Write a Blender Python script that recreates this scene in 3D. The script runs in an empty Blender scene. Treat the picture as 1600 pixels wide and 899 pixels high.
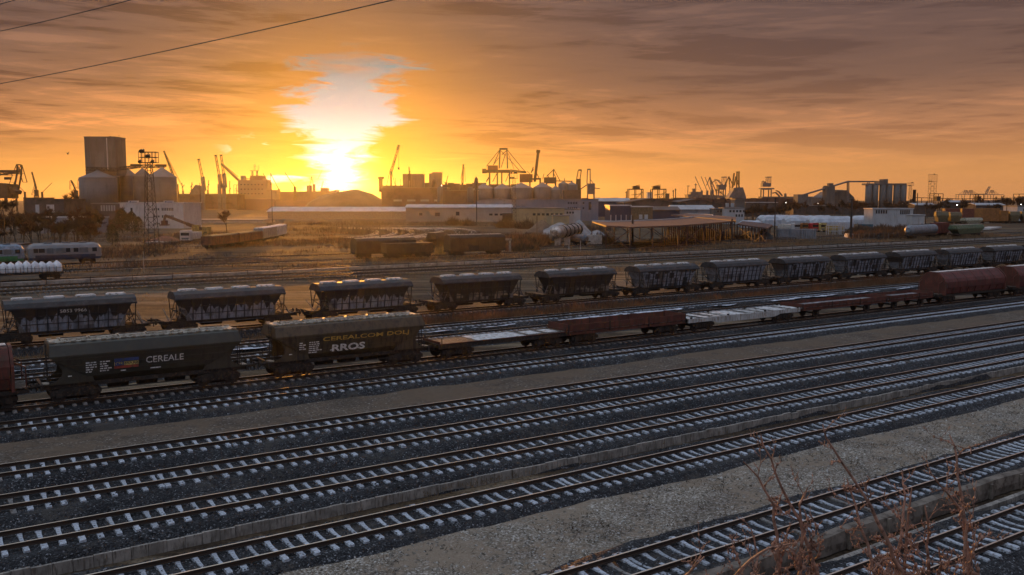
SUNEL, SUNE, SKYK, HAZE, HAZEG = 3.0, 3.9, 1.0, .000036, .84
import bpy, math, random
import numpy as np
from mathutils import Vector
R = random.Random(7)
sc = bpy.context.scene
col = sc.collection
rad = math.radians

# ------------------------------------------------------------------ camera geometry
F, CAMZ, HOR = 1415.0, 12.5, 311.0           # focal length and horizon in photo pixels (1600 wide)
PITCH = math.atan((449.5 - HOR) / F)
def ray(u, v):
    x = (u - 800) / F; y = -(v - 449.5) / F
    return (x, math.cos(PITCH) + y * math.sin(PITCH), -math.sin(PITCH) + y * math.cos(PITCH))
def G(u, v, z=0.0):                           # where the sight line meets the level z
    r = ray(u, v); t = (z - CAMZ) / r[2]
    return Vector((r[0] * t, r[1] * t, z))
def P(u, v, D):                               # where the sight line is D metres ahead
    r = ray(u, v); t = D / r[1]
    return Vector((r[0] * t, D, CAMZ + r[2] * t))
def MPP(D): return D / F                      # metres per photo pixel at that distance

# ------------------------------------------------------------------ mesh helper
class MB:
    def __init__(s): s.v = []; s.f = []
    def add(s, vs, fs):
        o = len(s.v); s.v.extend([tuple(p) for p in vs]); s.f.extend([tuple(i + o for i in f) for f in fs]); return s
    def box(s, cx, cy, cz, sx, sy, sz, rz=0.0):
        c, n = math.cos(rz), math.sin(rz); vs = []
        for z in (-.5, .5):
            for x, y in ((-.5, -.5), (.5, -.5), (.5, .5), (-.5, .5)):
                X, Y = x * sx, y * sy
                vs.append((cx + X * c - Y * n, cy + X * n + Y * c, cz + z * sz))
        return s.add(vs, [(3, 2, 1, 0), (4, 5, 6, 7), (0, 1, 5, 4), (1, 2, 6, 5), (2, 3, 7, 6), (3, 0, 4, 7)])
    def bar(s, p, q, w, h=None):
        p = Vector(p); q = Vector(q); h = h or w; d = q - p
        if d.length < 1e-6: return s
        d.normalize(); up = Vector((0, 0, 1)) if abs(d.z) < .95 else Vector((0, 1, 0))
        a = d.cross(up).normalized(); b = a.cross(d).normalized(); vs = []
        for e in (p, q):
            for i, j in ((-1, -1), (1, -1), (1, 1), (-1, 1)): vs.append(e + a * (i * w / 2) + b * (j * h / 2))
        return s.add(vs, [(3, 2, 1, 0), (4, 5, 6, 7), (0, 1, 5, 4), (1, 2, 6, 5), (2, 3, 7, 6), (3, 0, 4, 7)])
    def tube(s, p, q, r1, r2=None, n=8, cap=True):
        p = Vector(p); q = Vector(q); r2 = r1 if r2 is None else r2; d = q - p
        if d.length < 1e-6: return s
        d.normalize(); up = Vector((0, 0, 1)) if abs(d.z) < .95 else Vector((0, 1, 0))
        a = d.cross(up).normalized(); b = a.cross(d).normalized(); vs = []
        for e, r in ((p, r1), (q, r2)):
            for k in range(n):
                t = 2 * math.pi * k / n; vs.append(e + a * (math.cos(t) * r) + b * (math.sin(t) * r))
        fs = [(k, (k + 1) % n, n + (k + 1) % n, n + k) for k in range(n)]
        if cap: fs += [tuple(range(n - 1, -1, -1)), tuple(range(n, 2 * n))]
        return s.add(vs, fs)
    def path(s, pts, r, n=5):
        for a, b in zip(pts, pts[1:]): s.tube(a, b, r, r, n)
        return s
    def loft(s, rings, caps=True):
        n = len(rings[0]); vs = [p for r in rings for p in r]; fs = []
        for k in range(len(rings) - 1):
            for i in range(n):
                j = (i + 1) % n; fs.append((k * n + i, k * n + j, (k + 1) * n + j, (k + 1) * n + i))
        if caps: fs += [tuple(range(n - 1, -1, -1)), tuple(range((len(rings) - 1) * n, len(rings) * n))]
        return s.add(vs, fs)
    def prism(s, prof, a, b, axis='y'):       # closed 2-D outline swept from a to b along an axis
        def m(p, t):
            return (t, p[0], p[1]) if axis == 'x' else ((p[0], t, p[1]) if axis == 'y' else (p[0], p[1], t))
        return s.loft([[m(p, a) for p in prof], [m(p, b) for p in prof]])
    def lathe(s, c, prof, n=24):              # (radius, z) outline turned about a vertical axis
        return s.loft([[(c[0] + r * math.cos(2 * math.pi * k / n), c[1] + r * math.sin(2 * math.pi * k / n), c[2] + z) for k in range(n)] for r, z in prof])
    def blob(s, c, rx, ry, rz, rng, n=10, m=6, jit=.2, bottom=-.2):
        rings = []
        for i in range(m + 1):
            t = bottom + (1 - bottom) * i / m; t = min(t, .995); r = math.sqrt(max(0, 1 - t * t))
            rings.append([(c[0] + rx * r * math.cos(2 * math.pi * k / n) * (1 + rng.uniform(-jit, jit)),
                           c[1] + ry * r * math.sin(2 * math.pi * k / n) * (1 + rng.uniform(-jit, jit)),
                           c[2] + rz * t * (1 + rng.uniform(-jit, jit) * .4)) for k in range(n)])
        return s.loft(rings)
    def build(s, name, mat, parent=None, smooth=False, loc=None):
        me = bpy.data.meshes.new(name); me.from_pydata(s.v, [], s.f); me.update()
        o = bpy.data.objects.new(name, me); col.objects.link(o)
        if mat: me.materials.append(mat)
        if smooth: me.polygons.foreach_set('use_smooth', [True] * len(me.polygons))
        if parent: o.parent = parent
        if loc is not None: o.location = loc
        fix_normals(me)
        return o
def fix_normals(me):
    import bmesh
    b = bmesh.new(); b.from_mesh(me); bmesh.ops.recalc_face_normals(b, faces=b.faces); b.to_mesh(me); b.free()

def tag(o, label=None, cat=None, group=None, kind=None):
    if label: o['label'] = label
    if cat: o['category'] = cat
    if group: o['group'] = group
    if kind: o['kind'] = kind
    return o
def empty(name, loc, rz=0.0, label=None, cat=None, group=None):
    o = bpy.data.objects.new(name, None); col.objects.link(o)
    o.empty_display_size = .3; o.location = loc; o.rotation_euler = (0, 0, rz)
    return tag(o, label, cat, group)
def copy_tree(o, parent=None):
    c = o.copy(); col.objects.link(c)
    if parent: c.parent = parent
    for ch in list(KIDS(o)): copy_tree(ch, c)
    return c
def KIDS(o): return [x for x in col.objects if x.parent == o]

# ------------------------------------------------------------------ materials
def nd(nt, t, **kw):
    n = nt.nodes.new(t)
    for k, v in kw.items(): setattr(n, k, v)
    return n
class NM:                                      # short-hand for node arithmetic
    def __init__(s, nt): s.nt = nt
    def put(s, sock, x):
        if isinstance(x, bpy.types.NodeSocket): s.nt.links.new(x, sock)
        elif x is not None: sock.default_value = x
    def m(s, op, a, b=None, c=None, clamp=False):
        n = nd(s.nt, 'ShaderNodeMath', operation=op, use_clamp=clamp)
        for i, x in enumerate((a, b, c)): s.put(n.inputs[i], x)
        return n.outputs[0]
    def ss(s, x, lo, hi):                      # smooth step
        n = nd(s.nt, 'ShaderNodeMapRange', interpolation_type='SMOOTHSTEP'); s.put(n.inputs[0], x)
        s.put(n.inputs[1], lo); s.put(n.inputs[2], hi); return n.outputs[0]
    def mix(s, f, a, b, blend='MIX'):
        n = nd(s.nt, 'ShaderNodeMix', data_type='RGBA', blend_type=blend)
        s.put(n.inputs[0], f)
        for i, x in ((6, a), (7, b)):
            s.put(n.inputs[i], (tuple(x) + (1,))[:4] if isinstance(x, (tuple, list)) else x)
        return n.outputs[2]
    def ramp(s, f, stops):
        n = nd(s.nt, 'ShaderNodeValToRGB'); e = n.color_ramp.elements
        while len(e) < len(stops): e.new(.5)
        for k, (p, c) in enumerate(stops): e[k].position = p; e[k].color = tuple(c) + (1,)
        s.put(n.inputs[0], f); return n.outputs[0]
    def noise(s, vec, scale, detail=4, rough=.55, dist=0.0):
        n = nd(s.nt, 'ShaderNodeTexNoise'); s.put(n.inputs['Vector'], vec)
        n.inputs['Scale'].default_value = scale; n.inputs['Detail'].default_value = detail
        n.inputs['Roughness'].default_value = rough; n.inputs['Distortion'].default_value = dist
        return n.outputs[0]
    def xyz(s, x, y, z):
        n = nd(s.nt, 'ShaderNodeCombineXYZ'); s.put(n.inputs[0], x); s.put(n.inputs[1], y); s.put(n.inputs[2], z); return n.outputs[0]
    def scalevec(s, v, k):
        n = nd(s.nt, 'ShaderNodeMapping'); s.put(n.inputs['Vector'], v); n.inputs['Scale'].default_value = k; return n.outputs[0]
MATS = {}
def leafy(m, k=.5):                          # thin dry blades let the low sun through
    nt = m.node_tree; b = [n for n in nt.nodes if n.type == 'BSDF_PRINCIPLED'][0]; o = [n for n in nt.nodes if n.type == 'OUTPUT_MATERIAL'][0]
    t = nd(nt, 'ShaderNodeBsdfTranslucent'); x = nd(nt, 'ShaderNodeMixShader'); x.inputs[0].default_value = k
    nt.links.new(b.inputs['Base Color'].links[0].from_socket, t.inputs[0]); nt.links.new(b.outputs[0], x.inputs[1]); nt.links.new(t.outputs[0], x.inputs[2]); nt.links.new(x.outputs[0], o.inputs[0]); return m
def new_mat(name):
    m = bpy.data.materials.new(name); m.use_nodes = True; nt = m.node_tree; nt.nodes.clear()
    b = nd(nt, 'ShaderNodeBsdfPrincipled'); o = nd(nt, 'ShaderNodeOutputMaterial'); nt.links.new(b.outputs[0], o.inputs[0])
    return m, nt, b
def M(name, c, rough=.75, metal=0.0, var=.35, scale=1.2, dirt=None, dirt_amt=.35, bump=.0, bscale=20, streak=False, spec=.3, rib=None, rnd=.0):
    """A painted / built surface: base colour with patchy wear, dirt of its own colour, streaks down the face, fine bump."""
    if name in MATS: return MATS[name]
    m, nt, b = new_mat(name); q = NM(nt)
    tc = nd(nt, 'ShaderNodeTexCoord').outputs['Object']
    big = q.noise(tc, scale, 5, .6)
    f = q.ss(big, .3, .7)
    dk = tuple(x * (1 - var) for x in c); lt = tuple(min(.92, x * (1 + var * .6)) for x in c)
    colr = q.mix(f, dk, lt)
    if dirt:
        sv = q.scalevec(tc, (3.2, 3.2, .5) if streak else (1, 1, 1))
        d = q.ss(q.noise(sv, scale * 2.3, 6, .65), .62 - dirt_amt * .35, .80 - dirt_amt * .3)
        colr = q.mix(d, colr, dirt)
    if rnd:
        oi = nd(nt, 'ShaderNodeObjectInfo').outputs['Random']
        colr = q.mix(1.0, colr, q.ramp(oi, [(0, (1 - rnd,) * 3), (1, (1,) * 3)]), 'MULTIPLY')
    nt.links.new(colr, b.inputs['Base Color'])
    b.inputs['Roughness'].default_value = rough; b.inputs['Metallic'].default_value = metal
    b.inputs['Specular IOR Level'].default_value = spec
    h = None
    if bump: h = q.m('MULTIPLY', q.noise(tc, bscale, 4, .6), bump)
    if rib:                                    # corrugation: (axis, ribs per metre, depth)
        sp = nd(nt, 'ShaderNodeSeparateXYZ'); nt.links.new(tc, sp.inputs[0])
        w = q.m('MULTIPLY', q.m('SINE', q.m('MULTIPLY', sp.outputs['XYZ'.index(rib[0])], rib[1] * 6.283)), rib[2])
        h = w if h is None else q.m('ADD', h, w)
    if h is not None:
        bp = nd(nt, 'ShaderNodeBump'); bp.inputs['Strength'].default_value = .6; bp.inputs['Distance'].default_value = .05
        nt.links.new(h, bp.inputs['Height']); nt.links.new(bp.outputs[0], b.inputs['Normal'])
    MATS[name] = m
    return m
def emit_mat(name, c, strength):
    m, nt, b = new_mat(name)
    b.inputs['Base Color'].default_value = (.8, .8, .8, 1)
    b.inputs['Emission Color'].default_value = tuple(c) + (1,); b.inputs['Emission Strength'].default_value = strength
    return m

# ------------------------------------------------------------------ camera, world, sun, haze
cam_d = bpy.data.cameras.new('camera'); cam = bpy.data.objects.new('camera', cam_d); col.objects.link(cam)
cam.location = (0, 0, CAMZ); cam.rotation_euler = (math.pi / 2 - PITCH, 0, 0)
cam_d.sensor_width = 36; cam_d.lens = 36 * F / 1600; cam_d.clip_end = 30000; cam_d.clip_start = .1
sc.camera = cam
SUN_AZ = math.atan((537 - 800) / F); SUN_EL = rad(SUNEL)
world = bpy.data.worlds.new('World'); sc.world = world; world.use_nodes = True
def build_sky():
    nt = world.node_tree; nt.nodes.clear(); q = NM(nt)
    d = nd(nt, 'ShaderNodeTexCoord').outputs['Generated']
    sp = nd(nt, 'ShaderNodeSeparateXYZ'); nt.links.new(d, sp.inputs[0]); x, y, z = sp.outputs
    DEG = 57.29578
    az = q.m('MULTIPLY', q.m('ARCTAN2', x, y), DEG)
    el = q.m('MULTIPLY', q.m('ARCSINE', q.m('MINIMUM', q.m('MAXIMUM', z, -1.0), 1.0)), DEG)
    rel = q.m('SUBTRACT', az, SUN_AZ * DEG)
    # angle from the sun (degrees), sun seen at 1.2 degrees up
    dy = q.m('SUBTRACT', el, 1.15)
    gam = q.m('SQRT', q.m('ADD', q.m('MULTIPLY', rel, rel), q.m('MULTIPLY', q.m('MULTIPLY', dy, dy), 1.0)))
    # clear-sky gradient with height
    t = q.m('DIVIDE', el, 90.0, clamp=True)
    base = q.ramp(t, [(0, (.80, .32, .075)), (.020, (.82, .34, .080)), (.045, (.56, .235, .090)), (.078, (.25, .128, .080)), (.11, (.155, .095, .080)), (.143, (.125, .088, .088)),
                      (.24, (.28, .32, .37)), (.5, (.64, .77, .94)), (1.0, (.90, 1.06, 1.32))])
    # away from the sun the low sky turns to dusk blue
    back = q.ss(q.m('ABSOLUTE', rel), 50, 120)
    base = q.mix(back, base, q.ramp(t, [(0, (.34, .34, .38)), (.12, (.38, .40, .47)), (.4, (.64, .77, .94)), (1.0, (.90, 1.06, 1.32))]))
    # right of the sun the sky is duller
    base = q.mix(q.m('MULTIPLY', q.ss(rel, 4, 38), .35), base, (.40, .21, .13))
    base = q.mix(q.m('MULTIPLY', q.ss(rel, 2, 34), q.ss(el, 3.0, 8.5)), base, q.mix(1.0, base, (.66, .70, .80), 'MULTIPLY'))
    # cirrus streaks
    tilt = q.m('ADD', el, q.m('MULTIPLY', rel, .045))
    sv = q.xyz(q.m('MULTIPLY', rel, .040), q.m('MULTIPLY', tilt, .48), 0.0)
    n1 = q.noise(sv, 1.6, 7, .6, .9)
    sv2 = q.xyz(q.m('MULTIPLY', rel, .12), q.m('MULTIPLY', q.m('SUBTRACT', el, q.m('MULTIPLY', rel, .06)), 1.3), 3.0)
    n2 = q.noise(sv2, 1.3, 6, .6, .6)
    n3 = q.noise(q.xyz(q.m('MULTIPLY', rel, .20), q.m('MULTIPLY', q.m('ADD', el, q.m('MULTIPLY', rel, .09)), 3.0), 5.0), 1.2, 6, .65, .4)
    st = q.m('ADD', q.m('ADD', q.m('MULTIPLY', n1, .56), q.m('MULTIPLY', n2, .30)), q.m('MULTIPLY', n3, .14))
    patch = q.ss(q.noise(q.xyz(q.m('MULTIPLY', rel, .05), q.m('MULTIPLY', el, .16), 31.0), 1.3, 3, .5), .36, .60)
    st = q.m('ADD', .505, q.m('MULTIPLY', q.m('SUBTRACT', st, .505), q.m('ADD', .35, q.m('MULTIPLY', patch, .85))))
    lit = q.ss(st, .51, .60); drk = q.ss(st, .505, .425)
    up = q.m('MULTIPLY', q.ss(el, .8, 4.5), q.m('SUBTRACT', 1.0, q.m('MULTIPLY', q.ss(rel, 2, 26), .5)))
    c1 = q.mix(q.m('MULTIPLY', drk, q.m('MULTIPLY', up, .85)), base, q.mix(1.0, base, (.46, .44, .50), 'MULTIPLY'))
    c2 = q.mix(q.m('MULTIPLY', lit, q.m('MULTIPLY', up, .62)), c1, q.mix(1.0, c1, (1.95, 1.75, 1.5), 'MULTIPLY'))
    # thin bright bar clouds low on the right
    bar = q.ss(q.noise(q.xyz(q.m('MULTIPLY', rel, .09), q.m('MULTIPLY', el, 2.6), 7.0), 1.0, 5, .6), .60, .74)
    band = q.m('MULTIPLY', q.ss(el, 1.6, 2.6), q.ss(el, 5.5, 3.2))
    c2 = q.mix(q.m('MULTIPLY', q.m('MULTIPLY', bar, band), .5), c2, (1.0, .50, .14))
    # orange light round the sun
    g1 = q.m('EXPONENT', q.m('DIVIDE', gam, -4.2))
    c3 = q.mix(q.m('MULTIPLY', g1, 1.25, clamp=True), c2, (1.0, .42, .004))
    # the gap in the clouds above the sun: pale blue-grey sky
    ctr = q.m('MULTIPLY', q.m('SUBTRACT', el, 3.0), .16)
    wv = q.ramp(q.m('DIVIDE', el, 12.0, clamp=True), [(0, (.15,) * 3), (.12, (.14,) * 3), (.30, (.20,) * 3), (.42, (.38,) * 3), (.58, (.29,) * 3), (.66, (.36,) * 3), (.715, (.30,) * 3), (.74, (.0,) * 3)])
    wid = q.m('MULTIPLY', wv, 8.0)
    gn = q.noise(q.xyz(q.m('MULTIPLY', rel, .22), q.m('MULTIPLY', el, 1.15), 11.0), 1.25, 6, .62, .8)
    gn2 = q.noise(q.xyz(q.m('MULTIPLY', rel, .10), q.m('MULTIPLY', el, .55), 17.0), 1.2, 3, .5)
    off = q.m('ADD', q.m('MULTIPLY', q.m('SUBTRACT', gn, .5), 7.0), q.m('MULTIPLY', q.m('SUBTRACT', gn2, .5), 4.0))
    dist = q.m('SUBTRACT', q.m('ADD', q.m('ABSOLUTE', q.m('SUBTRACT', rel, ctr)), off), wid)
    gap = q.m('MULTIPLY', q.ss(dist, .85, -1.0), q.ss(q.m('ADD', el, q.m('MULTIPLY', q.m('SUBTRACT', gn2, .5), 4.0)), 9.2, 7.8))
    # extra torn openings left of the sun
    torn = q.m('MULTIPLY', q.ss(q.noise(q.xyz(q.m('MULTIPLY', rel, .28), q.m('MULTIPLY', el, .95), 23.0), 1.1, 4, .55, .5), .57, .66),
               q.m('MULTIPLY', q.ss(q.m('ABSOLUTE', q.m('ADD', rel, 2.6)), 5.2, 2.0), q.m('MULTIPLY', q.ss(el, 4.6, 3.2), q.ss(el, .4, 1.4))))
    gap = q.m('MAXIMUM', gap, torn)
    gcol = q.ramp(q.m('DIVIDE', el, 9.0, clamp=True), [(0, (1.05, .95, .7)), (.24, (1.15, 1.18, 1.15)), (.42, (.60, .76, .82)), (.62, (.27, .45, .54)), (.93, (.10, .23, .29))])
    c4 = q.mix(q.m('MULTIPLY', gap, .95), c3, gcol)
    # white heart of the glow
    core = q.m('EXPONENT', q.m('MULTIPLY', q.m('MULTIPLY', gam, gam), -.50))
    c5 = q.mix(1.0, c4, q.mix(1.0, (.8, .75, .55), q.ramp(core, [(0, (0, 0, 0)), (1, (1, 1, 1))]), 'MULTIPLY'), 'ADD')
    bg = nd(nt, 'ShaderNodeBackground'); out = nd(nt, 'ShaderNodeOutputWorld')
    nt.links.new(c5, bg.inputs[0]); bg.inputs[1].default_value = SKYK; nt.links.new(bg.outputs[0], out.inputs[0])
build_sky()
sun_d = bpy.data.lights.new('sun', 'SUN'); sun = bpy.data.objects.new('sun', sun_d); col.objects.link(sun)
sun_d.energy = SUNE; sun_d.angle = rad(.6); sun_d.color = (1.0, .38, .045)
sdir = Vector((math.sin(SUN_AZ) * math.cos(SUN_EL), math.cos(SUN_AZ) * math.cos(SUN_EL), math.sin(SUN_EL)))
sun.rotation_euler = (-sdir).to_track_quat('-Z', 'Y').to_euler(); sun.location = (0, 0, 60)

hz = MB().box(0, 3350, 58, 9600, 6900, 118).build('haze', None)
tag(hz, kind='stuff')
hm = bpy.data.materials.new('haze'); hm.use_nodes = True; hnt = hm.node_tree; hnt.nodes.clear()
pv = nd(hnt, 'ShaderNodeVolumePrincipled'); ho = nd(hnt, 'ShaderNodeOutputMaterial'); hnt.links.new(pv.outputs[0], ho.inputs['Volume'])
pv.inputs['Density'].default_value = HAZE; pv.inputs['Anisotropy'].default_value = HAZEG; pv.inputs['Color'].default_value = (.97, .93, .88, 1)
hz.data.materials.append(hm)

sc.view_settings.view_transform = 'Standard'; sc.view_settings.look = 'None'; sc.view_settings.gamma = 1; sc.view_settings.exposure = 0
sc.cycles.use_denoising = True
sc.cycles.volume_bounces = 0; sc.cycles.max_bounces = 5; sc.cycles.diffuse_bounces = 2; sc.cycles.glossy_bounces = 2; sc.cycles.transmission_bounces = 2
sc.cycles.use_adaptive_sampling = True; sc.cycles.adaptive_threshold = .02
sc.cycles.sample_clamp_indirect = 4
# ------------------------------------------------------------------ tracks: measured centre lines turned into straight lines on the ground
class Track:
    def __init__(s, z, pts):
        s.z = z
        w = np.array([tuple(G(u, v, z + .16))[:2] for u, v in pts]); c = w.mean(0)
        d = np.linalg.svd(w - c)[2][0]; d = d if d[0] > 0 else -d
        s.u = Vector((d[0], d[1], 0)); s.n = Vector((-d[1], d[0], 0)); s.phi = math.atan2(d[1], d[0])
        c = Vector((c[0], c[1], 0)); s.o = c - s.u * c.dot(s.u)      # foot of the perpendicular from the camera
    def s_at(s, u, v, z=None):
        return G(u, v, s.z + .16 if z is None else z).dot(s.u)
    def s_col(s, u):                             # where the picture column u crosses the track
        r = Vector((ray(u, 480)[0], ray(u, 480)[1], 0)); k = s.o.dot(s.n) / r.dot(s.n)
        return (r * k).dot(s.u)
    def at(s, x, y=0, z=0): p = s.o + s.u * x + s.n * y; p.z = s.z + .16 + z; return p
TP = {
 'T7': (.35, [(1430, 872), (1515, 839), (1600, 807.5)]),
 'T6': (.35, [(1060, 857.5), (1233, 804), (1411, 748.5), (1600, 693)]),
 'T5': (.38, [(415, 855), (540, 824), (800, 766), (1150, 691), (1540, 607)]),
 'T4': (.58, [(0, 842), (460, 759), (800, 697), (1150, 635), (1550, 562)]),
 'T3': (.58, [(0, 782.5), (460, 708.5), (800, 653), (1150, 598), (1550, 534)]),
 'T2': (.58, [(0, 732), (460, 667), (800, 617.5), (1150, 567), (1550, 510)]),
 'T1': (.50, [(0, 666), (460, 608.5), (800, 566), (1150, 525.5), (1540, 478.5)]),
 'T0': (.60, [(0, 634), (385, 593), (720, 555), (965, 528), (1290, 493.5), (1500, 468.5), (1590, 459)]),
 'Ta': (.60, [(25, 592), (385, 554), (705, 521.5), (1150, 480.5), (1500, 449)]),
 'Tb': (.60, [(25, 563), (385, 535), (705, 507), (1150, 467.5), (1440, 441)]),
 'Th': (.60, [(33, 541), (300, 516), (560, 496), (690, 484), (853, 472), (1045, 457), (1160, 448), (1260, 441), (1350, 434), (1430, 428), (1500, 422), (1590, 416)]),
}
T = {k: Track(*v) for k, v in TP.items()}
TH0 = rad(56.3); U0 = Vector((math.sin(TH0), math.cos(TH0), 0)); N0 = Vector((-math.cos(TH0), math.sin(TH0), 0)); PHI0 = math.pi / 2 - TH0

def stone_mat(name, cols, scale, soil, soil_amt, rough=.85, bump=.05, patch=.12):
    """Loose stone: every stone its own grey, soil showing in patches between."""
    m, nt, b = new_mat(name); q = NM(nt); tc = nd(nt, 'ShaderNodeTexCoord').outputs['Object']
    v = nd(nt, 'ShaderNodeTexVoronoi'); v.inputs['Scale'].default_value = scale; nt.links.new(tc, v.inputs['Vector'])
    sep = nd(nt, 'ShaderNodeSeparateColor'); nt.links.new(v.outputs['Color'], sep.inputs[0])
    c = q.ramp(sep.outputs[0], cols)
    c = q.mix(q.ss(q.noise(tc, .35, 4), .35, .7), c, q.mix(1.0, c, (.62, .6, .6), 'MULTIPLY'))
    f = q.m('MULTIPLY', q.ss(q.m('ADD', q.noise(tc, patch, 6, .62), q.m('MULTIPLY', q.m('SUBTRACT', q.noise(tc, patch * 14, 4, .6), .5), .5)), .58 - soil_amt * .3, .74 - soil_amt * .3), .9)
    sc_ = q.mix(q.noise(tc, 2.2, 5, .7), tuple(x * .7 for x in soil), tuple(x * 1.3 for x in soil))
    nt.links.new(q.mix(f, c, sc_), b.inputs['Base Color']); b.inputs['Roughness'].default_value = rough; b.inputs['Specular IOR Level'].default_value = .25
    bp = nd(nt, 'ShaderNodeBump'); bp.inputs['Strength'].default_value = .9; bp.inputs['Distance'].default_value = bump
    nt.links.new(q.m('ADD', q.m('MULTIPLY', v.outputs['Distance'], -1.0), sep.outputs[1]), bp.inputs['Height']); nt.links.new(bp.outputs[0], b.inputs['Normal'])
    return m
BALLAST = stone_mat('ballast', [(0, (.010, .0105, .012)), (.45, (.022, .023, .026)), (.8, (.045, .047, .052)), (.95, (.09, .095, .10)), (1, (.26, .27, .29))], 19, (.062, .056, .05), .22, patch=.3)
GRAVEL = stone_mat('gravel', [(0, (.11, .090, .066)), (.5, (.235, .20, .155)), (.85, (.38, .34, .285)), (1, (.62, .60, .56))], 16, (.25, .195, .14), .42, patch=.22)
DIRT = stone_mat('dirt', [(0, (.06, .045, .033)), (.6, (.105, .080, .058)), (.92, (.16, .13, .10)), (1, (.35, .33, .3))], 12, (.115, .080, .052), .5, bump=.03)

def ground_mat():
    m, nt, b = new_mat('ground'); q = NM(nt); tc = nd(nt, 'ShaderNodeTexCoord').outputs['Object']
    a = q.noise(tc, .05, 8, .65); c = q.noise(tc, .6, 6, .7); e = q.noise(tc, 6, 3, .6)
    mp = nd(nt, 'ShaderNodeMapping'); nt.links.new(tc, mp.inputs[0]); mp.inputs['Rotation'].default_value = (0, 0, -PHI0); mp.inputs['Scale'].default_value = (.012, .30, 1)
    ln = q.noise(mp.outputs[0], 1.0, 7, .7)
    x = q.mix(q.ss(a, .38, .62), (.040, .029, .021), (.095, .066, .038))
    x = q.mix(q.m('MULTIPLY', q.ss(c, .45, .68), .7), x, (.135, .098, .060))
    x = q.mix(q.m('MULTIPLY', q.ss(q.noise(tc, .021, 5, .6), .56, .66), .6), x, (.14, .13, .125))
    x = q.mix(q.m('MULTIPLY', q.ss(ln, .52, .60), .65), x, (.20, .155, .105))
    x = q.mix(q.m('MULTIPLY', q.ss(ln, .47, .40), .75), x, (.028, .021, .017))
    x = q.mix(1.0, x, q.ramp(e, [(.3, (.4, .4, .4)), (.7, (1.4, 1.4, 1.4))]), 'MULTIPLY')
    nt.links.new(x, b.inputs['Base Color']); b.inputs['Roughness'].default_value = .95; b.inputs['Specular IOR Level'].default_value = .1
    bp = nd(nt, 'ShaderNodeBump'); bp.inputs['Strength'].default_value = .8; bp.inputs['Distance'].default_value = .15
    nt.links.new(c, bp.inputs['Height']); nt.links.new(bp.outputs[0], b.inputs['Normal'])
    return m
g = MB()
xs = [-4700, -1500, -600, -300, -150, 0, 150, 300, 600, 1500, 4700]; ys = [-60, 0, 60, 120, 200, 300, 450, 700, 1100, 2000, 6700]
g.add([(x, y, 0) for y in ys for x in xs], [(j * 11 + i, j * 11 + i + 1, (j + 1) * 11 + i + 1, (j + 1) * 11 + i) for j in range(10) for i in range(10)])
tag(g.build('ground', ground_mat()), kind='structure')

# smooth value noise on a grid, for the shape of loose material
NG = np.random.default_rng(3)
_tab = NG.random((256, 256))
def vnoise(x, y):
    xi = np.floor(x).astype(int); yi = np.floor(y).astype(int); fx = x - xi; fy = y - yi
    fx = fx * fx * (3 - 2 * fx); fy = fy * fy * (3 - 2 * fy)
    t = lambda a, b: _tab[a % 256, b % 256]
    return (t(xi, yi) * (1 - fx) + t(xi + 1, yi) * fx) * (1 - fy) + (t(xi, yi + 1) * (1 - fx) + t(xi + 1, yi + 1) * fx) * fy
def fbm(x, y): return vnoise(x, y) * .5 + vnoise(x * 2.1 + 9, y * 2.1 + 4) * .3 + vnoise(x * 4.3 + 2, y * 4.3 + 7) * .2 - .5

def sheet(name, mat, s0, s1, n0, n1, ds, dnn, hfun, keep, kind, frame=None):
    u, n, o = frame or (U0, N0, Vector((0, 0, 0)))
    S = np.arange(s0, s1 + ds / 2, ds); N = np.arange(n0, n1 + dnn / 2, dnn); SS, NN = np.meshgrid(S, N, indexing='ij')
    X = o.x + SS * u.x + NN * n.x; Y = o.y + SS * u.y + NN * n.y
    Z = hfun(X, Y, SS, NN); K = keep(X, Y, SS, NN, Z)
    ok = K[:-1, :-1] | K[1:, :-1] | K[:-1, 1:] | K[1:, 1:]
    nn = len(N); ii, jj = np.nonzero(ok); a = ii * nn + jj
    used = np.unique(np.concatenate([a, a + nn, a + nn + 1, a + 1])); remap = -np.ones(X.size, int); remap[used] = np.arange(len(used))
    vs = np.stack([X.ravel()[used], Y.ravel()[used], Z.ravel()[used]], 1)
    fs = remap[np.stack([a, a + nn, a + nn + 1, a + 1], 1)]
    me = bpy.data.meshes.new(name); me.from_pydata(vs.tolist(), [], fs.tolist()); me.update(); me.materials.append(mat)
    me.polygons.foreach_set('use_smooth', [True] * len(me.polygons))
    ob = bpy.data.objects.new(name, me); col.objects.link(ob); return tag(ob, kind=kind)
def tdist(k, X, Y): return (X - T[k].o.x) * T[k].n.x + (Y - T[k].o.y) * T[k].n.y
def wall_frame(pts, z): return Track(z - .16, pts)
WALLA = [(0, 892), (202, 858), (540, 789), (1180, 657.5), (1480, 595), (1600, 570.6)]
WF = wall_frame(WALLA, .42)
def ballast_h(X, Y, S, N):
    beyond = ((X - WF.o.x) * WF.n.x + (Y - WF.o.y) * WF.n.y) > -.02
    h = np.full(X.shape, -.06); w = fbm(S * .5, N * .9) * .45 + fbm(S * .13 + 3, N * .2) * .8
    for k in T:
        d = np.abs(tdist(k, X, Y)); top = T[k].z - .085
        bed = 1.62 if k != 'Th' else 1.4
        hk = top - np.maximum(0, d - bed - w) * .72 + np.where(d < 1.5, 0, w * .35)
        if k in ('T1', 'T2', 'T3', 'T4'): hk = np.where(beyond, hk, -.06)
        if k == 'T5': hk = np.where(beyond, np.minimum(hk, .1), np.where(d > 1.75, np.minimum(hk, .16), hk))
        h = np.maximum(h, hk)
    return h + fbm(S * 3.1, N * 3.1) * .05
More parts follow.
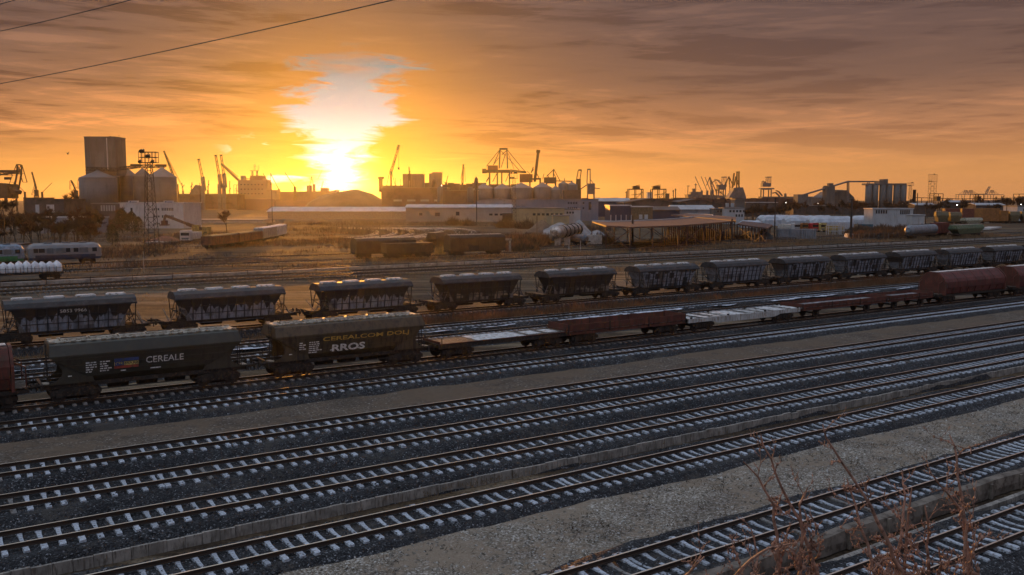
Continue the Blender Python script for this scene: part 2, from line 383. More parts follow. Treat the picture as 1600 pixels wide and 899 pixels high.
tag(sheet('ballast', BALLAST, -45, 330, 11, 90, 1.0, .22, ballast_h, lambda X, Y, S, N, Z: Z > .02, 'stuff'))
def strip(name, mat, k1, k2, lift, kind, s0=-45, s1=330, cut=0.0):
    n0 = min(T[k1].o.dot(N0), T[k2].o.dot(N0)) - 12; n1 = max(T[k1].o.dot(N0), T[k2].o.dot(N0)) + 3
    return sheet(name, mat, s0, s1, n0, n1, 1.0, .3, lambda X, Y, S, N: lift + fbm(S * .6, N * .8) * .10 + fbm(S * 2.5, N * 2.5) * .05,
                 lambda X, Y, S, N, Z: (tdist(k1, X, Y) > 1.2) & (tdist(k2, X, Y) < -1.2), kind)
def scatter(name, mat, n, area, size, seed):
    q = random.Random(seed); b = MB(); k = 0
    while k < n:
        p = area(q)
        if p is None: continue
        r_ = q.uniform(*size); a_ = q.uniform(0, 6.28); vs = []
        for i in range(5): t_ = a_ + i * 1.2566 + q.uniform(-.3, .3); vs.append((p[0] + r_ * math.cos(t_) * q.uniform(.7, 1.2), p[1] + r_ * math.sin(t_) * q.uniform(.7, 1.2), p[2] + q.uniform(-.2, .25) * r_))
        vs.append((p[0] + q.uniform(-.3, .3) * r_, p[1] + q.uniform(-.3, .3) * r_, p[2] + r_ * q.uniform(.5, .9)))
        b.add(vs, [(i, (i + 1) % 5, 5) for i in range(5)]); k += 1
    me = bpy.data.meshes.new(name); me.from_pydata(b.v, [], b.f); me.update(); me.materials.append(mat)
    o = bpy.data.objects.new(name, me); col.objects.link(o); return tag(o, kind='stuff')
def on_ballast(q):
    s_ = 4 + 95 * q.random() ** 1.5; k = q.choice(('T7', 'T6', 'T5', 'T5', 'T4', 'T4', 'T3', 'T2', 'T1')); d_ = q.uniform(-2.6, 2.6)
    p = T[k].o + T[k].u * s_ + T[k].n * d_; X, Y = np.array([p.x]), np.array([p.y]); S = X * U0.x + Y * U0.y; N = X * N0.x + Y * N0.y
    z = float(ballast_h(X, Y, S, N)[0])
    return (p.x, p.y, z) if z > .03 else None
def on_strip(q):
    s_ = 115 * q.random() ** 1.3; a_ = T['T6'].o + T['T6'].u * s_; c_ = T['T5'].o + T['T5'].u * s_; p = a_ + (c_ - a_) * q.uniform(.16, .84)
    return (p.x, p.y, .10 + float((fbm(np.array([p.dot(U0) * .6]), np.array([p.dot(N0) * .8])) * .10)[0])) if fbm(np.array([p.x * .3]), np.array([p.y * .3]))[0] > q.uniform(-.35, .2) else None
scatter('ballast_stones', stone_mat('loose_stone', [(0, (.012, .013, .015)), (.5, (.035, .037, .042)), (.85, (.085, .088, .095)), (1, (.25, .26, .28))], 7, (.03, .025, .02), .0), 16000, on_ballast, (.035, .075), 21)
scatter('gravel_stones', stone_mat('pale_loose_stone', [(0, (.08, .07, .055)), (.5, (.20, .18, .15)), (.85, (.36, .34, .30)), (1, (.55, .55, .53))], 7, (.2, .17, .13), .0), 7000, on_strip, (.03, .085), 22)
def on_sleepers(q):
    s_ = 4 + 75 * q.random() ** 1.4; k = q.choice(('T7', 'T6', 'T5', 'T4', 'T3', 'T2', 'T1')); d_ = q.choice((q.uniform(-.6, .6), q.gauss(1.15, .15), q.gauss(-1.15, .15)))
    p = T[k].o + T[k].u * s_ + T[k].n * d_; return (p.x, p.y, T[k].z - (.05 if abs(d_) < .6 else .005))
scatter('ballast_stones', bpy.data.materials['loose_stone'], 4500, on_sleepers, (.03, .06), 23)
strip('gravel', GRAVEL, 'T6', 'T5', .10, 'stuff')
strip('dirt', DIRT, 'T2', 'T1', .12, 'structure')

# ------------------------------------------------------------------ tracks as things
def rail_mats():
    m, nt, b = new_mat('rail_rust'); q = NM(nt); tc = nd(nt, 'ShaderNodeTexCoord').outputs['Object']
    nt.links.new(q.mix(q.noise(q.scalevec(tc, (.6, 6, 6)), 2, 4), (.010, .0055, .003), (.040, .019, .009)), b.inputs['Base Color'])
    b.inputs['Roughness'].default_value = .8
    m2, nt, b = new_mat('rail_head'); b.inputs['Base Color'].default_value = (.80, .70, .58, 1); b.inputs['Metallic'].default_value = .9; b.inputs['Roughness'].default_value = .28
    return m, m2
RUST, HEAD = rail_mats()
def rail_mesh(L0, L1):
    prof = [(-.07, 0), (.07, 0), (.07, .02), (.012, .035), (.012, .12), (.036, .13), (.036, .16), (-.036, .16), (-.036, .13), (-.012, .12), (-.012, .035), (-.07, .02)]
    b = MB()
    xs = np.arange(L0, L1 + 1, 25.0)
    b.loft([[(x, y, z) for y, z in prof] for x in xs])
    me = bpy.data.meshes.new('rail'); me.from_pydata(b.v, [], b.f); fix_normals(me); me.materials.append(RUST); me.materials.append(HEAD)
    for p in me.polygons:
        if p.normal.z > .9 and p.center.z > .15: p.material_index = 1
    return me
def sleeper_shape(b, x=0, sk=0, wide=1.0, tilt=0.0):
    rings = []
    for y, w, z in ((-1.25, .20, -.02), (-1.19, .225, .0), (-.72, .235, .004), (-.42, .205, -.035), (0, .19, -.06), (.42, .205, -.035), (.72, .235, .004), (1.19, .225, .0), (1.25, .20, -.02)):
        w *= wide * (.86 if abs(y) > .6 else .70); xo = x + sk * y; z += tilt * y
        rings.append([(xo - w / 2, y, z), (xo + w / 2, y, z), (xo + w / 2 + .03, y, -.2), (xo - w / 2 - .03, y, -.2)])
    return b.loft(rings)
FROST = M('frosted_concrete', (.48, .53, .60), rough=.75, var=.2, scale=3.5, dirt=(.17, .155, .15), dirt_amt=.5, bump=.02, bscale=40, rnd=.38)
GREYC = M('grey_concrete_sleeper', (.30, .29, .28), rough=.8, var=.25, scale=3, dirt=(.12, .09, .07), dirt_amt=.5, rnd=.35)
sleeper_me = {}
BARE = M('bare_concrete', (.27, .265, .26), rough=.85, var=.3, scale=2.5, dirt=(.11, .08, .06), dirt_amt=.5, rnd=.3)
for nm, mt, wd_ in (('frost', FROST, 1), ('grey', GREYC, 1), ('frost1', FROST, .9), ('frost2', FROST, 1.08), ('frost3', BARE, 1)):
    b = sleeper_shape(MB(), 0, (0, .01, -.012, .02)[len(sleeper_me) % 4], wd_); o = b.build('sleeper', mt); sleeper_me[nm] = o.data; bpy.data.objects.remove(o)
rail_me = rail_mesh(-60, 340)
rail_far = rail_me.copy(); HEADF = HEAD.copy(); HEADF.name = 'dull_rail_head'
for n_ in HEADF.node_tree.nodes:
    if n_.type == 'BSDF_PRINCIPLED': n_.inputs['Roughness'].default_value = .62; n_.inputs['Base Color'].default_value = (.35, .28, .22, 1)
rail_far.materials[1] = HEADF
CLIP = M('rail_clip', (.05, .035, .025), rough=.8)
def make_track(k, label, s_first, frost='frost', L=(-60, 340), gap=.61, joint=25.0, jit=.035):
    t = T[k]; root = empty('railway_track', (t.o.x, t.o.y, t.z), t.phi, label, 'railway track', 'parallel yard tracks')
    for y in (-.7535, .7535):
        o = bpy.data.objects.new('rail', rail_me); col.objects.link(o); o.parent = root; o.location = (0, y, 0)
    rng = random.Random(hash(k) % 1000 if False else sum(map(ord, k)))
    xs = []; x = L[0] + .2; ph = rng.uniform(0, joint)
    while x < L[1]:
        xs.append(x + rng.gauss(0, jit))
        step = gap
        if int((x + ph) / joint) != int((x + gap + ph) / joint): xs.append(x + .29); step = gap * .95 + .29
        x += step
    first = [x for x in xs if x >= s_first - 1.0][:100]; rest = [x for x in xs if x < s_first - 1.0 or x > first[-1] + 1e-6]
    for x in first:
        o = bpy.data.objects.new('sleeper', sleeper_me[frost if frost == 'grey' else rng.choice(('frost', 'frost', 'frost1', 'frost1', 'frost2', 'frost3') if rng.random() < .25 else ('frost', 'frost1', 'frost2'))]); col.objects.link(o); o.parent = root
        o.location = (x, rng.gauss(0, .03), rng.gauss(-.008, .014)); o.rotation_euler = (0, 0, rng.gauss(0, .012))
    b = MB()
    for x in rest: sleeper_shape(b, x)
    tag(b.build('sleeper', FROST if frost == 'frost' else GREYC, root), kind='stuff')
    return root
make_track('T7', 'frosted railway track nearest the viewer, in front of the long timber beam', 26)
make_track('T6', 'frosted railway track just behind the long timber beam, beside the pale gravel strip', 20)
make_track('T5', 'frosted railway track between the pale gravel strip and the low block wall', 6)
make_track('T4', 'frosted railway track directly behind the low concrete block wall', T['T4'].s_col(0))
make_track('T3', 'middle one of three frosted tracks between the block wall and the brown earth strip', T['T3'].s_col(0))
make_track('T2', 'frosted railway track along the near edge of the brown earth strip', T['T2'].s_col(0))
make_track('T1', 'frosted railway track along the far edge of the brown earth strip, before the grain wagons', T['T1'].s_col(0))
make_track('T0', 'dull railway track carrying the green grain wagons and the flat wagons', T['T0'].s_col(0), 'grey')
make_track('Ta', 'railway track on the near side of the snowy strip, behind the green grain wagons', T['Ta'].s_col(0))
make_track('Tb', 'railway track on the far side of the snowy strip, in front of the brown weeds', T['Tb'].s_col(0))
make_track('Th', 'rusty railway track carrying the long row of black hopper wagons', T['Th'].s_col(0), 'grey')

# low walls and beams alongside the tracks
CONC = M('old_concrete', (.27, .245, .215), rough=.85, var=.4, scale=1.5, dirt=(.10, .085, .07), dirt_amt=.45, bump=.03, streak=True)
def block_wall(pts, ztop, h, th, bl, s0, s1, name, label, mat, seed):
    t = wall_frame(pts, ztop); rng = random.Random(seed)
    root = empty(name, (t.o.x, t.o.y, 0), t.phi, label, 'wall'); b = MB(); x = s0; cap = 0
    while x < s1:
        l = bl * rng.uniform(.92, 1.05); dz = rng.gauss(0, .018); cap = cap * .8 + rng.gauss(0, .012)
        b.box(x + l / 2, cap + rng.gauss(0, .008), ztop + dz - h / 2, l - .018, th, h, rng.gauss(0, .006)); x += l
    b.build('wall', mat, root); return root
block_wall(WALLA, .42, .44, .12, .62, -40, 300, 'block_wall', 'low pale concrete block wall running between two frosted tracks in the near yard', CONC, 1)
WALLB = [(400, 606.5), (455, 600), (520, 592), (720, 566), (1060, 528), (1480, 478.5), (1600, 464)]
block_wall(WALLB, .44, .40, .16, .8, -60, 300, 'block_wall', 'low grey concrete block edging in front of the track with the green grain wagons', CONC, 2)
# ------------------------------------------------------------------ wagons
IRON = M('dark_iron', (.026, .022, .019), rough=.85, var=.4, scale=3, dirt=(.075, .045, .03), dirt_amt=.4)
STEEL = M('wheel_steel', (.035, .028, .024), rough=.7, var=.3, scale=4, dirt=(.10, .06, .035), dirt_amt=.3)
GREEN = M('olive_wagon_paint', (.038, .034, .024), rough=.55, var=.30, scale=.5, dirt=(.028, .024, .018), dirt_amt=.42, streak=True, bump=.012, bscale=6, spec=.35)
GREEN2 = M('glow_warmed_olive_paint', (.070, .049, .027), rough=.6, var=.30, scale=.5, dirt=(.030, .021, .014), dirt_amt=.5, streak=True, bump=.012, bscale=6, spec=.35)  # olive-brown paint, warmed with the sun glow put into its colour
ROOFP = M('pale_roof_grating', (.36, .33, .27), rough=.55, var=.4, scale=2.5, dirt=(.12, .09, .06), dirt_amt=.5)
WHITEP = M('white_paint', (.58, .57, .55), rough=.7, var=.25, scale=3, dirt=(.22, .20, .17), dirt_amt=.4)
GOLD = M('gold_paint', (.46, .29, .06), rough=.7, var=.25, scale=2, dirt=(.16, .10, .04), dirt_amt=.3)
BLUEP = M('blue_paint', (.03, .05, .15), rough=.7, var=.3, dirt=(.05, .045, .04), dirt_amt=.4); YELP = M('yellow_paint', (.48, .36, .12), rough=.7, var=.3, dirt=(.15, .12, .06), dirt_amt=.4); REDP = M('red_paint', (.26, .045, .028), rough=.7, var=.3, dirt=(.07, .04, .03), dirt_amt=.4)
BLACKP = M('black_paint', (.02, .02, .02), rough=.6)
REDW = M('red_wagon_paint', (.115, .028, .024), rough=.6, var=.35, scale=.7, dirt=(.05, .026, .02), dirt_amt=.5, streak=True)
RUSTW = M('rust_red_wagon_paint', (.105, .030, .021), rough=.75, var=.4, scale=1.0, dirt=(.055, .03, .02), dirt_amt=.5, streak=True)
FROSTD = M('frosted_deck', (.55, .55, .55), rough=.75, var=.25, scale=1.4, dirt=(.16, .13, .10), dirt_amt=.45)
PLANK = M('weathered_planks', (.085, .068, .05), rough=.85, var=.4, scale=1.8, dirt=(.28, .27, .25), dirt_amt=.28)
WHITEW = M('chalky_white_steel', (.40, .40, .39), rough=.65, var=.25, scale=1.2, dirt=(.17, .12, .08), dirt_amt=.4, streak=True)
FLOORS = M('frosted_wagon_floor', (.27, .26, .27), rough=.8, var=.4, scale=1.0, dirt=(.07, .05, .04), dirt_amt=.5)

def black_hopper_mat(kind):
    """0: torn pale lower paint, 1: dark with a few pale panels, 2: blue-grey panels, 3: mostly pale blue"""
    m, nt, b = new_mat('black_hopper_paint'); q = NM(nt); tc = nd(nt, 'ShaderNodeTexCoord').outputs['Object']
    sp = nd(nt, 'ShaderNodeSeparateXYZ'); nt.links.new(tc, sp.inputs[0]); oi = nd(nt, 'ShaderNodeObjectInfo').outputs['Random']
    x, z = sp.outputs[0], sp.outputs[2]; sh = q.m('ADD', x, q.m('MULTIPLY', oi, 60))
    dark = q.mix(q.noise(tc, 1.5, 5, .65), (.012, .011, .011), (.036, .032, .029))
    pale = q.mix(q.noise(q.scalevec(tc, (1.2, 1.2, 3)), 1.3, 6, .7), *(((.13, .15, .185), (.34, .37, .43)) if kind != 1 else ((.09, .088, .08), (.24, .235, .22))))
    pan = q.m('FLOOR', q.m('MULTIPLY', x, 1.26)); row = q.m('FLOOR', q.m('MULTIPLY', z, 1.5))
    wn = nd(nt, 'ShaderNodeTexWhiteNoise', noise_dimensions='3D'); nt.links.new(q.xyz(q.m('ADD', pan, q.m('FLOOR', q.m('MULTIPLY', oi, 90))), row, 1.0), wn.inputs[0]); wv = wn.outputs[0]
    tear = q.m('ADD', q.m('MULTIPLY', q.m('ABSOLUTE', q.m('SUBTRACT', q.m('FRACT', q.m('MULTIPLY', x, 1.26)), .5)), (-1.1, -.2, -.15, -.1)[kind]), q.m('MULTIPLY', q.noise(q.xyz(sh, 0.0, q.m('MULTIPLY', z, .4)), 1.1, 5, .6), 2.4))
    edge = q.m('ADD', (1.15, .55, 1.7, 2.1)[kind], tear)
    low = q.ss(q.m('SUBTRACT', z, edge), .06, -.06)
    f = q.m('MULTIPLY', low, q.ss(wv, (-.2, .25, .05, -.2)[kind], (.35, .8, .75, .5)[kind]))
    grime = q.ss(q.noise(q.scalevec(tc, (3, 3, .6)), 1.6, 6, .65), .44, .66)
    f = q.m('MULTIPLY', f, q.m('SUBTRACT', 1.0, q.m('MULTIPLY', grime, .6)))
    c = q.mix(f, dark, pale)
    c = q.mix(q.m('MULTIPLY', q.ss(q.noise(q.scalevec(tc, (4, 4, .4)), 2, 5, .6), .58, .72), .55), c, (.05, .032, .024))
    nt.links.new(c, b.inputs['Base Color']); b.inputs['Roughness'].default_value = .6; b.inputs['Specular IOR Level'].default_value = .35
    return m
BHV = [black_hopper_mat(i) for i in range(4)]; BHOP = BHV[0]
GREYR = M('grey_iron', (.12, .115, .11), rough=.7, var=.3, scale=2, dirt=(.06, .04, .03), dirt_amt=.4)
BROOF = M('sooty_roof', (.030, .028, .029), rough=.6, var=.35, scale=.9, dirt=(.055, .05, .05), dirt_amt=.35)

def wheelset_mesh():
    b = MB()
    for y in (-.76, .76):
        b.tube((0, y - .06, .46), (0, y + .06, .46), .46, .46, 18)
        b.tube((0, y - .09 * (1 if y < 0 else -1), .46), (0, y, .46), .2, .44, 14)
        b.tube((0, y - .16, .46), (0, y + .16, .46), .14, .14, 10)
    b.tube((0, -.9, .46), (0, .9, .46), .08, .08, 8)
    o = b.build('wheelset', STEEL); me = o.data; bpy.data.objects.remove(o); return me
WHEELS = wheelset_mesh()
def bogie_mesh():
    b = MB()
    for y in (-1.0, 1.0):
        b.prism([(-1.35, .42), (-1.35, .66), (-.75, .84), (.75, .84), (1.35, .66), (1.35, .42), (1.0, .42), (.55, .34), (-.55, .34), (-1.0, .42)], y - .07, y + .07)
        for x in (-.9, .9): b.box(x, y * 1.06, .48, .36, .16, .34)
        for x in (-.22, 0, .22): b.tube((x, y * 1.05, .38), (x, y * 1.05, .66), .085, .085, 8)
    b.box(0, 0, .72, .5, 2.2, .26)
    for x in (-1.3, 1.3): b.box(x, 0, .56, .12, 2.0, .16)
    o = b.build('bogie', IRON); me = o.data; bpy.data.objects.remove(o); return me
BOGIE = bogie_mesh()
def obj_of(name, me, parent, loc=(0, 0, 0)):
    o = bpy.data.objects.new(name, me); col.objects.link(o); o.parent = parent; o.location = loc; return o
def bogies(root, xs):
    for x in xs:
        bg = obj_of('bogie', BOGIE, root, (x, 0, 0))
        for dx in (-.9, .9): obj_of('wheelset', WHEELS, bg, (dx, 0, 0))
def axles(root, xs):
    for x in xs:
        w = obj_of('wheelset', WHEELS, root, (x, 0, 0))
        b = MB()
        for y in (-1.0, 1.0):
            b.box(0, y, .5, .34, .16, .34); b.prism([(-.6, .82), (-.5, .74), (0, .66), (.5, .74), (.6, .82), (.5, .86), (-.5, .86)], y - .05, y + .05)
        b.build('leaf_spring', IRON, w)
def buffers(root, a):
    for sx in (-1, 1):
        for y in (-.875, .875):
            b = MB(); b.tube((sx * a, y, 1.05), (sx * (a + .42), y, 1.05), .10, .09, 10); b.tube((sx * (a + .42), y, 1.05), (sx * (a + .47), y, 1.05), .22, .22, 14)
            b.build('buffer', IRON, root)
        b = MB(); b.bar((sx * a, 0, 1.0), (sx * (a + .45), 0, .93), .1, .12); b.bar((sx * (a + .45), 0, .95), (sx * (a + .5), 0, .6), .06, .06)
        b.build('coupling', IRON, root)
def text(parent, s, x, y, z, width, height, mat, tilt=0.0, name='lettering', bold=0.0):
    cu = bpy.data.curves.new(name, 'FONT'); cu.body = s; cu.align_x = 'CENTER'; cu.align_y = 'CENTER'; cu.extrude = .004; cu.offset = bold; cu.resolution_u = 3
    to = bpy.data.objects.new('tmp', cu); col.objects.link(to); bpy.context.view_layer.update()
    me = bpy.data.meshes.new_from_object(to); bpy.data.objects.remove(to)
    co = np.array([v.co[:] for v in me.vertices]); w = np.ptp(co[:, 0]); h = np.ptp(co[:, 1]); mx = (co.max(0) + co.min(0)) / 2
    for v in me.vertices: v.co = ((v.co.x - mx[0]) * width / w, (v.co.y - mx[1]) * height / h, v.co.z)
    me.name = name; me.materials.append(mat)
    o = bpy.data.objects.new(name, me); col.objects.link(o); o.parent = parent; o.location = (x, y, z); o.rotation_euler = (math.pi / 2 + tilt, 0, 0)
    return o
def ring4(x0, x1, y, z): return [(x0, -y, z), (x1, -y, z), (x1, y, z), (x0, y, z)]
def wagon_root(name, k, s, label, group=None, cat='freight wagon'):
    t = T[k]; p = t.at(s); return empty(name, p, t.phi, label, cat, group)

def green_hopper(k, s, L, label, paint, kind):
    r = wagon_root('grain_wagon', k, s, label, 'green grain hopper wagons'); a = L / 2; e = a + .42
    sy = lambda z: 1.22 + (z - 1.45) * (1.5 - 1.22) / 1.25       # half width of the leaning side at height z
    b = MB()
    b.loft([ring4(-.57 * a, .57 * a, .95, 1.12), ring4(-.63 * a, .63 * a, 1.22, 1.45), ring4(-.985 * a, .985 * a, 1.5, 2.70), ring4(-.985 * a, .985 * a, 1.5, 2.78), ring4(-.975 * a, .975 * a, 1.12, 3.36), ring4(-.97 * a, .97 * a, .9, 3.44)])
    for z in (1.75, 2.15, 2.55):
        x = (.63 + (.985 - .63) * (z - 1.45) / 1.25) * a
        for sgn in (-1, 1): b.bar((-x, sgn * (sy(z) + .004), z), (x, sgn * (sy(z) + .004), z), .03, .035)
    body = b.build('body', paint, r)
    # roof: pale grating with hatch covers and ticks along both edges
    b = MB(); b.box(0, 0, 3.47, 1.92 * a, 1.5, .05)
    n = int(L / .55)
    for i in range(n):
        x = -.94 * a + 1.88 * a * i / (n - 1)
        for y in (-.80, .80): b.box(x, y, 3.52, .28, .14, .07)
    b.build('roof_grating', ROOFP, r)
    for i in range(6):
        x = -.72 * a + 1.44 * a * i / 5
        hb = MB(); hb.prism([(-.36, 3.50), (.36, 3.50), (.30, 3.62), (-.30, 3.62)], x - .75, x + .75, 'x'); h = hb.build('roof_hatch', ROOFP, r)
        c = MB(); c.bar((x - .7, 0, 3.64), (x + .7, 0, 3.64), .08, .05); c.build('handle', IRON, h)
    b = MB()
    for y in (-1.0, 1.0): b.box(0, y, .98, 2 * e, .14, .24)
    b.box(0, 0, .95, 2 * e, .35, .3)
    for x in (-e, e): b.box(x * .985, 0, 1.0, .16, 2.5, .34)
    for x in (-.30 * a, 0, .30 * a): b.prism([(-.7, 1.15), (.7, 1.15), (.28, .42), (-.28, .42)], x - .55, x + .55, 'x')
    b.bar((-.5 * a, -1.15, .62), (.5 * a, -1.15, .62), .06); b.bar((-.5 * a, 1.15, .62), (.5 * a, 1.15, .62), .06)
    b.build('underframe', IRON, r)
    for sx in (-1, 1):
        for y in (-1.18, 1.18):
            b = MB(); pr = [(.955, 2.60), (.905, 2.25), (.865, 1.85), (.875, 1.55), (.93, 1.28), (1.05, 1.10), (.56, 1.10), (.58, 1.40), (.78, 2.05)]
            b.prism([(sx * x * a, z) for x, z in pr], y - .03, y + .03); b.build('end_plate', paint, r)
        b = MB()
        for y in (-.22, .22): b.bar((sx * .995 * a, y - .55, 1.12), (sx * 1.0 * a, y - .55, 3.45), .04)
        for i in range(9): b.bar((sx * .998 * a, -.77, 1.25 + i * .26), (sx * .998 * a, -.33, 1.25 + i * .26), .035)
        b.build('ladder', IRON, r)
        b = MB(); b.box(sx * 1.02 * a, -.9, 1.2, .35, .6, .04); b.build('end_step', ROOFP, r)
        b = MB()
        for y in (-1.2, 1.2):
            b.bar((sx * .99 * a, y, 1.15), (sx * .99 * a, y, 1.75), .035); b.bar((sx * .99 * a, y, 1.75), (sx * .86 * a, y, 1.75), .035)
        b.build('handrail', IRON, r)
    bogies(r, (-.74 * a, .74 * a)); buffers(r, e)
    tl = math.atan2(.28, 1.25); X = lambda u: T[k].s_col(u) - s
    Y = lambda z: -(sy(z) + .03)
    if kind == 1:
        text(r, 'CEREALE', (X(220) + X(278)) / 2 - .1, Y(2.12), 2.12, X(278) - X(220), .40, WHITEP, tl, bold=.004)
        x0, x1 = X(168), X(206); xm = (x0 + x1) / 2; z0 = 2.05
        lg = MB(); lg.box(xm, Y(z0) + .005, z0, x1 - x0, .02, .26); lo = lg.build('logo', YELP, r)
        q = MB(); q.box(xm, Y(z0 + .23), z0 + .215, x1 - x0, .03, .17); q.build('stripe', BLUEP, lo)
        q = MB(); q.box(xm, Y(z0 - .23), z0 - .215, x1 - x0, .03, .17); q.build('stripe', REDP, lo)
        q = MB(); q.box(x0 + .28, Y(z0) - .012, z0, .5, .02, .26); q.build('stripe', BLUEP, lo)
        text(lo, 'CFR', x0 + .28, Y(z0) - .03, z0, .40, .17, YELP, tl)
        text(lo, 'MARFĂ', x0 + 1.08, Y(z0) - .03, z0 + .01, 1.0, .22, BLACKP, tl)
        rows = [(X(124), 5, .5), (X(146), 5, .55)]
    else:
        text(r, 'CEREALCOM DOLJ', (X(491) + X(624)) / 2, Y(2.35), 2.35, X(624) - X(491), .38, GOLD, tl, bold=.012)
        text(r, 'RROS', (X(506) + X(557)) / 2, Y(1.72), 1.72, X(557) - X(506), .50, WHITEP, tl, 'graffiti', .03)
        rows = [(X(455), 4, .4), (X(470), 6, .8)]
    rg = random.Random(kind)
    for x0, nr, w in rows:
        b = MB()
        for i in range(nr):
            z = 2.25 - i * .14; xx = x0
            while xx < x0 + w * rg.uniform(.6, 1.1): l = rg.uniform(.08, .22); b.box(xx + l / 2, Y(z) + .008, z, l, .012, .06); xx += l + .05
        b.build('stencil_marks', WHITEP, r)
    for x, z, w in ((-.28 * a, 1.6, .6), (.05 * a, 1.58, 1.2), (-.8 * a, 1.55, .4)): b = MB(); b.box(x, Y(z) + .008, z, w * .5, .012, .06); b.build('stencil_marks', WHITEP, r)
    return r
t0 = T['T0']
def span(k, u0, u1): a, b = T[k].s_col(u0), T[k].s_col(u1); return (a + b) / 2, b - a
c = T['T0'].s_col(62) * .5 + T['T0'].s_col(370) * .5; L = 11.1; green_hopper('T0', c, L, 'dark olive grain hopper wagon with white CEREALE lettering and a tricolour sign on its side', GREEN, 1)
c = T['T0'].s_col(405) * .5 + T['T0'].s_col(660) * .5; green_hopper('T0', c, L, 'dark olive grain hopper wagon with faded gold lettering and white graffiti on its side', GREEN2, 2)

def black_hopper(L):
    r = wagon_root('hopper_wagon', 'Th', 0, None); a = L / 2; e = a + 1.1
    b = MB(); sy = lambda z: 1.02 + (z - .95) * .40 / 2.0
    b.loft([ring4(-.58 * a, .58 * a, .9, .72), ring4(-.71 * a, .71 * a, 1.02, .95), ring4(-.92 * a, .92 * a, 1.42, 2.95)])
    b.build('body', BHOP, r); b = MB()
    for i in range(10):
        f = -1 + 2 * i / 9
        for sg in (-1, 1): b.bar((f * .69 * a, sg * (sy(.98) + .05), .98), (f * .70 * a, sg * (sy(2.9) + .04), 2.9), .06, .10)
    for z in (1.0, 1.62, 2.28):
        x = (.71 + .15 * (z - .95) / 2) * a
        for sg in (-1, 1): b.bar((-x, sg * (sy(z) + .02), z), (x, sg * (sy(z) + .02), z), .045, .06)
    b.build('side_ribs', BROOF, r)
    b = MB(); prof = [(-1.50, 2.90), (-1.50, 3.02), (-1.18, 3.38), (-.55, 3.60), (.55, 3.60), (1.18, 3.38), (1.50, 3.02), (1.50, 2.90)]
    b.prism(prof, -a, a, 'x')
    rf = b.build('roof', BROOF, r)
    for i in range(4):
        x = (-.72 + .48 * i) * a
        hb = MB(); hb.box(x, 0, 3.65, 1.5, .8, .12); hb.box(x, 0, 3.73, 1.35, .6, .06); hb.build('hatch', FROSTD, rf)
    b = MB()
    for y in (-.95, .95): b.box(0, y, .92, 2 * e, .16, .22)
    b.box(0, 0, .9, 2 * e, .36, .3)
    for x in (-e, e): b.box(x * .985, 0, .98, .16, 2.4, .32)
    for x in (-.32 * a, .32 * a): b.prism([(-.6, .95), (.6, .95), (.3, .45), (-.3, .45)], x - .9, x + .9, 'x')
    b.build('underframe', IRON, r)
    for sx in (-1, 1):
        b = MB()
        for y in (-1.32, 1.32):
            b.bar((sx * .985 * a, y * .98, 2.92), (sx * .97 * a, y * .86, 1.1), .07); b.bar((sx * .97 * a, y * .86, 1.1), (sx * .88 * a, y, 2.6), .06)
            b.bar((sx * .74 * a, y * .82, 1.05), (sx * .97 * a, y * .8, 1.95), .06); b.bar((sx * .97 * a, y * .82, 1.95), (sx * .82 * a, y * .9, 1.95), .05)
        b.bar((sx * .97 * a, -1.1, 1.95), (sx * .97 * a, 1.1, 1.95), .05)
        b.build('end_frame', IRON, r)
        b = MB(); b.box(sx * (e - .55), 0, 1.06, 1.0, 2.2, .05)
        b.build('end_platform', PLANK, r)
        b = MB()
        for dx in (0, .6):
            b.bar((sx * (1.08 * a - dx), -1.12, 1.1), (sx * (.98 * a - dx), -1.12, 2.05), .07)
        for z, q_ in ((1.45, .035), (2.05, .10)): b.bar((sx * (1.08 - q_) * a, -1.12, z), (sx * ((1.08 - q_) * a - .6), -1.12, z), .07)
        b.bar((sx * 1.1 * a, -1.12, 1.1), (sx * 1.1 * a, 1.12, 1.95), .06)
        b.build('ladder', GREYR, r)
        for y in (-1.43, 1.43):
            b = MB(); b.prism([(sx * .71 * a, 1.0), (sx * .83 * a, 2.1), (sx * .80 * a, 1.0)], y * .78 - .02, y * .78 + .02); b.build('gusset', GREYR, r)
    bogies(r, (-.88 * a, .88 * a)); buffers(r, e)
    return r
HW = [(5, 208), (263, 443), (484, 643), (671, 814), (834, 962), (974, 1090), (1093, 1198), (1200, 1294), (1295, 1380), (1381, 1457), (1458, 1526), (1527, 1592), (1593, 1650)]
spans = [span('Th', a, b) for a, b in HW]
for i in range(1, len(spans)): pass
Lh = 9.9
HWL = ['black hopper wagon with a white number on its side, leftmost of the black row',
       'black hopper wagon with torn pale blue paint, behind the roof of the white-lettered grain wagon',
       'black hopper wagon in the sunlit haze, behind the gold-lettered grain wagon',
       'fourth black hopper wagon from the left, behind the pale-decked flat wagon',
       'fifth black hopper wagon from the left end of the long row',
       'sixth black hopper wagon from the left, behind the rust-red low-sided wagon',
       'pale blue-sided black hopper wagon behind the white skeletal wagon',
       'black hopper wagon with blue-grey sides, eighth from the left end of its row',
       'black hopper wagon behind the empty red low-sided wagons, ninth in its row',
       'tenth black hopper wagon of its row, just left of the crimson covered wagon',
       'black hopper wagon behind the left end of the crimson covered wagon',
       'black hopper wagon behind the gap between the two crimson covered wagons',
       'black hopper wagon cut by the right edge of the picture, last of the row']
proto = black_hopper(Lh)
for i, (c, L) in enumerate(spans):
    o = proto if i == 0 else copy_tree(proto)
    o.location = T['Th'].at(c)
    for ch in KIDS(o):
        if ch.name.startswith('body'): ch.material_slots[0].link = 'OBJECT'; ch.material_slots[0].material = BHV[(0, 0, 0, 1, 1, 2, 3, 2, 2, 2, 3, 2, 2)[i]]
    tag(o, HWL[i], 'freight wagon', 'row of black hopper wagons')
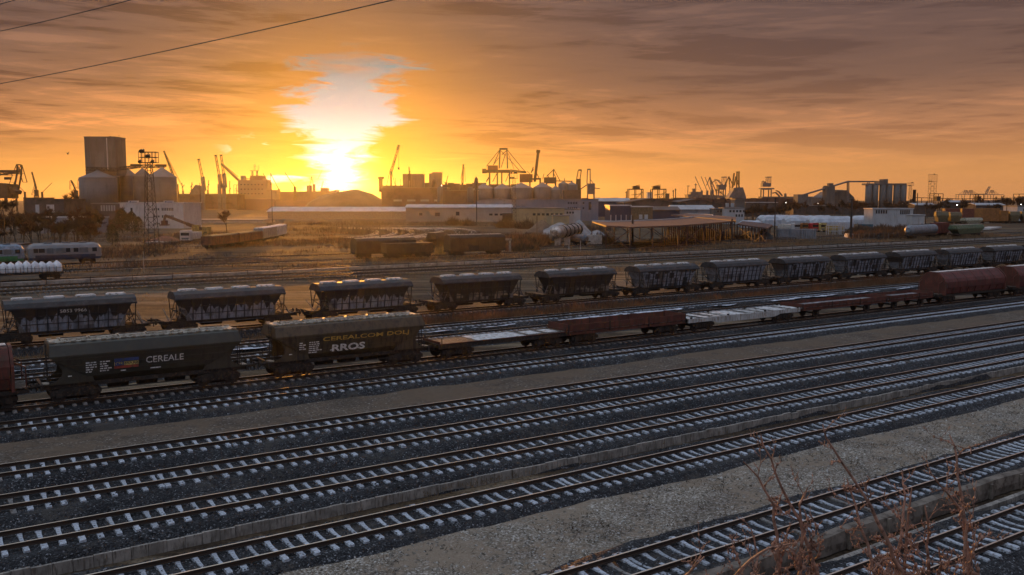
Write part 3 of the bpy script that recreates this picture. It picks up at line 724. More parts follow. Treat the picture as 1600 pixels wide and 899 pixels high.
# number on the first one only (added after the copies were taken)
text(proto, '5853 9966', -.0, -(1.02 + 1.6 * .2 + .20), 2.62, 2.0, .27, WHITEP, .2)

def underframe(r, a, z0=.92, h=.26, mat=None, belly=0.0):
    b = MB()
    for y in (-1.22, 1.22):
        if belly: b.prism([(-a, z0 + h), (a, z0 + h), (a, z0), (.62 * a, z0), (.5 * a, z0 - belly), (-.5 * a, z0 - belly), (-.62 * a, z0), (-a, z0)], y - .06, y + .06)
        else: b.box(0, y, z0 + h / 2, 2 * a, .12, h)
    b.box(0, 0, z0, 2 * a, .34, .3)
    for i in range(7): b.box(-a + 2 * a * i / 6 * .98 + .02 * a, 0, z0 + h / 2, .14, 2.4, h * .9)
    return b.build('underframe', mat or IRON, r)

# weathered flat wagon with a frosted deck
c, L = span('T0', 672, 872); a = L / 2
r = wagon_root('flat_wagon', 'T0', c, 'low flat wagon with a pale frosted deck, right of the gold-lettered grain wagon'); underframe(r, a, .86, .3)
b = MB()
for i in range(int(L / .22)): b.box(-a + .11 + i * .22, 0, 1.19, .205, 2.6, .05)
dk = b.build('deck', PLANK, r)
for x0, x1 in ((-.42, .32), (.42, .62), (.72, .9)):
    b = MB(); b.box((x0 + x1) / 2 * a, 0, 1.225, (x1 - x0) * a, 2.4 if x0 < 0 else 1.5, .016); b.build('frost_sheet', FROSTD, dk)
for sx in (-1, 1):
    b = MB(); b.box(sx * a * .985, 0, 1.28, .08, 2.6, .22); b.build('end_board', RUSTW, r)
    for y in (-1.3, 1.3): b = MB(); b.bar((sx * .96 * a, y, 1.0), (sx * .96 * a, y, 1.62), .05); b.build('stake', IRON, r)
b = MB()
for y in (-1.31, 1.31): b.bar((-.99 * a, y, 1.205), (.99 * a, y, 1.205), .05, .06)
b.build('edge_strip', RUSTW, r)
bogies(r, (-.70 * a, .70 * a)); buffers(r, a)

def low_sided(k, c, L, label, side_h, nboards, two_axle, floor, group):
    r = wagon_root('low_sided_wagon', k, c, label, group); a = L / 2; underframe(r, a, .88, .26, RUSTW)
    b = MB(); b.box(0, 0, 1.19, 2 * a, 2.6, .06); b.build('floor', floor, r)
    for y in (-1.33, 1.33):
        for i in range(nboards):
            x0 = -a + 2 * a * i / nboards; w = 2 * a / nboards
            b = MB(); b.box(x0 + w / 2, y, 1.2 + side_h / 2, w - .06, .05, side_h)
            for e in (.12, .5, .88): b.bar((x0 + w * e, y * 1.015, 1.18), (x0 + w * e, y * 1.015, 1.2 + side_h), .07, .05)
            b.build('side_board', RUSTW, r)
        b = MB()
        for i in range(nboards + 1): b.bar((-a * .99 + 1.98 * a * i / nboards, y * 1.02, .95), (-a * .99 + 1.98 * a * i / nboards, y * 1.02, 1.25 + side_h), .07)
        b.build('stanchions', IRON, r)
    for sx in (-1, 1):
        b = MB(); b.box(sx * a * .995, 0, 1.2 + side_h * .55, .06, 2.6, side_h * 1.1); b.build('end_board', RUSTW, r)
    if two_axle: axles(r, (-.60 * a, .60 * a))
    else: bogies(r, (-.70 * a, .70 * a))
    buffers(r, a); return r
c, L = span('T0', 872, 1055); low_sided('T0', c, L, 'rust-red low-sided open wagon with a frosted floor, left of the white skeletal wagon', .52, 3, False, FLOORS, None)
c, L = span('T0', 1236, 1368); low_sided('T0', c, L, 'empty rust-red wagon with low drop sides, right after the white skeletal wagon', .34, 3, True, FLOORS, 'empty red wagons with low sides')
c, L = span('T0', 1372, 1440); low_sided('T0', c, L, 'empty rust-red wagon with low drop sides, just left of the crimson covered wagon', .34, 3, True, FLOORS, 'empty red wagons with low sides')

# white skeletal container wagon
c, L = span('T0', 1060, 1234); a = L / 2
r = wagon_root('skeletal_wagon', 'T0', c, 'chalky white skeletal container wagon with open bays in its deck'); underframe(r, a, .86, .34, WHITEW, .22)
for i, (x0, x1, w) in enumerate(((-.99, -.86, 2.5), (-.74, -.66, 2.4), (-.52, -.46, 2.4), (-.32, -.04, 2.5), (.10, .17, 2.4), (.34, .40, 2.4), (.50, .74, 2.5), (.86, .99, 2.5))):
    b = MB(); b.box((x0 + x1) / 2 * a, 0, 1.215, (x1 - x0) * a, w, .045); b.build('deck_plate', FROSTD, r)
b = MB()
for sg in (-1, 1): b.bar((-.9 * a, sg * .45, 1.16), (.9 * a, sg * .45, 1.16), .10, .06)
b.build('beam', WHITEW, r)
for x in (-.95, -.33, .33, .95):
    for y in (-1.24, 1.24): b = MB(); b.box(x * a, y, 1.28, .16, .16, .12); b.build('container_lock', IRON, r)
bogies(r, (-.72 * a, .72 * a)); buffers(r, a)

def covered_red(k, c, L, label, paint, group=None):
    r = wagon_root('covered_wagon', k, c, label, group); a = L / 2
    b = MB(); prof = [(-1.0, .95), (-1.28, 1.15), (-1.46, 1.75), (1.46, 1.75), (1.28, 1.15), (1.0, .95)]
    b.prism(prof, -.86 * a, .86 * a, 'x')
    for i in range(9):
        x = (-.84 + .21 * i) * a
        for sg in (-1, 1): b.bar((x, sg * 1.32, 1.15), (x, sg * 1.50, 1.74), .10, .09)
    b.build('body', paint, r)
    arc = [(-1.5, 1.78), (-1.53, 2.15), (-1.53, 2.45), (-1.34, 2.80), (-.72, 3.40), (-.45, 3.46), (.45, 3.46), (.72, 3.40), (1.34, 2.80), (1.53, 2.45), (1.53, 2.15), (1.5, 1.78)]
    b = MB(); b.prism(arc, -.84 * a, .84 * a, 'x'); [b.prism([(p[0] * 1.012, 1.78 + (p[1] - 1.78) * 1.012) for p in arc], x_ * a - .035, x_ * a + .035, 'x') for x_ in (-.78, -.52, -.26, 0, .26, .52, .78)]; sh = b.build('roof', paint, r, smooth=False)
    b = MB(); b.box(0, 0, 3.53, 1.66 * a, .7, .05); b.build('roof_walkway', FROSTD, sh)
    for sx in (-1, 1):
        b = MB(); arc2 = [(p[0] * 1.03, 1.0 if i in (0, 11) else 1.78 + (p[1] - 1.78) * 1.04) for i, p in enumerate(arc)]
        b.prism(arc2, sx * .845 * a, sx * .875 * a, 'x'); b.build('end_wall', RUSTW, r)
        b = MB()
        for y in (-1.2, 1.2): b.bar((sx * .98 * a, y, 1.1), (sx * .98 * a, y, 2.3), .06); b.bar((sx * .98 * a, y, 2.3), (sx * .88 * a, y, 2.6), .06)
        b.bar((sx * .98 * a, -1.2, 1.7), (sx * .98 * a, 1.2, 1.7), .05); b.build('handrail', RUSTW, r)
        b = MB(); b.box(sx * .93 * a, 0, 1.14, .13 * a, 2.5, .05); b.build('end_platform', PLANK, r)
    for x, w in ((-.66, .5), (.02, .7)):
        b = MB(); y = 1.49; b.box(x * a, -1.475, 2.15, w, .02, .36); b.build('marking_panel', WHITEW if x > 0 else REDP, r)
    underframe(r, a, .82, .22); bogies(r, (-.66 * a, .66 * a)); buffers(r, a); return r
c, L = span('T0', 1448, 1556); covered_red('T0', c, L, 'crimson covered wagon with a curved roof at the end of the empty red wagons', REDW, 'crimson covered wagons')
c2, L2 = c + L + 1.2, L; covered_red('T0', c2, L2, 'crimson covered wagon cut by the right edge of the picture', REDW, 'crimson covered wagons')
s1 = T['T0'].s_col(13); covered_red('T0', s1 - .875 * 5.6, 11.2, 'red-brown covered wagon cut by the left edge, in front of the grain wagons', RUSTW)

# snow lying between the two tracks behind the train
SNOW = M('old_snow', (.56, .60, .68), rough=.8, var=.2, scale=1.5, dirt=(.22, .22, .23), dirt_amt=.4, bump=.05, bscale=6)
mid = wall_frame([(25, 576), (385, 544), (705, 513), (1150, 473), (1440, 447)], .45)
tag(sheet('snow', SNOW, -45, 330, -1.3, 1.3, .5, .12, lambda X, Y, S, N: .47 + fbm(S * 1.2, N * 2) * .14 + fbm(S * 4, N * 5) * .05,
      lambda X, Y, S, N, Z: np.abs(N + fbm(S * .35, N * .1) * 1.1) + np.maximum(0, fbm(S * .22 + 5, N * .8)) * 2.2 < .95 + fbm(S * 2.2, N * 2.2) * .8, 'stuff', (mid.u, mid.n, mid.o)))
# ------------------------------------------------------------------ beyond the black hoppers: kerb, more tracks, parked stock
KERB = wall_frame([(73, 442), (380, 425), (780, 405), (1200, 389), (1600, 370.5)], .45)
r = empty('concrete_kerb', (KERB.o.x, KERB.o.y, 0), KERB.phi, 'long pale concrete kerb running across the yard beyond the black hopper wagons', 'kerb')
KERBM = M('pale_kerb', (.28, .255, .225), rough=.8, var=.35, scale=.6, dirt=(.14, .12, .10), dirt_amt=.4)
b = MB(); x = -60; rg = random.Random(5)
while x < 430: b.box(x + 2.95, rg.gauss(0, .03), .28 + rg.gauss(0, .015), 5.86, .9, .5); x += 5.95
b.build('wall', KERBM, r)
b = MB(); x = -60
while x < 430: b.bar((x, -.6, 0), (x, -.6, .95), .07); x += 5.95
b.build('post', IRON, r)
def along(off, z=.35):                          # a line parallel to the kerb, off metres farther away
    t = object.__new__(Track); t.z = z; t.u = KERB.u; t.n = KERB.n; t.phi = KERB.phi; t.o = KERB.o + KERB.n * off; return t
def far_track(k, label):
    t = T[k]; root = empty('railway_track', (t.o.x, t.o.y, t.z), t.phi, label, 'railway track', 'far yard tracks')
    for y in (-.7535, .7535): obj_of('rail', rail_far, root, (0, y, 0))
    b = MB(); x = -60
    while x < 340: b.box(x, 0, -.06, .26, 2.5, .14); x += .65
    tag(b.build('sleeper', GREYC, root), kind='stuff')
def off_of(u, v, z=.5): p = G(u, v, z); return (p - KERB.o).dot(KERB.n)
T['Fa'] = along(-13); T['Fb'] = along(-7); T['Fc'] = along(3.0); T['Fd'] = along(off_of(100, 412)); T['Fe'] = along(off_of(600, 402)); 
far_track('Fa', 'rusty track in the brown grass just beyond the black hopper row')
far_track('Fb', 'rusty track in the brown grass just in front of the long pale kerb')
far_track('Fc', 'rusty track directly behind the long pale kerb')
far_track('Fd', 'rusty track under the two parked locomotives')
far_track('Fe', 'rusty track under the dark wagons in the sun glare')

def col_s(t, u):
    rr = ray(u, 420); d = Vector((rr[0], rr[1], 0)); k = t.o.dot(t.n) / d.dot(t.n); return (d * k).dot(t.u)
def px_height(t, s, dv): return dv * t.at(s).y / F

# flat wagon with white bulk bags
t = T['Fc']; s0, s1 = col_s(t, -40), col_s(t, 97); c, L = (s0 + s1) / 2, s1 - s0; a = L / 2
r = empty('flat_wagon', t.at(c), t.phi, 'flat wagon loaded with white bulk bags at the left edge, beyond the black hoppers', 'freight wagon')
b = MB(); b.box(0, 0, 1.0, 2 * a, 2.7, .3); b.build('deck', IRON, r)
for y in (-1.33, 1.33):
    b = MB()
    for i in range(13): b.bar((-a + 2 * a * i / 12, y, 1.1), (-a + 2 * a * i / 12, y, 2.0), .07)
    b.bar((-a, y, 1.75), (a, y, 1.75), .05); b.build('stakes', IRON, r)
bogies(r, (-.7 * a, .7 * a))
BAG = M('white_woven_bag', (.66, .68, .72), rough=.75, var=.12, scale=2.2, dirt=(.45, .45, .46), dirt_amt=.25, rnd=.12)
rg = random.Random(11)
def bag_mesh(seed):
    q = random.Random(seed); b = MB(); rings = []
    for z, w in ((0, .46), (.12, .53), (.5, .55), (.95, .53), (1.2, .46), (1.36, .30), (1.48, .12), (1.56, .15)):
        rings.append([((w * (1 + q.uniform(-.05, .05))) * cx, w * (1 + q.uniform(-.05, .05)) * cy, z + q.uniform(-.02, .02)) for cx, cy in ((1, 0), (.82, .82), (0, 1), (-.82, .82), (-1, 0), (-.82, -.82), (0, -1), (.82, -.82))])
    b.loft(rings); o = b.build('bulk_bag', BAG, smooth=True); me = o.data; bpy.data.objects.remove(o); return me
BAGS = [bag_mesh(i) for i in range(4)]
nb = int(L / 1.0)
for row, y in ((0, -.62), (1, .62)):
    for i in range(nb):
        x = -a + .6 + i * (2 * a - 1.2) / (nb - 1)
        o = bpy.data.objects.new('bulk_bag', rg.choice(BAGS)); col.objects.link(o); p = t.at(c + x, y, 1.15); o.location = p
        o.rotation_euler = (rg.gauss(0, .03), rg.gauss(0, .03), t.phi + rg.uniform(-.2, .2)); o.scale = (1, 1, rg.uniform(.92, 1.08))
        tag(o, 'white bulk bag in the near row on the flat wagon at the left edge' if row == 0 else 'white bulk bag in the back row on the flat wagon at the left edge', 'bulk bag', 'bulk bags on the flat wagon')

# two locomotives
LOCOW = M('pale_grey_locomotive_paint', (.15, .155, .165), rough=.55, var=.2, scale=.5, dirt=(.16, .15, .14), dirt_amt=.35, streak=True, spec=.5)
LOCOB = M('navy_locomotive_paint', (.03, .035, .06), rough=.5, var=.25); LOCOG = M('green_locomotive_paint', (.03, .16, .06), rough=.5, var=.3)
GLASS = M('dark_window_glass', (.02, .022, .026), rough=.12, var=.1, spec=.6)
GRILLE = M('vent_grille', (.11, .12, .13), rough=.7, var=.2, rib=('X', 6, .5))
def locomotive(k, u0, u1, label, lower, upper):
    t = T[k]; s0, s1 = col_s(t, u0), col_s(t, u1); c, L = (s0 + s1) / 2, s1 - s0; a = L / 2
    r = empty('locomotive', t.at(c), t.phi, label, 'locomotive', 'parked locomotives')
    b = MB()
    def sec(x, k, top): return [(x, -1.48 * k, 1.25), (x, -1.5 * k, 2.0), (x, -1.46 * k, 2.9), (x, -1.1 * k, 3.5 * top), (x, -.4 * k, 3.85 * top), (x, .4 * k, 3.85 * top), (x, 1.1 * k, 3.5 * top), (x, 1.46 * k, 2.9), (x, 1.5 * k, 2.0), (x, 1.48 * k, 1.25)]
    b.loft([sec(-a, .80, .80), sec(-a + .35, .92, .93), sec(-a + 1.1, 1, 1), sec(a - 1.1, 1, 1), sec(a - .35, .92, .93), sec(a, .80, .80)])
    b.build('body', upper, r)
    b = MB(); 
    for y in (-1.51, 1.51): b.box(0, y, 1.42, 2 * a - 2.2, .03, .62)
    b.box(0, 0, 1.05, 2 * a - .4, 2.7, .45); b.build('skirt', lower, r)
    for f, w in ((-.80, .75), (-.68, .55), (-.60, .45), (.62, .0), (.80, .8)):
        if w: b = MB(); b.box(f * a, -1.485, 2.55, w, .05, .75); b.build('window', GLASS, r)
    for f in (.06, .28): b = MB(); b.box(f * a, -1.49, 2.55, .8, .05, .75); b.build('window', GLASS, r)
    for f, w in ((-.42, .18), (-.12, .26), (.50, .24)): b = MB(); b.box(f * a, -1.495, 2.5, w * a, .05, .95); b.build('grille', GRILLE, r)
    for sx in (-1, 1):
        b = MB(); b.box(sx * (a - .14), 0, 2.62, .12, 1.9, .66); b.build('windscreen', GLASS, r)
        b = MB()
        for y in (-.9, .9): b.tube((sx * (a - .05), y, 1.6), (sx * (a + .06), y, 1.6), .14, .14, 10)
        b.build('headlight', WHITEP, r)
    b = MB()
    for f in (-.45, 0.05, .5): b.box(f * a, 0, 3.9, .22 * a, 1.0, .22)
    b.build('roof_vent', GRILLE, r)
    for x in (-.62 * a, .62 * a):
        bg = obj_of('bogie', BOGIE, r, (x, 0, 0))
        for dx in (-.9, .9): obj_of('wheelset', WHEELS, bg, (dx, 0, 0))
    buffers(r, a)
locomotive('Fd', 44, 158, 'pale grey locomotive with a navy skirt parked at the left behind the white bulk bags', LOCOB, LOCOW)
locomotive('Fd', -70, 38, 'blue-grey locomotive with a green skirt cut by the left edge', LOCOG, M('blue_grey_locomotive_paint', (.16, .21, .27), rough=.5, var=.25, dirt=(.1, .1, .1), dirt_amt=.4))

# plainer wagons farther off
def far_wagon(p, phi, L, H, W, label, paint, kind='hopper', group=None, roofm=None):
    r = empty('freight_wagon', p, phi, label, 'freight wagon', group); a = L / 2; b = MB()
    if kind == 'hopper':
        b.loft([ring4(-.70 * a, .70 * a, W * .36, 1.0), ring4(-.96 * a, .96 * a, W * .5, H * .62), ring4(-.97 * a, .97 * a, W * .5, H * .70), ring4(-.97 * a, .97 * a, W * .34, H * .95)])
    elif kind == 'van':
        b.prism([(-W / 2, 1.05), (-W / 2, H * .86), (-W * .36, H * .97), (0, H), (W * .36, H * .97), (W / 2, H * .86), (W / 2, 1.05)], -a, a, 'x')
        for f in (-.62, 0, .62):
            for y in (-W / 2, W / 2): b.box(f * a, y, H * .52, .1, .1, H * .6)
    elif kind == 'box':
        b.box(0, 0, (1.1 + H) / 2, 2 * a, W, H - 1.1)
        for i in range(7):
            for y in (-W / 2, W / 2): b.bar((-a * .95 + 1.9 * a * i / 6, y, 1.1), (-a * .95 + 1.9 * a * i / 6, y, H), .12, .1)
    elif kind == 'tank':
        b.tube((-a * .9, 0, H - W / 2), (a * .9, 0, H - W / 2), W / 2, W / 2, 20)
        for sx in (-1, 1): b.tube((sx * a * .9, 0, H - W / 2), (sx * a, 0, H - W / 2), W / 2, W * .25, 20)
        b.tube((0, 0, H - .1), (0, 0, H + .3), .35, .35, 12)
    body = b.build('body', paint, r, smooth=False)
    if kind == 'van':
        b = MB(); b.box(0, 0, H + .04, 1.9 * a, W * .3, .06); b.build('roof_walkway', FROSTD, r)
    if kind == 'hopper':
        b = MB(); b.box(0, 0, H * .95 + .06, 1.9 * a, W * .5, .1); b.build('roof_walkway', roofm or ROOFP, r)
    if kind == 'tank':
        b = MB(); b.bar((-.8 * a, 0, H + .1), (.8 * a, 0, H + .1), .5, .06); b.build('walkway', IRON, r)
    if kind == 'posts':
        pass
    b = MB(); b.box(0, 0, .95, 2 * a, W * .7, .3)
    for sx in (-1, 1):
        for y in (-.8, .8): b.tube((sx * a, y, 1.05), (sx * (a + .4), y, 1.05), .18, .18, 8)
    b.build('underframe', IRON, r)
    for x in (-.68 * a, .68 * a):
        bg = obj_of('bogie', BOGIE, r, (x, 0, 0))
        for dx in (-.9, .9): obj_of('wheelset', WHEELS, bg, (dx, 0, 0))
    return r
DARKW = M('dark_brown_wagon_paint', (.050, .036, .024), rough=.7, var=.3, scale=.6, dirt=(.03, .02, .014), dirt_amt=.4, streak=True)
def on_track(k, u0, u1, *a, **kw):
    t = T[k]; s0, s1 = col_s(t, u0), col_s(t, u1); return far_wagon(t.at((s0 + s1) / 2), t.phi, s1 - s0, *a, **kw)
on_track('Fe', 553, 646, 4.0, 2.9, 'dark covered wagon standing in the strongest sun glare', DARKW, 'van')
T['Ff'] = along(off_of(730, 399))
on_track('Ff', 699, 784, 4.4, 2.9, 'long dark hopper wagon beside the lit reeds, right of the sun glare', DARKW, 'van')
on_track('Ff', 600, 672, 3.0, 2.7, 'dark rusty open wagon half hidden behind the wagon in the sun glare', DARKW, 'box')
def between(pa, pb):                             # a wagon between two ground points
    pa, pb = Vector(pa), Vector(pb); d = pb - pa; return (pa + pb) / 2, math.atan2(d.y, d.x), d.length
pa, pb = G(674, 391), G(690, 388.5)
far_wagon(*between(pa, pb), 4.4, 2.8, 'dark end-on hopper wagon just left of the long dark hopper wagon', DARKW)
# curved line of rusty wagons on the left
OCHR = M('ochre_roof', (.17, .12, .06), rough=.8, var=.3)
RL = [(322, 391), (366, 385), (404, 379), (426, 374.5), (442, 370)]
ORANGEW = M('sunlit_rust_paint', (.15, .065, .035), rough=.7, var=.35, scale=.5, dirt=(.07, .035, .02), dirt_amt=.5)
GREYW = M('grey_wagon_paint', (.24, .22, .20), rough=.6, var=.25, dirt=(.09, .07, .05), dirt_amt=.4)
for i, (lab, mt, kd, H) in enumerate((('rust-brown wagon with upright ribs at the near end of the curved row', ORANGEW, 'box', 3.2), ('rust-brown wagon with upright ribs, second of the curved row', ORANGEW, 'box', 3.2),
        ('grey closed wagon in the curved row, third from its near end', GREYW, 'box', 3.9), ('pale wagon at the far hazy end of the curved row', WHITEW, 'box', 3.9))):
    p, ph, L = between(G(*RL[i], .3), G(*RL[i + 1], .3)); rr = far_wagon(p, ph, L * .95, H, 2.8, lab, mt, kd, 'curved row of old wagons')
    b = MB(); b.prism([(-1.4, H), (1.4, H), (1.0, H + .25), (-1.0, H + .25)], -L * .46, L * .46, 'x'); b.build('roof', FROSTD if i > 1 else OCHR, rr)

# fan of curved tracks
HEADP = M('frosted_rail', (.45, .40, .34), rough=.5, var=.2)
PALETRK = M('frosted_track_bed', (.16, .13, .10), rough=.85, var=.4, scale=.4, dirt=(.14, .10, .07), dirt_amt=.5)
for i, x0 in enumerate((330, 500, 660, 810, 930, 1080, 1230)):
    zp = [(x0 - 330, 396), (x0 - 200, 398), (x0 - 110, 403), (x0 - 40, 412), (x0 + 8, 424), (x0 + 16, 437), (x0 - 6, 452), (x0 - 60, 466), (x0 - 150, 478), (x0 - 280, 488)]
    pts = [G(530 + x / 5.926, 290 + y / 5.926, .25) for x, y in zp]
    sm = []
    for j in range(len(pts) - 1):                # Catmull-Rom through the measured points
        p0, p1, p2, p3 = pts[max(0, j - 1)], pts[j], pts[j + 1], pts[min(len(pts) - 1, j + 2)]
        for q in range(8):
            tt = q / 8; sm.append(.5 * ((2 * p1) + (p2 - p0) * tt + (2 * p0 - 5 * p1 + 4 * p2 - p3) * tt ** 2 + (3 * p1 - p0 - 3 * p2 + p3) * tt ** 3))
    root = empty('railway_track', (0, 0, 0), 0, None, 'railway track', 'fan of curved tracks in the hazy far yard')
    tag(root, ('curved far track in the sun haze, %s of the fan of bends' % ('leftmost', 'second from the left', 'third from the left', 'middle', 'third from the right', 'second from the right', 'rightmost')[i]))
    nor = []
    for j in range(len(sm)):
        d = sm[min(j + 1, len(sm) - 1)] - sm[max(j - 1, 0)]; d.z = 0; d.normalize(); nor.append(Vector((-d.y, d.x, 0)))
    for off in (-.75, .75):
        b = MB(); b.path([p + n * off + Vector((0, 0, .16)) for p, n in zip(sm, nor)], .07, 4); b.build('rail', HEADP, root)
    b = MB(); b.loft([[tuple(p - n * 1.0), tuple(p + n * 1.0), tuple(p + n * 1.3 - Vector((0, 0, .3))), tuple(p - n * 1.3 - Vector((0, 0, .3)))] for p, n in zip(sm, nor)]); b.build('track_bed', PALETRK, root)

# dark row of wagons in front of the white-walled warehouse
for i in range(6):
    u = 700 + i * 17; p = P(u + 8, 340, 520 - i * 4); far_wagon(Vector((p.x, p.y, .2)), rad(4), MPP(520) * 15.5, 4.6, 3.2, 'dark low wagon in the far row below the white-walled warehouse', DARKW, 'tank' if i % 2 == 0 else 'van', 'dark wagon row below the white-walled warehouse')
# right-hand yard: tank, red box, green hopper and the long coloured row
GALV = M('galvanised_tank', (.20, .215, .24), rough=.55, metal=.2, var=.25, scale=.8, dirt=(.16, .13, .11), dirt_amt=.35, streak=True)
p, ph, L = between(G(1418, 373.5, .3), G(1460, 370.5, .3)); far_wagon(p, ph, L, 4.2, 3.0, 'grey cylindrical tank wagon standing in dry weeds on the right', GALV, 'tank')
p, ph, L = between(G(1459, 370, .3), G(1476, 368, .3)); far_wagon(p, ph, L * .9, 4.4, 3.0, 'dark red box wagon right behind the grey tank wagon', M('dark_red_box_paint', (.10, .022, .018), rough=.7, var=.3), 'box')
GREENF = M('faded_green_paint', (.09, .13, .075), rough=.65, var=.3, dirt=(.05, .05, .035), dirt_amt=.4)
p, ph, L = between(G(1487, 371, .3), G(1531, 368, .3)); far_wagon(p, ph, L, 4.0, 3.0, 'faded green hopper wagon on the far right beyond the black row', GREENF)
p, ph, L = between(G(1504, 353, .3), G(1531, 352, .3)); far_wagon(p, ph, L, 3.6, 3.0, 'cream and green small hopper wagon just behind the faded green one', M('cream_paint', (.42, .40, .30), rough=.6, var=.3, dirt=(.06, .09, .05), dirt_amt=.5))
YW = M('straw_yellow_paint', (.115, .092, .05), rough=.6, var=.3, dirt=(.1, .08, .05), dirt_amt=.4); OW = M('orange_wagon_paint', (.28, .12, .035), rough=.6, var=.3, dirt=(.12, .06, .03), dirt_amt=.4)
PINKW = M('faded_red_wagon_paint', (.14, .045, .03), rough=.6, var=.3, dirt=(.1, .05, .04), dirt_amt=.4)
for u0, u1, v0, v1, H, mt, kd, lab in ((1461, 1480, 350, 350, 6.2, YW, 'hopper', 'straw-coloured hopper wagon at the left end of the far coloured row'), (1481, 1500, 350, 350, 6.0, YW, 'hopper', 'straw-coloured hopper wagon, second in the far coloured row'),
        (1527, 1556, 349.5, 349, 7.6, OW, 'box', 'bright orange wagon catching the low sun in the far coloured row'), (1558, 1572, 349, 349, 6.4, OW, 'box', 'short orange wagon next to the bright orange one'), (1574, 1591, 349, 349, 6.2, YW, 'hopper', 'straw-coloured hopper wagon near the right edge'),
        (1592, 1625, 349, 349, 6.2, YW, 'hopper', 'straw-coloured hopper wagon cut by the right edge')):
    p, ph, L = between(G(u0, v0, .2), G(u1, v1, .2)); far_wagon(p, ph, L * .96, H, 4.2, lab, mt, kd, 'far coloured wagon row')
for u0, u1, lab in ((1474, 1497, 'faded red wagon in the farther row, left one of two'), (1499, 1527, 'faded red wagon in the farther row, right one of two')):
    p, ph, L = between(G(u0, 346, .2), G(u1, 346, .2)); far_wagon(p, ph, L * .96, 7.0, 4.5, lab, PINKW, 'box', 'faded red wagons behind the coloured row')
p, ph, L = between(G(1536, 360, .2), G(1555, 357, .2)); 
b = MB(); b.box(0, 0, .35, L, 5, .5); b.box(0, 0, .68, L * .96, 4.8, .12); o = b.build('steel_plate_stack', WHITEW, None, loc=p); o.rotation_euler.z = ph; tag(o, 'low stack of pale plates lying in the grass on the far right', 'plate stack')
# two big sheet-metal drums and a tank wagon right of the reeds
p, ph, L = between(G(857, 380, .2), G(921, 384, .2)); far_wagon(p, ph, L * .88, 2.9, 2.4, 'dark tank wagon with a frosted top below the steel drums', M('frost_topped_tank', (.10, .10, .11), rough=.5, var=.3, dirt=(.35, .36, .38), dirt_amt=.2), 'tank')
r = empty('steel_drum', (0, 0, 0), 0, 'big banded steel drum lying in front of the pale gravel heap', 'steel drum'); b = MB(); bd = MB(); D = 235; q0 = P(868, 364, D); q1 = P(903, 358, D + 16)
b.tube(q0, q1, 1.6, 1.6, 20)
for f in (.25, .42, .60, .78, .93): c_ = q0 + (q1 - q0) * f; d_ = (q1 - q0).normalized() * .25; bd.tube(c_ - d_, c_ + d_, 1.72, 1.72, 20)
b.tube(q0 - (q1 - q0).normalized() * .7, q0, .9, 1.6, 20)
for f in (.1, .5, .9): c_ = q0 + (q1 - q0) * f; b.box(c_.x, c_.y, (c_.z - 1.2) / 2, 1.6, 1.6, max(.4, c_.z - 1.2))
b.build('shell', M('bright_sheet_steel', (.40, .37, .34), rough=.35, metal=.7, var=.35, scale=.5, dirt=(.12, .09, .07), dirt_amt=.45), r); bd.build('bands', IRON, r)
b = MB(); p = P(925, 379, 245); b.box(p.x, p.y, 1.5, 5.2, 2.2, 2.6)
for i in range(5): b.box(p.x - 2.2 + i * 1.1, p.y - 1.14, 1.5, .14, .1, 2.6)
o = b.build('container', WHITEW); tag(o, 'small white container beside the dark tank wagon', 'container')
# ------------------------------------------------------------------ buildings and yard structures of the middle distance
def zat(v, D): return P(800, v, D).z
WALLW = M('white_render', (.36, .36, .37), rough=.8, var=.15, scale=.15, dirt=(.28, .27, .26), dirt_amt=.35, streak=True)
WALLG = M('grey_cladding', (.20, .21, .235), rough=.6, var=.15, scale=.1, dirt=(.12, .12, .12), dirt_amt=.3, rib=('X', .8, .6))
WALLB = M('blue_cladding', (.024, .032, .062), rough=.6, var=.15, scale=.1, rib=('X', .8, .6))
WALLLB = M('pale_blue_cladding', (.12, .145, .19), rough=.6, var=.15, scale=.1, dirt=(.14, .16, .2), dirt_amt=.3, rib=('X', .5, .6))
WALLY = M('straw_render', (.29, .235, .14), rough=.8, var=.2, scale=.12, dirt=(.22, .18, .12), dirt_amt=.3)
WALLD = M('dark_masonry', (.075, .06, .055), rough=.85, var=.3, scale=.12, dirt=(.04, .035, .03), dirt_amt=.4)
TILE = M('brown_sheet_roof', (.085, .06, .05), rough=.7, var=.3, scale=.08, dirt=(.14, .11, .09), dirt_amt=.35)
ROOFW = M('frosted_roof', (.34, .34, .35), rough=.6, var=.2, scale=.1, dirt=(.22, .21, .2), dirt_amt=.35)
ROOFG = M('grey_sheet_roof', (.13, .125, .125), rough=.6, var=.25, scale=.08, dirt=(.12, .10, .09), dirt_amt=.35)
CANOPY = M('red_brown_canopy', (.095, .044, .034), rough=.7, var=.3, scale=.15, dirt=(.07, .04, .03), dirt_amt=.4)
SILO = M('galvanised_silo', (.085, .082, .083), rough=.55, metal=.2, var=.2, scale=.1, dirt=(.055, .05, .047), dirt_amt=.3, streak=True, rib=('Z', .5, .5))
CONCS = M('grey_silo_concrete', (.115, .108, .103), rough=.85, var=.25, scale=.06, dirt=(.075, .068, .06), dirt_amt=.4, streak=True)
DSTEEL = M('dark_crane_steel', (.040, .030, .025), rough=.7, var=.3, scale=.2)
RSTEEL = M('red_crane_steel', (.12, .035, .025), rough=.7, var=.3, scale=.2)
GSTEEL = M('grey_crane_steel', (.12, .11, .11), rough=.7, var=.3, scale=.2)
LAMP = emit_mat('lit_lamp', (1.0, .95, .85), 12)

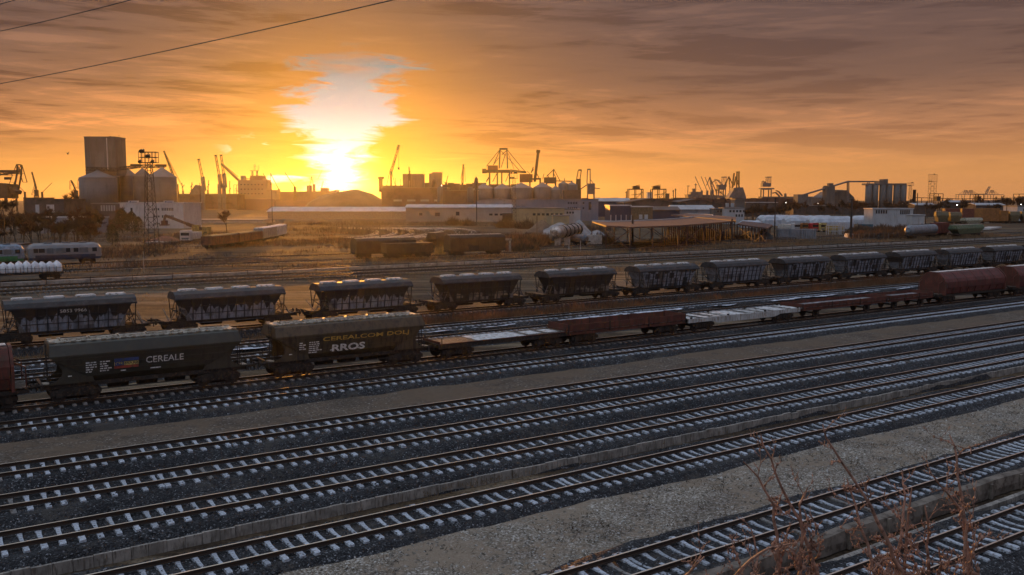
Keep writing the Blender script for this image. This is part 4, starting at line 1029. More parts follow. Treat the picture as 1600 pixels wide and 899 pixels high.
def building(name, u0, u1, vtop, D, depth, label, wall, roofm, cat='building', wins=(), roof='flat', rise=0.0, vbase=None, yaw=0.0, group=None, winm=None):
    """wins: rows (u0, u1, v0, v1, count) in photo pixels on the front face; each opening is a part of its own."""
    pl, pr = P(u0, vtop, D), P(u1, vtop, D); w = pr.x - pl.x; cx = (pl.x + pr.x) / 2; h = pl.z
    r = empty(name, (cx, D + depth / 2, 0), yaw, label, cat, group)
    b = MB()
    if roof == 'gable': b.prism([(-w / 2, 0), (w / 2, 0), (w / 2, h), (0, h + rise), (-w / 2, h)], -depth / 2, depth / 2)
    elif roof == 'ridge': b.prism([(-depth / 2, 0), (depth / 2, 0), (depth / 2, h), (0, h + rise), (-depth / 2, h)], -w / 2, w / 2, 'x')
    else: b.box(0, 0, h / 2, w, depth, h)
    b.build('wall', wall, r)
    b = MB()
    if roof == 'gable':
        for sg in (-1, 1): b.prism([(sg * (w / 2 + .5), h - rise / w), (0, h + rise + .05), (0, h + rise + .45), (sg * (w / 2 + .5), h + .4 - rise / w)], -depth / 2 - .5, depth / 2 + .5)
    elif roof == 'ridge':
        for sg in (-1, 1): b.prism([(sg * (depth / 2 + .6), h - .1), (0, h + rise + .05), (0, h + rise + .4), (sg * (depth / 2 + .6), h + .3)], -w / 2 - .5, w / 2 + .5, 'x')
    else: b.box(0, 0, h + .2, w + .6, depth + .6, .4)
    b.build('roof', roofm, r)
    for wu0, wu1, wv0, wv1, n in wins:
        x0, x1 = P(wu0, 400, D).x - cx, P(wu1, 400, D).x - cx; z0, z1 = zat(wv1, D), zat(wv0, D); pw = (x1 - x0) / n
        for i in range(n):
            b = MB(); b.box(x0 + pw * (i + .5), -depth / 2 - .04, (z0 + z1) / 2, pw * .62, .12, z1 - z0)
            b.build('window', winm or GLASS, r)
    return r
# left: office block, sheds, dark house
r = building('office_building', 187, 286, 318, 385, 22, 'white three-storey office block in front of the tall silos', WALLW, ROOFW, wins=((243, 252, 325.5, 329, 3), (255, 274, 325, 329.5, 7), (243, 252, 337, 340, 3), (255, 274, 336.5, 340.5, 7), (243, 252, 348.5, 351, 3), (206, 211, 325, 333, 1)))
for u0, u1 in ((200, 216), (255, 271)):
    w = MPP(385) * (u1 - u0); x = P((u0 + u1) / 2, 320, 385).x - P(236.5, 320, 385).x
    b = MB(); b.box(x, -10.5, zat(316.2, 385), w, .3, 1.3); s_ = b.build('sign_board', WALLW, r)
    b = MB(); z = zat(316.2, 385)
    b.tube((x - w * .28, -10.72, z), (x - w * .28, -10.66, z), .42, .42, 14); b.box(x + w * .12, -10.70, z, w * .5, .05, .4)
    b.build('emblem', BLUEP, s_)
building('industrial_shed', 143, 188, 319, 420, 30, 'grey ribbed shed left of the white office block', WALLD, ROOFG, wins=((160, 184, 321, 330, 6),), winm=WALLG)
building('apartment_house', 57, 99, 312, 480, 25, 'dark flat-roofed house with a pale central bay at the left', WALLD, TILE, wins=((57.5, 67, 320, 334, 1), (73, 92, 320, 332, 1)), winm=WALLW)
building('low_house', 38, 56, 310, 500, 20, 'low dark house beside the flat-roofed one at the left', WALLD, TILE)
building('yard_cabin', 0, 27, 384, 215, 6, 'small pale cabin with a dark roof behind the green-skirted locomotive', WALLW, TILE, vbase=390)
building('yard_store', 228, 258, 381, 250, 8, 'low white wall-like store behind the lattice floodlight mast', WALLW, ROOFG)
building('long_store', 60, 150, 341, 330, 10, 'long low grey roof hidden among the bare trees at the left', WALLG, ROOFW)
building('white_hall', 286, 410, 345, 470, 25, 'long pale low hall right of the white office block', M('hazy_pale_cladding', (.30, .27, .25), rough=.8, var=.2), ROOFG)

# tall silo group
D = 520; r = empty('grain_silo_complex', P(190, 330, D) * 1.0, 0, 'group of tall grey grain silos topped by a block-shaped elevator tower', 'grain silo'); ox, oy, oz = r.location; r.location.z = 0
def rel(u, v, d): p = P(u, v, d); return Vector((p.x - ox, p.y - oy, p.z))
def silo(parent, u0, u1, veave, vcone, d, n=28, mat=SILO):
    c = rel((u0 + u1) / 2, 330, d); rad_ = MPP(d) * (u1 - u0) / 2; ze, zc = zat(veave, d), zat(vcone, d)
    b = MB(); b.lathe((c.x, c.y, 0), [(rad_, 0), (rad_, ze)], n); s_ = b.build('silo', mat, parent, smooth=True)
    b = MB(); b.lathe((c.x, c.y, 0), [(rad_ * 1.02, ze - .05), (rad_ * .14, zc), (rad_ * .1, zc + .6)], n); b.build('cone_roof', ROOFG if mat == SILO else mat, s_)
    return s_
silo(r, 128, 183, 278, 268, 520); silo(r, 149, 200, 277, 266, 545); silo(r, 190, 216, 275, 265, 540); silo(r, 210, 240, 276, 264, 530); silo(r, 234, 277, 277, 263, 520)
b = MB(); c = rel(165.5, 250, 530); w = MPP(530) * 47
b.box(c.x, c.y, (zat(216, 530) + zat(275, 530)) / 2, w, w * .8, zat(216, 530) - zat(275, 530)); tw = b.build('elevator_tower', CONCS, r)
b = MB(); b.box(c.x, c.y, zat(216, 530) + .2, w * 1.02, w * .82, .5); b.build('parapet', CONCS, tw)
b = MB(); x = rel(176.5, 250, 530).x; b.box(x, c.y - w * .4 - .15, (zat(217, 530) + zat(266, 530)) / 2, .5, .3, zat(217, 530) - zat(266, 530)); b.build('downpipe', WALLW, tw)
b = MB()
for u in (169, 172.5): x = rel(u, 214, 530).x; b.tube((x, c.y, zat(216, 530)), (x, c.y, zat(213 if u > 170 else 214.5, 530)), .5, .5, 8)
b.bar((rel(140.5, 214, 530).x, c.y, zat(216, 530)), (rel(140.5, 214, 530).x, c.y, zat(213, 530)), .15); b.bar((rel(186, 214, 530).x, c.y, zat(216, 530)), (rel(186, 214, 530).x, c.y, zat(211, 530)), .15)
b.build('roof_vent', DSTEEL, tw)
def truss(b, p, q, w, h, n, r):                   # four chords with zigzag bracing
    p, q = Vector(p), Vector(q); d = (q - p).normalized(); up = Vector((0, 0, 1)) if abs(d.z) < .9 else Vector((1, 0, 0))
    a = d.cross(up).normalized(); u = a.cross(d).normalized()
    w1, w2 = w if isinstance(w, tuple) else (w, w); h1, h2 = h if isinstance(h, tuple) else (h, h)
    def at(f, i, j): return p + (q - p) * f + a * (i * (w1 + (w2 - w1) * f) / 2) + u * (j * (h1 + (h2 - h1) * f) / 2)
    cs = ((-1, -1), (1, -1), (1, 1), (-1, 1))
    for i, j in cs: b.bar(at(0, i, j), at(1, i, j), r)
    for k in range(n):
        f0, f1 = k / n, (k + 1) / n
        for m_ in range(4):
            c0, c1 = cs[m_], cs[(m_ + 1) % 4]
            if k % 2: c0, c1 = c1, c0
            b.bar(at(f0, *c0), at(f1, *c1), r * .7); b.bar(at(f1, *cs[m_]), at(f1, *cs[(m_ + 1) % 4]), r * .6)
    return b
b = MB(); truss(b, rel(135, 264, 522), rel(186, 265.5, 522), 2.5, 1.8, 14, .3); truss(b, rel(186, 264, 522), rel(215, 260.5, 522), 2.2, 1.6, 8, .3); truss(b, rel(205, 260, 522), rel(257, 260, 522), 2.2, 1.6, 14, .3)
for u, v in ((212, 258.5), (252, 259)): p = rel(u, v, 522); b.box(p.x, p.y, p.z, 5, 3, 1.4)
b.build('conveyor_gallery', DSTEEL, r)

# lattice floodlight masts
def floodlight_mast(u, vbase, vhead, vtop, D, wpx, hpx, label, rows=3, base=2.4, topw=1.0, lamps=6, mat=DSTEEL, group='lattice floodlight masts'):
    p = P(u, vbase, D); r = empty('floodlight_mast', (p.x, D, 0), 0, label, 'floodlight mast', group); zh, zt = zat(vhead, D), zat(vtop, D)
    b = MB(); truss(b, (0, 0, 0), (0, 0, zh), (base, topw), (base, topw), max(6, int(zh / 1.6)), .12); b.build('lattice_tower', mat, r)
    b = MB(); w = MPP(D) * wpx
    for i in range(rows):
        z = zh + (zt - zh) * i / (rows - 1)
        for y in (-.7, .7): b.bar((-w / 2, y, z), (w / 2, y, z), .16)
        for x in (-w / 2, w / 2): b.bar((x, -.7, z), (x, .7, z), .12)
    for i in range(6):
        x = -w / 2 + w * i / 5; b.bar((x, -.7, zh), (x, -.7, zt), .09); b.bar((x, .7, zh), (x, .7, zt), .09)
    b.build('lamp_frame', mat, r)
    rg = random.Random(u)
    for i in range(lamps):
        x = -w / 2 + w * (.08 + .84 * ((i * .618) % 1)); z = zh + (zt - zh) * (i % rows) / (rows - 1)
        b = MB(); b.tube((x, -.95, z + .1), (x, -.35, z + .5), .42, .22, 10); b.build('floodlight', mat, r)
    return r
floodlight_mast(238, 400, 254.5, 238, 199, 27, 16, 'tall lattice floodlight mast standing in front of the grain silos and office block', base=2.6, topw=1.1)
floodlight_mast(803, 345, 279, 271, 400, 12, 8, 'slim lattice floodlight mast before the pale warehouse, below the big gantry crane', base=2.2, topw=1.2, rows=2)
floodlight_mast(1455, 335, 284, 273, 640, 13, 11, 'lattice floodlight mast with an open square head at the far right', base=4, topw=4, rows=2, lamps=3)
floodlight_mast(1421, 330, 290.5, 286, 800, 9, 5, 'smaller lattice mast with a crown of lamps right of the concrete silos', base=2.6, topw=1.6, rows=2, lamps=5)

# reach stacker and white lorry
D = 300; p = P(312, 372, D)
r = empty('mobile_crane', (p.x, D, 0), 0, 'mobile loader with its long brown boom raised to the left, beside the white lorry', 'mobile crane')
YM = M('dull_yellow_machine', (.30, .20, .06), rough=.6, var=.3, dirt=(.08, .06, .04), dirt_amt=.4); BROWNM = M('brown_boom', (.10, .05, .03), rough=.65, var=.3)
lo = lambda u, v: Vector((P(u, v, D).x - p.x, 0, zat(v, D)))
b = MB(); b.box(0, 0, 1.5, 7, 2.8, 1.4); b.box(-1.0, 0, 3.0, 2.2, 2.2, 1.8); b.box(2.4, 0, 2.6, 2.2, 2.5, 1.4); b.build('chassis', YM, r)
for x in (-2.4, 2.4):
    for y in (-1.5, 1.5): b = MB(); b.tube((x, y - .3, .85), (x, y + .3, .85), .85, .85, 16); b.build('wheel', BLACKP, r)
b = MB(); b.bar(lo(320, 360), lo(292, 350), .95, 1.1); b.bar(lo(294, 350.5), lo(258, 337), .7, .85); b.bar(lo(258, 337), lo(256.5, 345), .6); b.build('boom', BROWNM, r)
b = MB(); c = lo(257, 348); b.box(c.x, 0, c.z, 1.6, 1.8, 1.3); b.box(c.x, 0, c.z - .8, 2.6, 2.2, .4); b.build('grab', RUSTW, r)
def lorry(u, vb, D, w, h, label, cabm, yaw=0.0, load=None):
    p = P(u, vb, D); r = empty('lorry', (p.x, D, 0), yaw, label, 'lorry')
    b = MB(); b.prism([(-1.1, .6), (1.1, .6), (1.1, h * .55), (.9, h), (-1.1, h)], -w / 2, w / 2, 'x') if False else b.prism([(-w / 2, .6), (w / 2, .6), (w / 2, h * .92), (w * .42, h), (-w * .42, h), (-w / 2, h * .92)], -1.1, 1.1)
    b.build('cab', cabm, r)
    b = MB(); b.box(0, -1.12, h * .68, w * .84, .06, h * .24); b.build('windscreen', GLASS, r)
    b = MB(); b.box(0, -1.12, h * .32, w * .7, .06, h * .14); b.build('radiator_grille', GRILLE, r)
    for x in (-w * .36, w * .36): b = MB(); b.box(x, -1.13, h * .22, .35, .06, .22); b.build('headlight', WHITEP, r)
    for x in (-w * .4, w * .4): b = MB(); b.tube((x - .18, .2, .5), (x + .18, .2, .5), .5, .5, 14); b.build('wheel', BLACKP, r)
    b = MB(); b.box(0, 5, 1.0, w * .8, 8, .5); b.box(0, 5.2, 2.0, w * .98, 7.6, 1.5); b.build('trailer', load or WHITEW, r)
    return r
lorry(291.5, 380, 262, 2.9, 3.5, 'white lorry cab facing the viewer left of the curved wagon row', WALLW)

# middle: warehouses
HZ = M('hazy_brown_cladding', (.115, .085, .065), rough=.8, var=.2, scale=.05, dirt=(.07, .05, .04), dirt_amt=.4, rib=('X', .3, .8))
building('warehouse', 596, 698, 294, 640, 30, 'big brown warehouse wall in the haze right of the sun', HZ, ROOFG, wins=((612, 696, 312, 315, 4),), winm=WALLG)
building('white_warehouse', 634, 800, 325, 500, 18, 'long white-walled low warehouse with dark doors below the brown warehouse', M('chalk_cladding', (.20, .19, .185), rough=.7, var=.3, scale=.05, dirt=(.2, .18, .17), dirt_amt=.3, rib=('X', .6, .5)), ROOFW, wins=((654, 662, 333, 337, 1), (678, 690, 332.5, 338, 1), (711, 720, 331, 337, 1), (763, 788, 334, 337, 3)), roof='ridge', rise=1.5)
building('pale_shed', 418, 634, 331, 560, 25, 'long pale roof lying in the sun glare', M('glare_pale_cladding', (.20, .17, .14), rough=.8, var=.2), ROOFW, roof='ridge', rise=2.5)
building('steel_hall', 745, 812, 314, 560, 22, 'grey hall with a small arched gable left of the pale blue warehouse', WALLG, ROOFG, roof='gable', rise=1.6)
building('brown_hall', 696, 746, 298, 620, 20, 'dark brown hall with two pale round towers beside it', HZ, ROOFG)
for u0, u1, lab in ((683, 692, 'slim pale upright tank at the left end of the brown hall'), (730, 740, 'slim pale upright tank at the right end of the brown hall')):
    b = MB(); c = P((u0 + u1) / 2, 320, 600); rr = MPP(600) * (u1 - u0) / 2; b.lathe((c.x, c.y, 0), [(rr, 0), (rr, zat(295, 600)), (rr * .5, zat(292, 600))], 16); tag(b.build('upright_tank', CONCS, None, True), lab, 'upright tank', 'slim pale tanks')
building('blue_warehouse', 806, 935, 312, 520, 40, 'pale blue long warehouse with small windows at its right end', WALLLB, ROOFG, wins=((886, 902, 316, 319, 4), (886, 902, 324, 327, 5), (909, 913, 316, 319, 1), (918, 924, 316, 328, 1), (909, 913, 324, 327, 1)))
building('straw_building', 801, 882, 326, 440, 14, 'long straw-coloured single-storey building with a row of dark windows', WALLY, ROOFG, wins=((831, 880, 333.5, 337, 7),))
building('white_annexe', 882, 907, 328, 450, 12, 'small white annexe at the end of the straw-coloured building', WALLW, ROOFG, wins=((884, 897, 331, 334, 3),))
building('small_store', 864, 889, 338, 380, 8, 'small straw-coloured store behind the pale gravel heap', WALLY, ROOFG)
building('blue_shed', 953, 986, 322, 420, 22, 'deep blue sheet-metal shed on white posts', WALLB, ROOFW)
b_ = building('open_shed', 987, 1020, 324, 418, 20, 'tall open-fronted shed with brown interior right of the blue shed', M('brown_plywood', (.14, .095, .055), rough=.8, var=.3), ROOFW, wins=((996, 1013, 335.5, 342.5, 2),), winm=WALLW)
b = MB()
for i in range(5): x = P(954 + i * 8, 340, 418).x; b.tube((x, 417, 0), (x, 417, 5.2), .22, .22, 8)
for i in range(5): pass
tag(b.build('post_row', WALLW), 'row of white posts under the front of the blue shed', 'posts')
building('frosted_hall', 933, 985, 315, 640, 25, 'hall with a pale frosted roof left of the brown-roofed sheds', WALLB, ROOFW, roof='ridge', rise=2)
building('brown_roof_shed', 975, 1062, 317.5, 560, 40, 'wide shed with a low brown ridge roof', WALLD, TILE, roof='gable', rise=2.6)
building('brown_roof_shed', 1050, 1128, 318.5, 600, 40, 'second wide brown ridge-roofed shed, left of the white office tower', WALLD, TILE, roof='gable', rise=2.8)
building('grey_roof_shed', 1052, 1117, 328, 480, 20, 'low shed with a frosted grey roof in front of the brown ridge roofs', WALLG, ROOFW, roof='ridge', rise=2)
building('navy_shed', 1016, 1062, 329, 470, 18, 'low navy shed right of the open-fronted shed', WALLB, TILE, roof='ridge', rise=1.6)
building('office_building', 1132, 1163, 326, 450, 12, 'white two-storey office with rows of square windows', WALLW, ROOFG, wins=((1137, 1163, 328.5, 332, 5), (1147, 1160, 335, 339, 3)))
building('office_tower', 1149, 1164, 312, 470, 10, 'grey block rising behind the white two-storey office', CONCS, ROOFG, wins=((1130, 1147, 317.5, 323.5, 2),), winm=WALLW)
building('grey_block', 1116, 1134, 327, 455, 10, 'low grey block at the left of the white two-storey office', CONCS, ROOFG, wins=((1118, 1132, 329, 332, 3),))
building('low_terrace', 1165, 1215, 317, 640, 20, 'long dark terrace with a lit pale eave, right of the office', WALLD, ROOFW)
building('transit_shed', 1364, 1427, 327, 400, 10, 'white two-tier shed with dark window frames in front of the silos', WALLW, ROOFW, wins=((1365, 1384, 328.5, 334, 5), (1403, 1419, 328.5, 335, 5)), winm=DSTEEL)
b_ = building('wall_hut', 1426, 1445, 337, 380, 6, 'low white wall beside the two-tier shed', WALLW, ROOFW)
building('white_house', 1590, 1640, 323, 520, 15, 'pale house cut by the right edge below the lit lamp', WALLW, ROOFG, wins=((1594, 1604, 326, 333, 2),))
building('pale_roof_house', 1486, 1506, 316.5, 700, 15, 'house with a pale roof among the trees at the far right', WALLD, ROOFW, roof='ridge', rise=1.2)
building('pale_roof_house', 1525, 1570, 321, 640, 15, 'longer pale-roofed house among the trees at the far right', WALLD, ROOFW, roof='ridge', rise=1.2)
building('pale_roof_house', 1430, 1462, 321, 640, 15, 'pale-roofed house below the open-headed floodlight mast', WALLD, ROOFW, roof='ridge', rise=1.2)
building('freight_depot', 1240, 1370, 322, 720, 20, 'long dark depot with a thin pale roof edge behind the wrapped rows', WALLD, ROOFG)

# curved red-brown canopy on posts
D0 = 300
RR = [(875, 337, 262), (905, 347, 262)]
def canopy(name, front, back, label, zc, post_every, mat):
    """front/back: edges of the roof as (u, v) points at roof height zc."""
    r = empty(name, (0, 0, 0), 0, label, 'canopy'); f = [G(u, v, zc) for u, v in front]; k = [G(u, v, zc) for u, v in back]
    b = MB(); b.loft([[tuple(a), tuple(c), (c.x, c.y, zc + .35), (a.x, a.y, zc + .35)] for a, c in zip(f, k)]); b.build('roof', mat, r)
    for edge in (f, k):
        br_ = MB()
        for p, q in zip(edge, edge[1:]):
            n = max(1, int((q - p).length / post_every))
            for i in range(n): c = p + (q - p) * (i / n); b = MB(); b.bar((c.x, c.y, 0), (c.x, c.y, zc), .28); b.build('post', mat, r)
            if (q - p).length > 8: br_.bar((p.x, p.y, .2), (q.x, q.y, zc - .2), .14); br_.bar((p.x, p.y, zc - .2), (q.x, q.y, .2), .14)
        if br_.v: br_.build('bracing', mat, r)
    return r, f, k
r, f, k = canopy('canopy', [(947, 355), (985, 357), (1020, 356), (1060, 354.5), (1100, 351.5), (1150, 347)], [(925, 348), (960, 348.5), (1000, 347), (1035, 345.5), (1062, 343.5), (1085, 340.5)], 'curved red-brown canopy roof on thin posts in the middle distance', 5.5, 5.5, CANOPY)
b = MB(); b.path([Vector((p.x, p.y, 5.95)) for p in k] + [G(u, v, 5.95) for u, v in ((1105, 338.8), (1114, 337.6), (1113, 336), (1100, 335.2), (1075, 334.6))], .22, 6); b.build('gutter', ROOFW, r)
b = MB(); e = [G(u, v, 5.7) for u, v in ((1150, 346.5), (1085, 340.5), (1060, 338), (1048, 337), (1075, 334.8), (1100, 335.4), (1118, 337.5), (1150, 341))]
b.add([tuple(p) for p in e] + [(p.x, p.y, 6.0) for p in e], [tuple(range(7, -1, -1)), tuple(range(8, 16))] + [(i, (i + 1) % 8, 8 + (i + 1) % 8, 8 + i) for i in range(8)]); b.build('roof', CANOPY, r)
b = MB()
for i in range(34):
    c = G(1040 + i * 3.3, 352.8 - i * .19, 5.4); b.bar((c.x, c.y + 1, 0), (c.x, c.y + 1, 5.3), .24)
b.build('rail_screen', RUSTW, r)
r, f, k = canopy('canopy', [(1152, 352), (1180, 356), (1200, 358.5)], [(1160, 347), (1190, 350), (1207, 353)], 'small curved brown canopy right of the big one', 4.2, 4, CANOPY)
# coal hopper pit and debris heaps
def heap(u, vb, D, wpx, hpx, dpt, label, mat, seed, n=18):
    p = P(u, vb, D); w = MPP(D) * wpx / 2; h = MPP(D) * hpx; rg = random.Random(seed); b = MB(); rings = []
    for k_, (f, z) in enumerate(((1, 0), (.82, .2), (.58, .48), (.34, .78), (.12, .97), (.02, 1.0))):
        rings.append([(p.x + w * f * math.cos(6.283 * i / n) * (1 + rg.uniform(-.12, .12)) + (w * .1 * z), D + dpt * f * math.sin(6.283 * i / n) * (1 + rg.uniform(-.12, .12)), h * z * (1 + rg.uniform(-.08, .08)) - .05 * (k_ == 0)) for i in range(n)])
    b.loft(rings); return tag(b.build('heap', mat, None, True), label, 'heap', 'heaps of loose material')
PALEG = M('pale_crushed_stone', (.22, .22, .225), rough=.95, var=.25, scale=.6, dirt=(.22, .21, .2), dirt_amt=.4, bump=.1, bscale=2); BROWNG = M('brown_earth_heap', (.10, .075, .055), rough=.95, var=.3, scale=.5, bump=.1, bscale=2)
heap(845, 358, 330, 56, 20, 10, 'brown earth heap left of the pale gravel heaps', BROWNG, 1)
heap(872, 360, 325, 70, 17, 9, 'lower pale gravel heap behind the steel drum', PALEG, 2)
heap(903, 362, 315, 48, 22, 9, 'peaked pale gravel heap, tallest of the pale ones', PALEG, 3)
heap(930, 366, 290, 46, 12, 8, 'flat pale gravel heap beside the canopy posts', PALEG, 4)
heap(375, 407, 186, 120, 3.2, 5, 'long low bank of dark rusty earth in front of the curved wagon row', M('dark_rusty_earth', (.045, .026, .018), rough=.95, var=.4, scale=.8, bump=.2, bscale=3), 7, 40)
heap(256, 383, 262, 60, 10, 6, 'rust-brown scrap heap behind the lattice floodlight mast', M('rusty_scrap', (.13, .055, .035), rough=.9, var=.4, scale=.8, bump=.2, bscale=2), 5)
heap(1192, 372, 275, 36, 18, 6, 'dark heap under the small curved brown canopy', M('dark_scrap', (.04, .038, .034), rough=.9, var=.4, scale=.8, bump=.2, bscale=2), 6)
hl = MB(); p = P(545, 330, 760); hl.lathe((0, 0, 0), [(1, 0), (.8, .5), (.5, .85), (.2, 1), (.01, 1.02)], 28)
for i, v_ in enumerate(hl.v): hl.v[i] = (p.x + v_[0] * MPP(760) * 75, 760 + v_[1] * 50, max(-.1, v_[2] * zat(298.5, 760) * (1 + .10 * math.sin(v_[0] * 13) * math.cos(v_[1] * 7))))
tag(hl.build('hill', M('hazy_hill', (.12, .085, .05), rough=.95, var=.3, scale=.05), None, True), kind='structure')
# wrapped white rows, lorries, pallets and fence on the right
WRAP = M('white_plastic_wrap', (.36, .385, .43), rough=.4, var=.35, scale=.35, dirt=(.32, .34, .38), dirt_amt=.4, streak=True, spec=.5, bump=.06, bscale=3)
def wrapped(u0, u1, vb, vt, D, dep, label):
    w = MPP(D) * (u1 - u0); p = P((u0 + u1) / 2, vb, D); h = zat(vt, D); b = MB()
    n = max(4, int(w / 1.6)); rg = random.Random(u0); rings = []
    for i in range(n + 1):
        x = -w / 2 + w * i / n; s_ = 1 - (.45 if i in (0, n) else 0); hh = h * (1 + rg.uniform(-.03, .03)) * (1 - (.25 if i in (0, n) else 0))
        rings.append([(p.x + x, D + dep * s_ * a_ / 2, hh * z_) for a_, z_ in ((-1, 0), (-1, .55), (-.8, .85), (-.4, .99), (0, 1.03), (.4, .99), (.8, .85), (1, .55), (1, 0))])
    b.loft(rings); return tag(b.build('wrapped_stack', WRAP), label, 'wrapped stack', 'long white plastic-wrapped stacks')
wrapped(1184, 1252, 351, 336.5, 430, 14, 'long rounded white-wrapped stack, left one of three')
wrapped(1224, 1300, 353, 337.5, 405, 12, 'rounded white-wrapped stack in the middle of three, behind the lorries')
wrapped(1262, 1330, 355, 338.5, 385, 12, 'rounded white-wrapped stack, right one of three')
wrapped(1330, 1362, 348, 337.5, 460, 10, 'far white-wrapped stack left of the two-tier shed')
wrapped(1155, 1190, 354, 345, 400, 8, 'low pale blue wrapped row beside the big canopy')
for u, m_, lab, nm in ((1243, WALLW, 'white lorry cab at the left of the parked lorries', 0), (1255, M('orange_brown_cab', (.22, .09, .03), rough=.5), 'orange-brown lorry cab between a white and a red one', 0), (1271, M('bright_red_cab', (.36, .03, .03), rough=.45), 'bright red lorry cab behind the pale pallets', 0), (1284, M('straw_cab', (.40, .30, .11), rough=.5), 'straw-yellow lorry cab right of the bright red one', 0)):
    lorry(u, 362, 345, 3.0, 3.4, lab, m_, .35)
b = MB(); p = P(1304, 362, 340); b.box(p.x, 340, 1.7, 6.6, 2.4, 1.5); b.box(p.x, 340, .9, 6.8, 2.2, .3)
for x in (-2.2, 2.2): b.tube((p.x + x, 338.7, .5), (p.x + x, 341.3, .5), .5, .5, 12)
tag(b.build('trailer', M('ochre_trailer', (.30, .22, .07), rough=.6)), 'ochre flat trailer right of the straw-yellow lorry', 'trailer')
def rack(u, vb, D, w, h, label):
    p = P(u, vb, D); b = MB()
    for x in (-w / 2, 0, w / 2):
        for y in (-1, 1): b.bar((p.x + x, D + y, 0), (p.x + x, D + y, h), .18)
    for z in (h * .35, h * .68, h):
        for y in (-1, 1): b.bar((p.x - w / 2, D + y, z), (p.x + w / 2, D + y, z), .16)
    tag(b.build('steel_rack', WALLW), label, 'steel rack', 'white steel racks')
rack(1303, 366, 318, 4.6, 3.6, 'open white steel rack left of the tall dark pole'); rack(1316, 366, 318, 2.2, 4.2, 'narrow white steel rack beside the tall dark pole')
for i, (u0, u1) in enumerate(((1214, 1232), (1233, 1249), (1250, 1274))):
    D = 285; w = MPP(D) * (u1 - u0); p = P((u0 + u1) / 2, 370, D); b = MB(); n = 7
    for j in range(n): b.box(p.x - w / 2 + w * (j + .5) / n, D, 1.45, w / n * .72, 2.2, 2.9)
    b.box(p.x, D, .1, w, 2.4, .2); b.box(p.x, D, 3.0, w, 2.3, .12)
    tag(b.build('pallet_stack', M('grey_galvanised_crates', (.22, .235, .26), rough=.5, metal=.2, var=.3, scale=.5)), ('grey upright crates at the left of the three pallet stacks', 'grey upright crates in the middle of the three pallet stacks', 'paler upright crates at the right of the three pallet stacks')[i], 'pallet stack', 'pallet stacks behind the wire fence')
b = MB(); p = P(1345, 369, 290); b.prism([(-4.4, .1), (4.4, .1), (4.0, 1.0), (-4.0, 1.4)], 287, 293); b.v = [(x + p.x, y, z) for x, y, z in b.v]
tag(b.build('tarpaulin', M('pale_blue_tarpaulin', (.24, .28, .33), rough=.6, var=.3, scale=.6)), 'pale blue tarpaulin over goods on the ground right of the tall pole', 'tarpaulin')
b = MB(); p = P(1352, 357, 350); b.box(p.x, 350, 1.5, 5, 2.4, 2.6); tag(b.build('container', M('teal_box', (.03, .10, .14), rough=.5)), 'small teal container among the weeds right of the lorries', 'container')
# wire fence
r = empty('wire_fence', (0, 0, 0), 0, 'long wire fence on thin posts in front of the pallet stacks and lorries', 'fence')
fp = [G(u, v) for u, v in ((1175, 383), (1230, 381), (1290, 378.5), (1350, 376), (1410, 373.5))]
b = MB(); w_ = MB()
for p, q in zip(fp, fp[1:]):
    n = max(2, int((q - p).length / 2.4))
    for i in range(n): c = p + (q - p) * (i / n); b.bar((c.x, c.y, 0), (c.x, c.y, 2.1), .09)
    for z in (.3, .8, 1.3, 1.8, 2.05): w_.bar((p.x, p.y, z), (q.x, q.y, z), .02)
b.build('posts', GSTEEL, r); w_.build('wires', GSTEEL, r)
# catenary and lamp poles
def pole(u, vb, vt, w, label, mat=DSTEEL, arm=0.0, lamp=False, name='pole', D=None):
    p = G(u, vb) if D is None else Vector((P(u, 400, D).x, D, 0)); D = p.y; h = zat(vt, D); r = empty(name, (p.x, p.y, 0), 0, label, 'pole', 'tall yard poles')
    b = MB(); b.tube((0, 0, 0), (0, 0, h), w * MPP(D) / 2, w * MPP(D) * .36, 8); b.build('shaft', mat, r)
    if arm: b = MB(); b.bar((-arm, 0, h - .3), (arm, 0, h - .3), .14); b.bar((-arm * .7, 0, h - 1.2), (arm * .7, 0, h - 1.2), .12); b.build('cross_arm', mat, r)
    if lamp: b = MB(); b.bar((0, 0, h), (-1.0, -.6, h + .15), .1); b.build('bracket', mat, r); b = MB(); b.blob((-1.1, -.7, h + .05), .28, .28, .2, random.Random(1), jit=0); b.build('lamp', LAMP, r)
    return r
PB = M('brown_pole', (.060, .040, .030), rough=.85, var=.3)
pole(988, 384, 337, 4.0, 'thick brown pole in front of the left part of the big canopy', PB)
pole(1143, 379, 342, 3.4, 'thick brown pole in front of the right end of the big canopy', PB)
pole(1329, 374, 311, 4.2, 'tall dark pole with a lamp head beside the lorries', DSTEEL, .9)
pole(1210, 372, 309, 2.2, 'tall thin dark pole left of the wrapped stacks', DSTEEL, .6)
pole(594, 376, 352, 1.8, 'dark post beside the wagon in the sun glare', PB)
pole(839, 374, 337, 1.6, 'slim brown pole left of the steel drum', PB)
pole(8, 384, 329, 2.0, 'slim pole with a lit white lamp at the left edge', DSTEEL, 0, True)
pole(316, 352, 286, 1.3, 'thin pole right of the white office block', DSTEEL, 0, D=430)
pole(427, 350, 285, 1.3, 'thin pole in front of the ship', DSTEEL, .8, D=480)
pole(745, 345, 283, 1.6, 'thin pole left of the pale blue warehouse', DSTEEL, .6, D=430)
pole(225, 425, 393, 1.6, 'short pale post in the grass in front of the lattice mast', CONC)
pole(889, 391, 375, 1.2, 'short white post in front of the dark tank wagon', WALLW); pole(907, 393, 376, 1.0, 'thin white post right of the dark tank wagon', WALLW)
pole(1379, 348, 325, 1.4, 'dark post in front of the left side of the two-tier shed', DSTEEL); pole(1415, 352, 326, 1.4, 'dark post at the right side of the two-tier shed', DSTEEL)
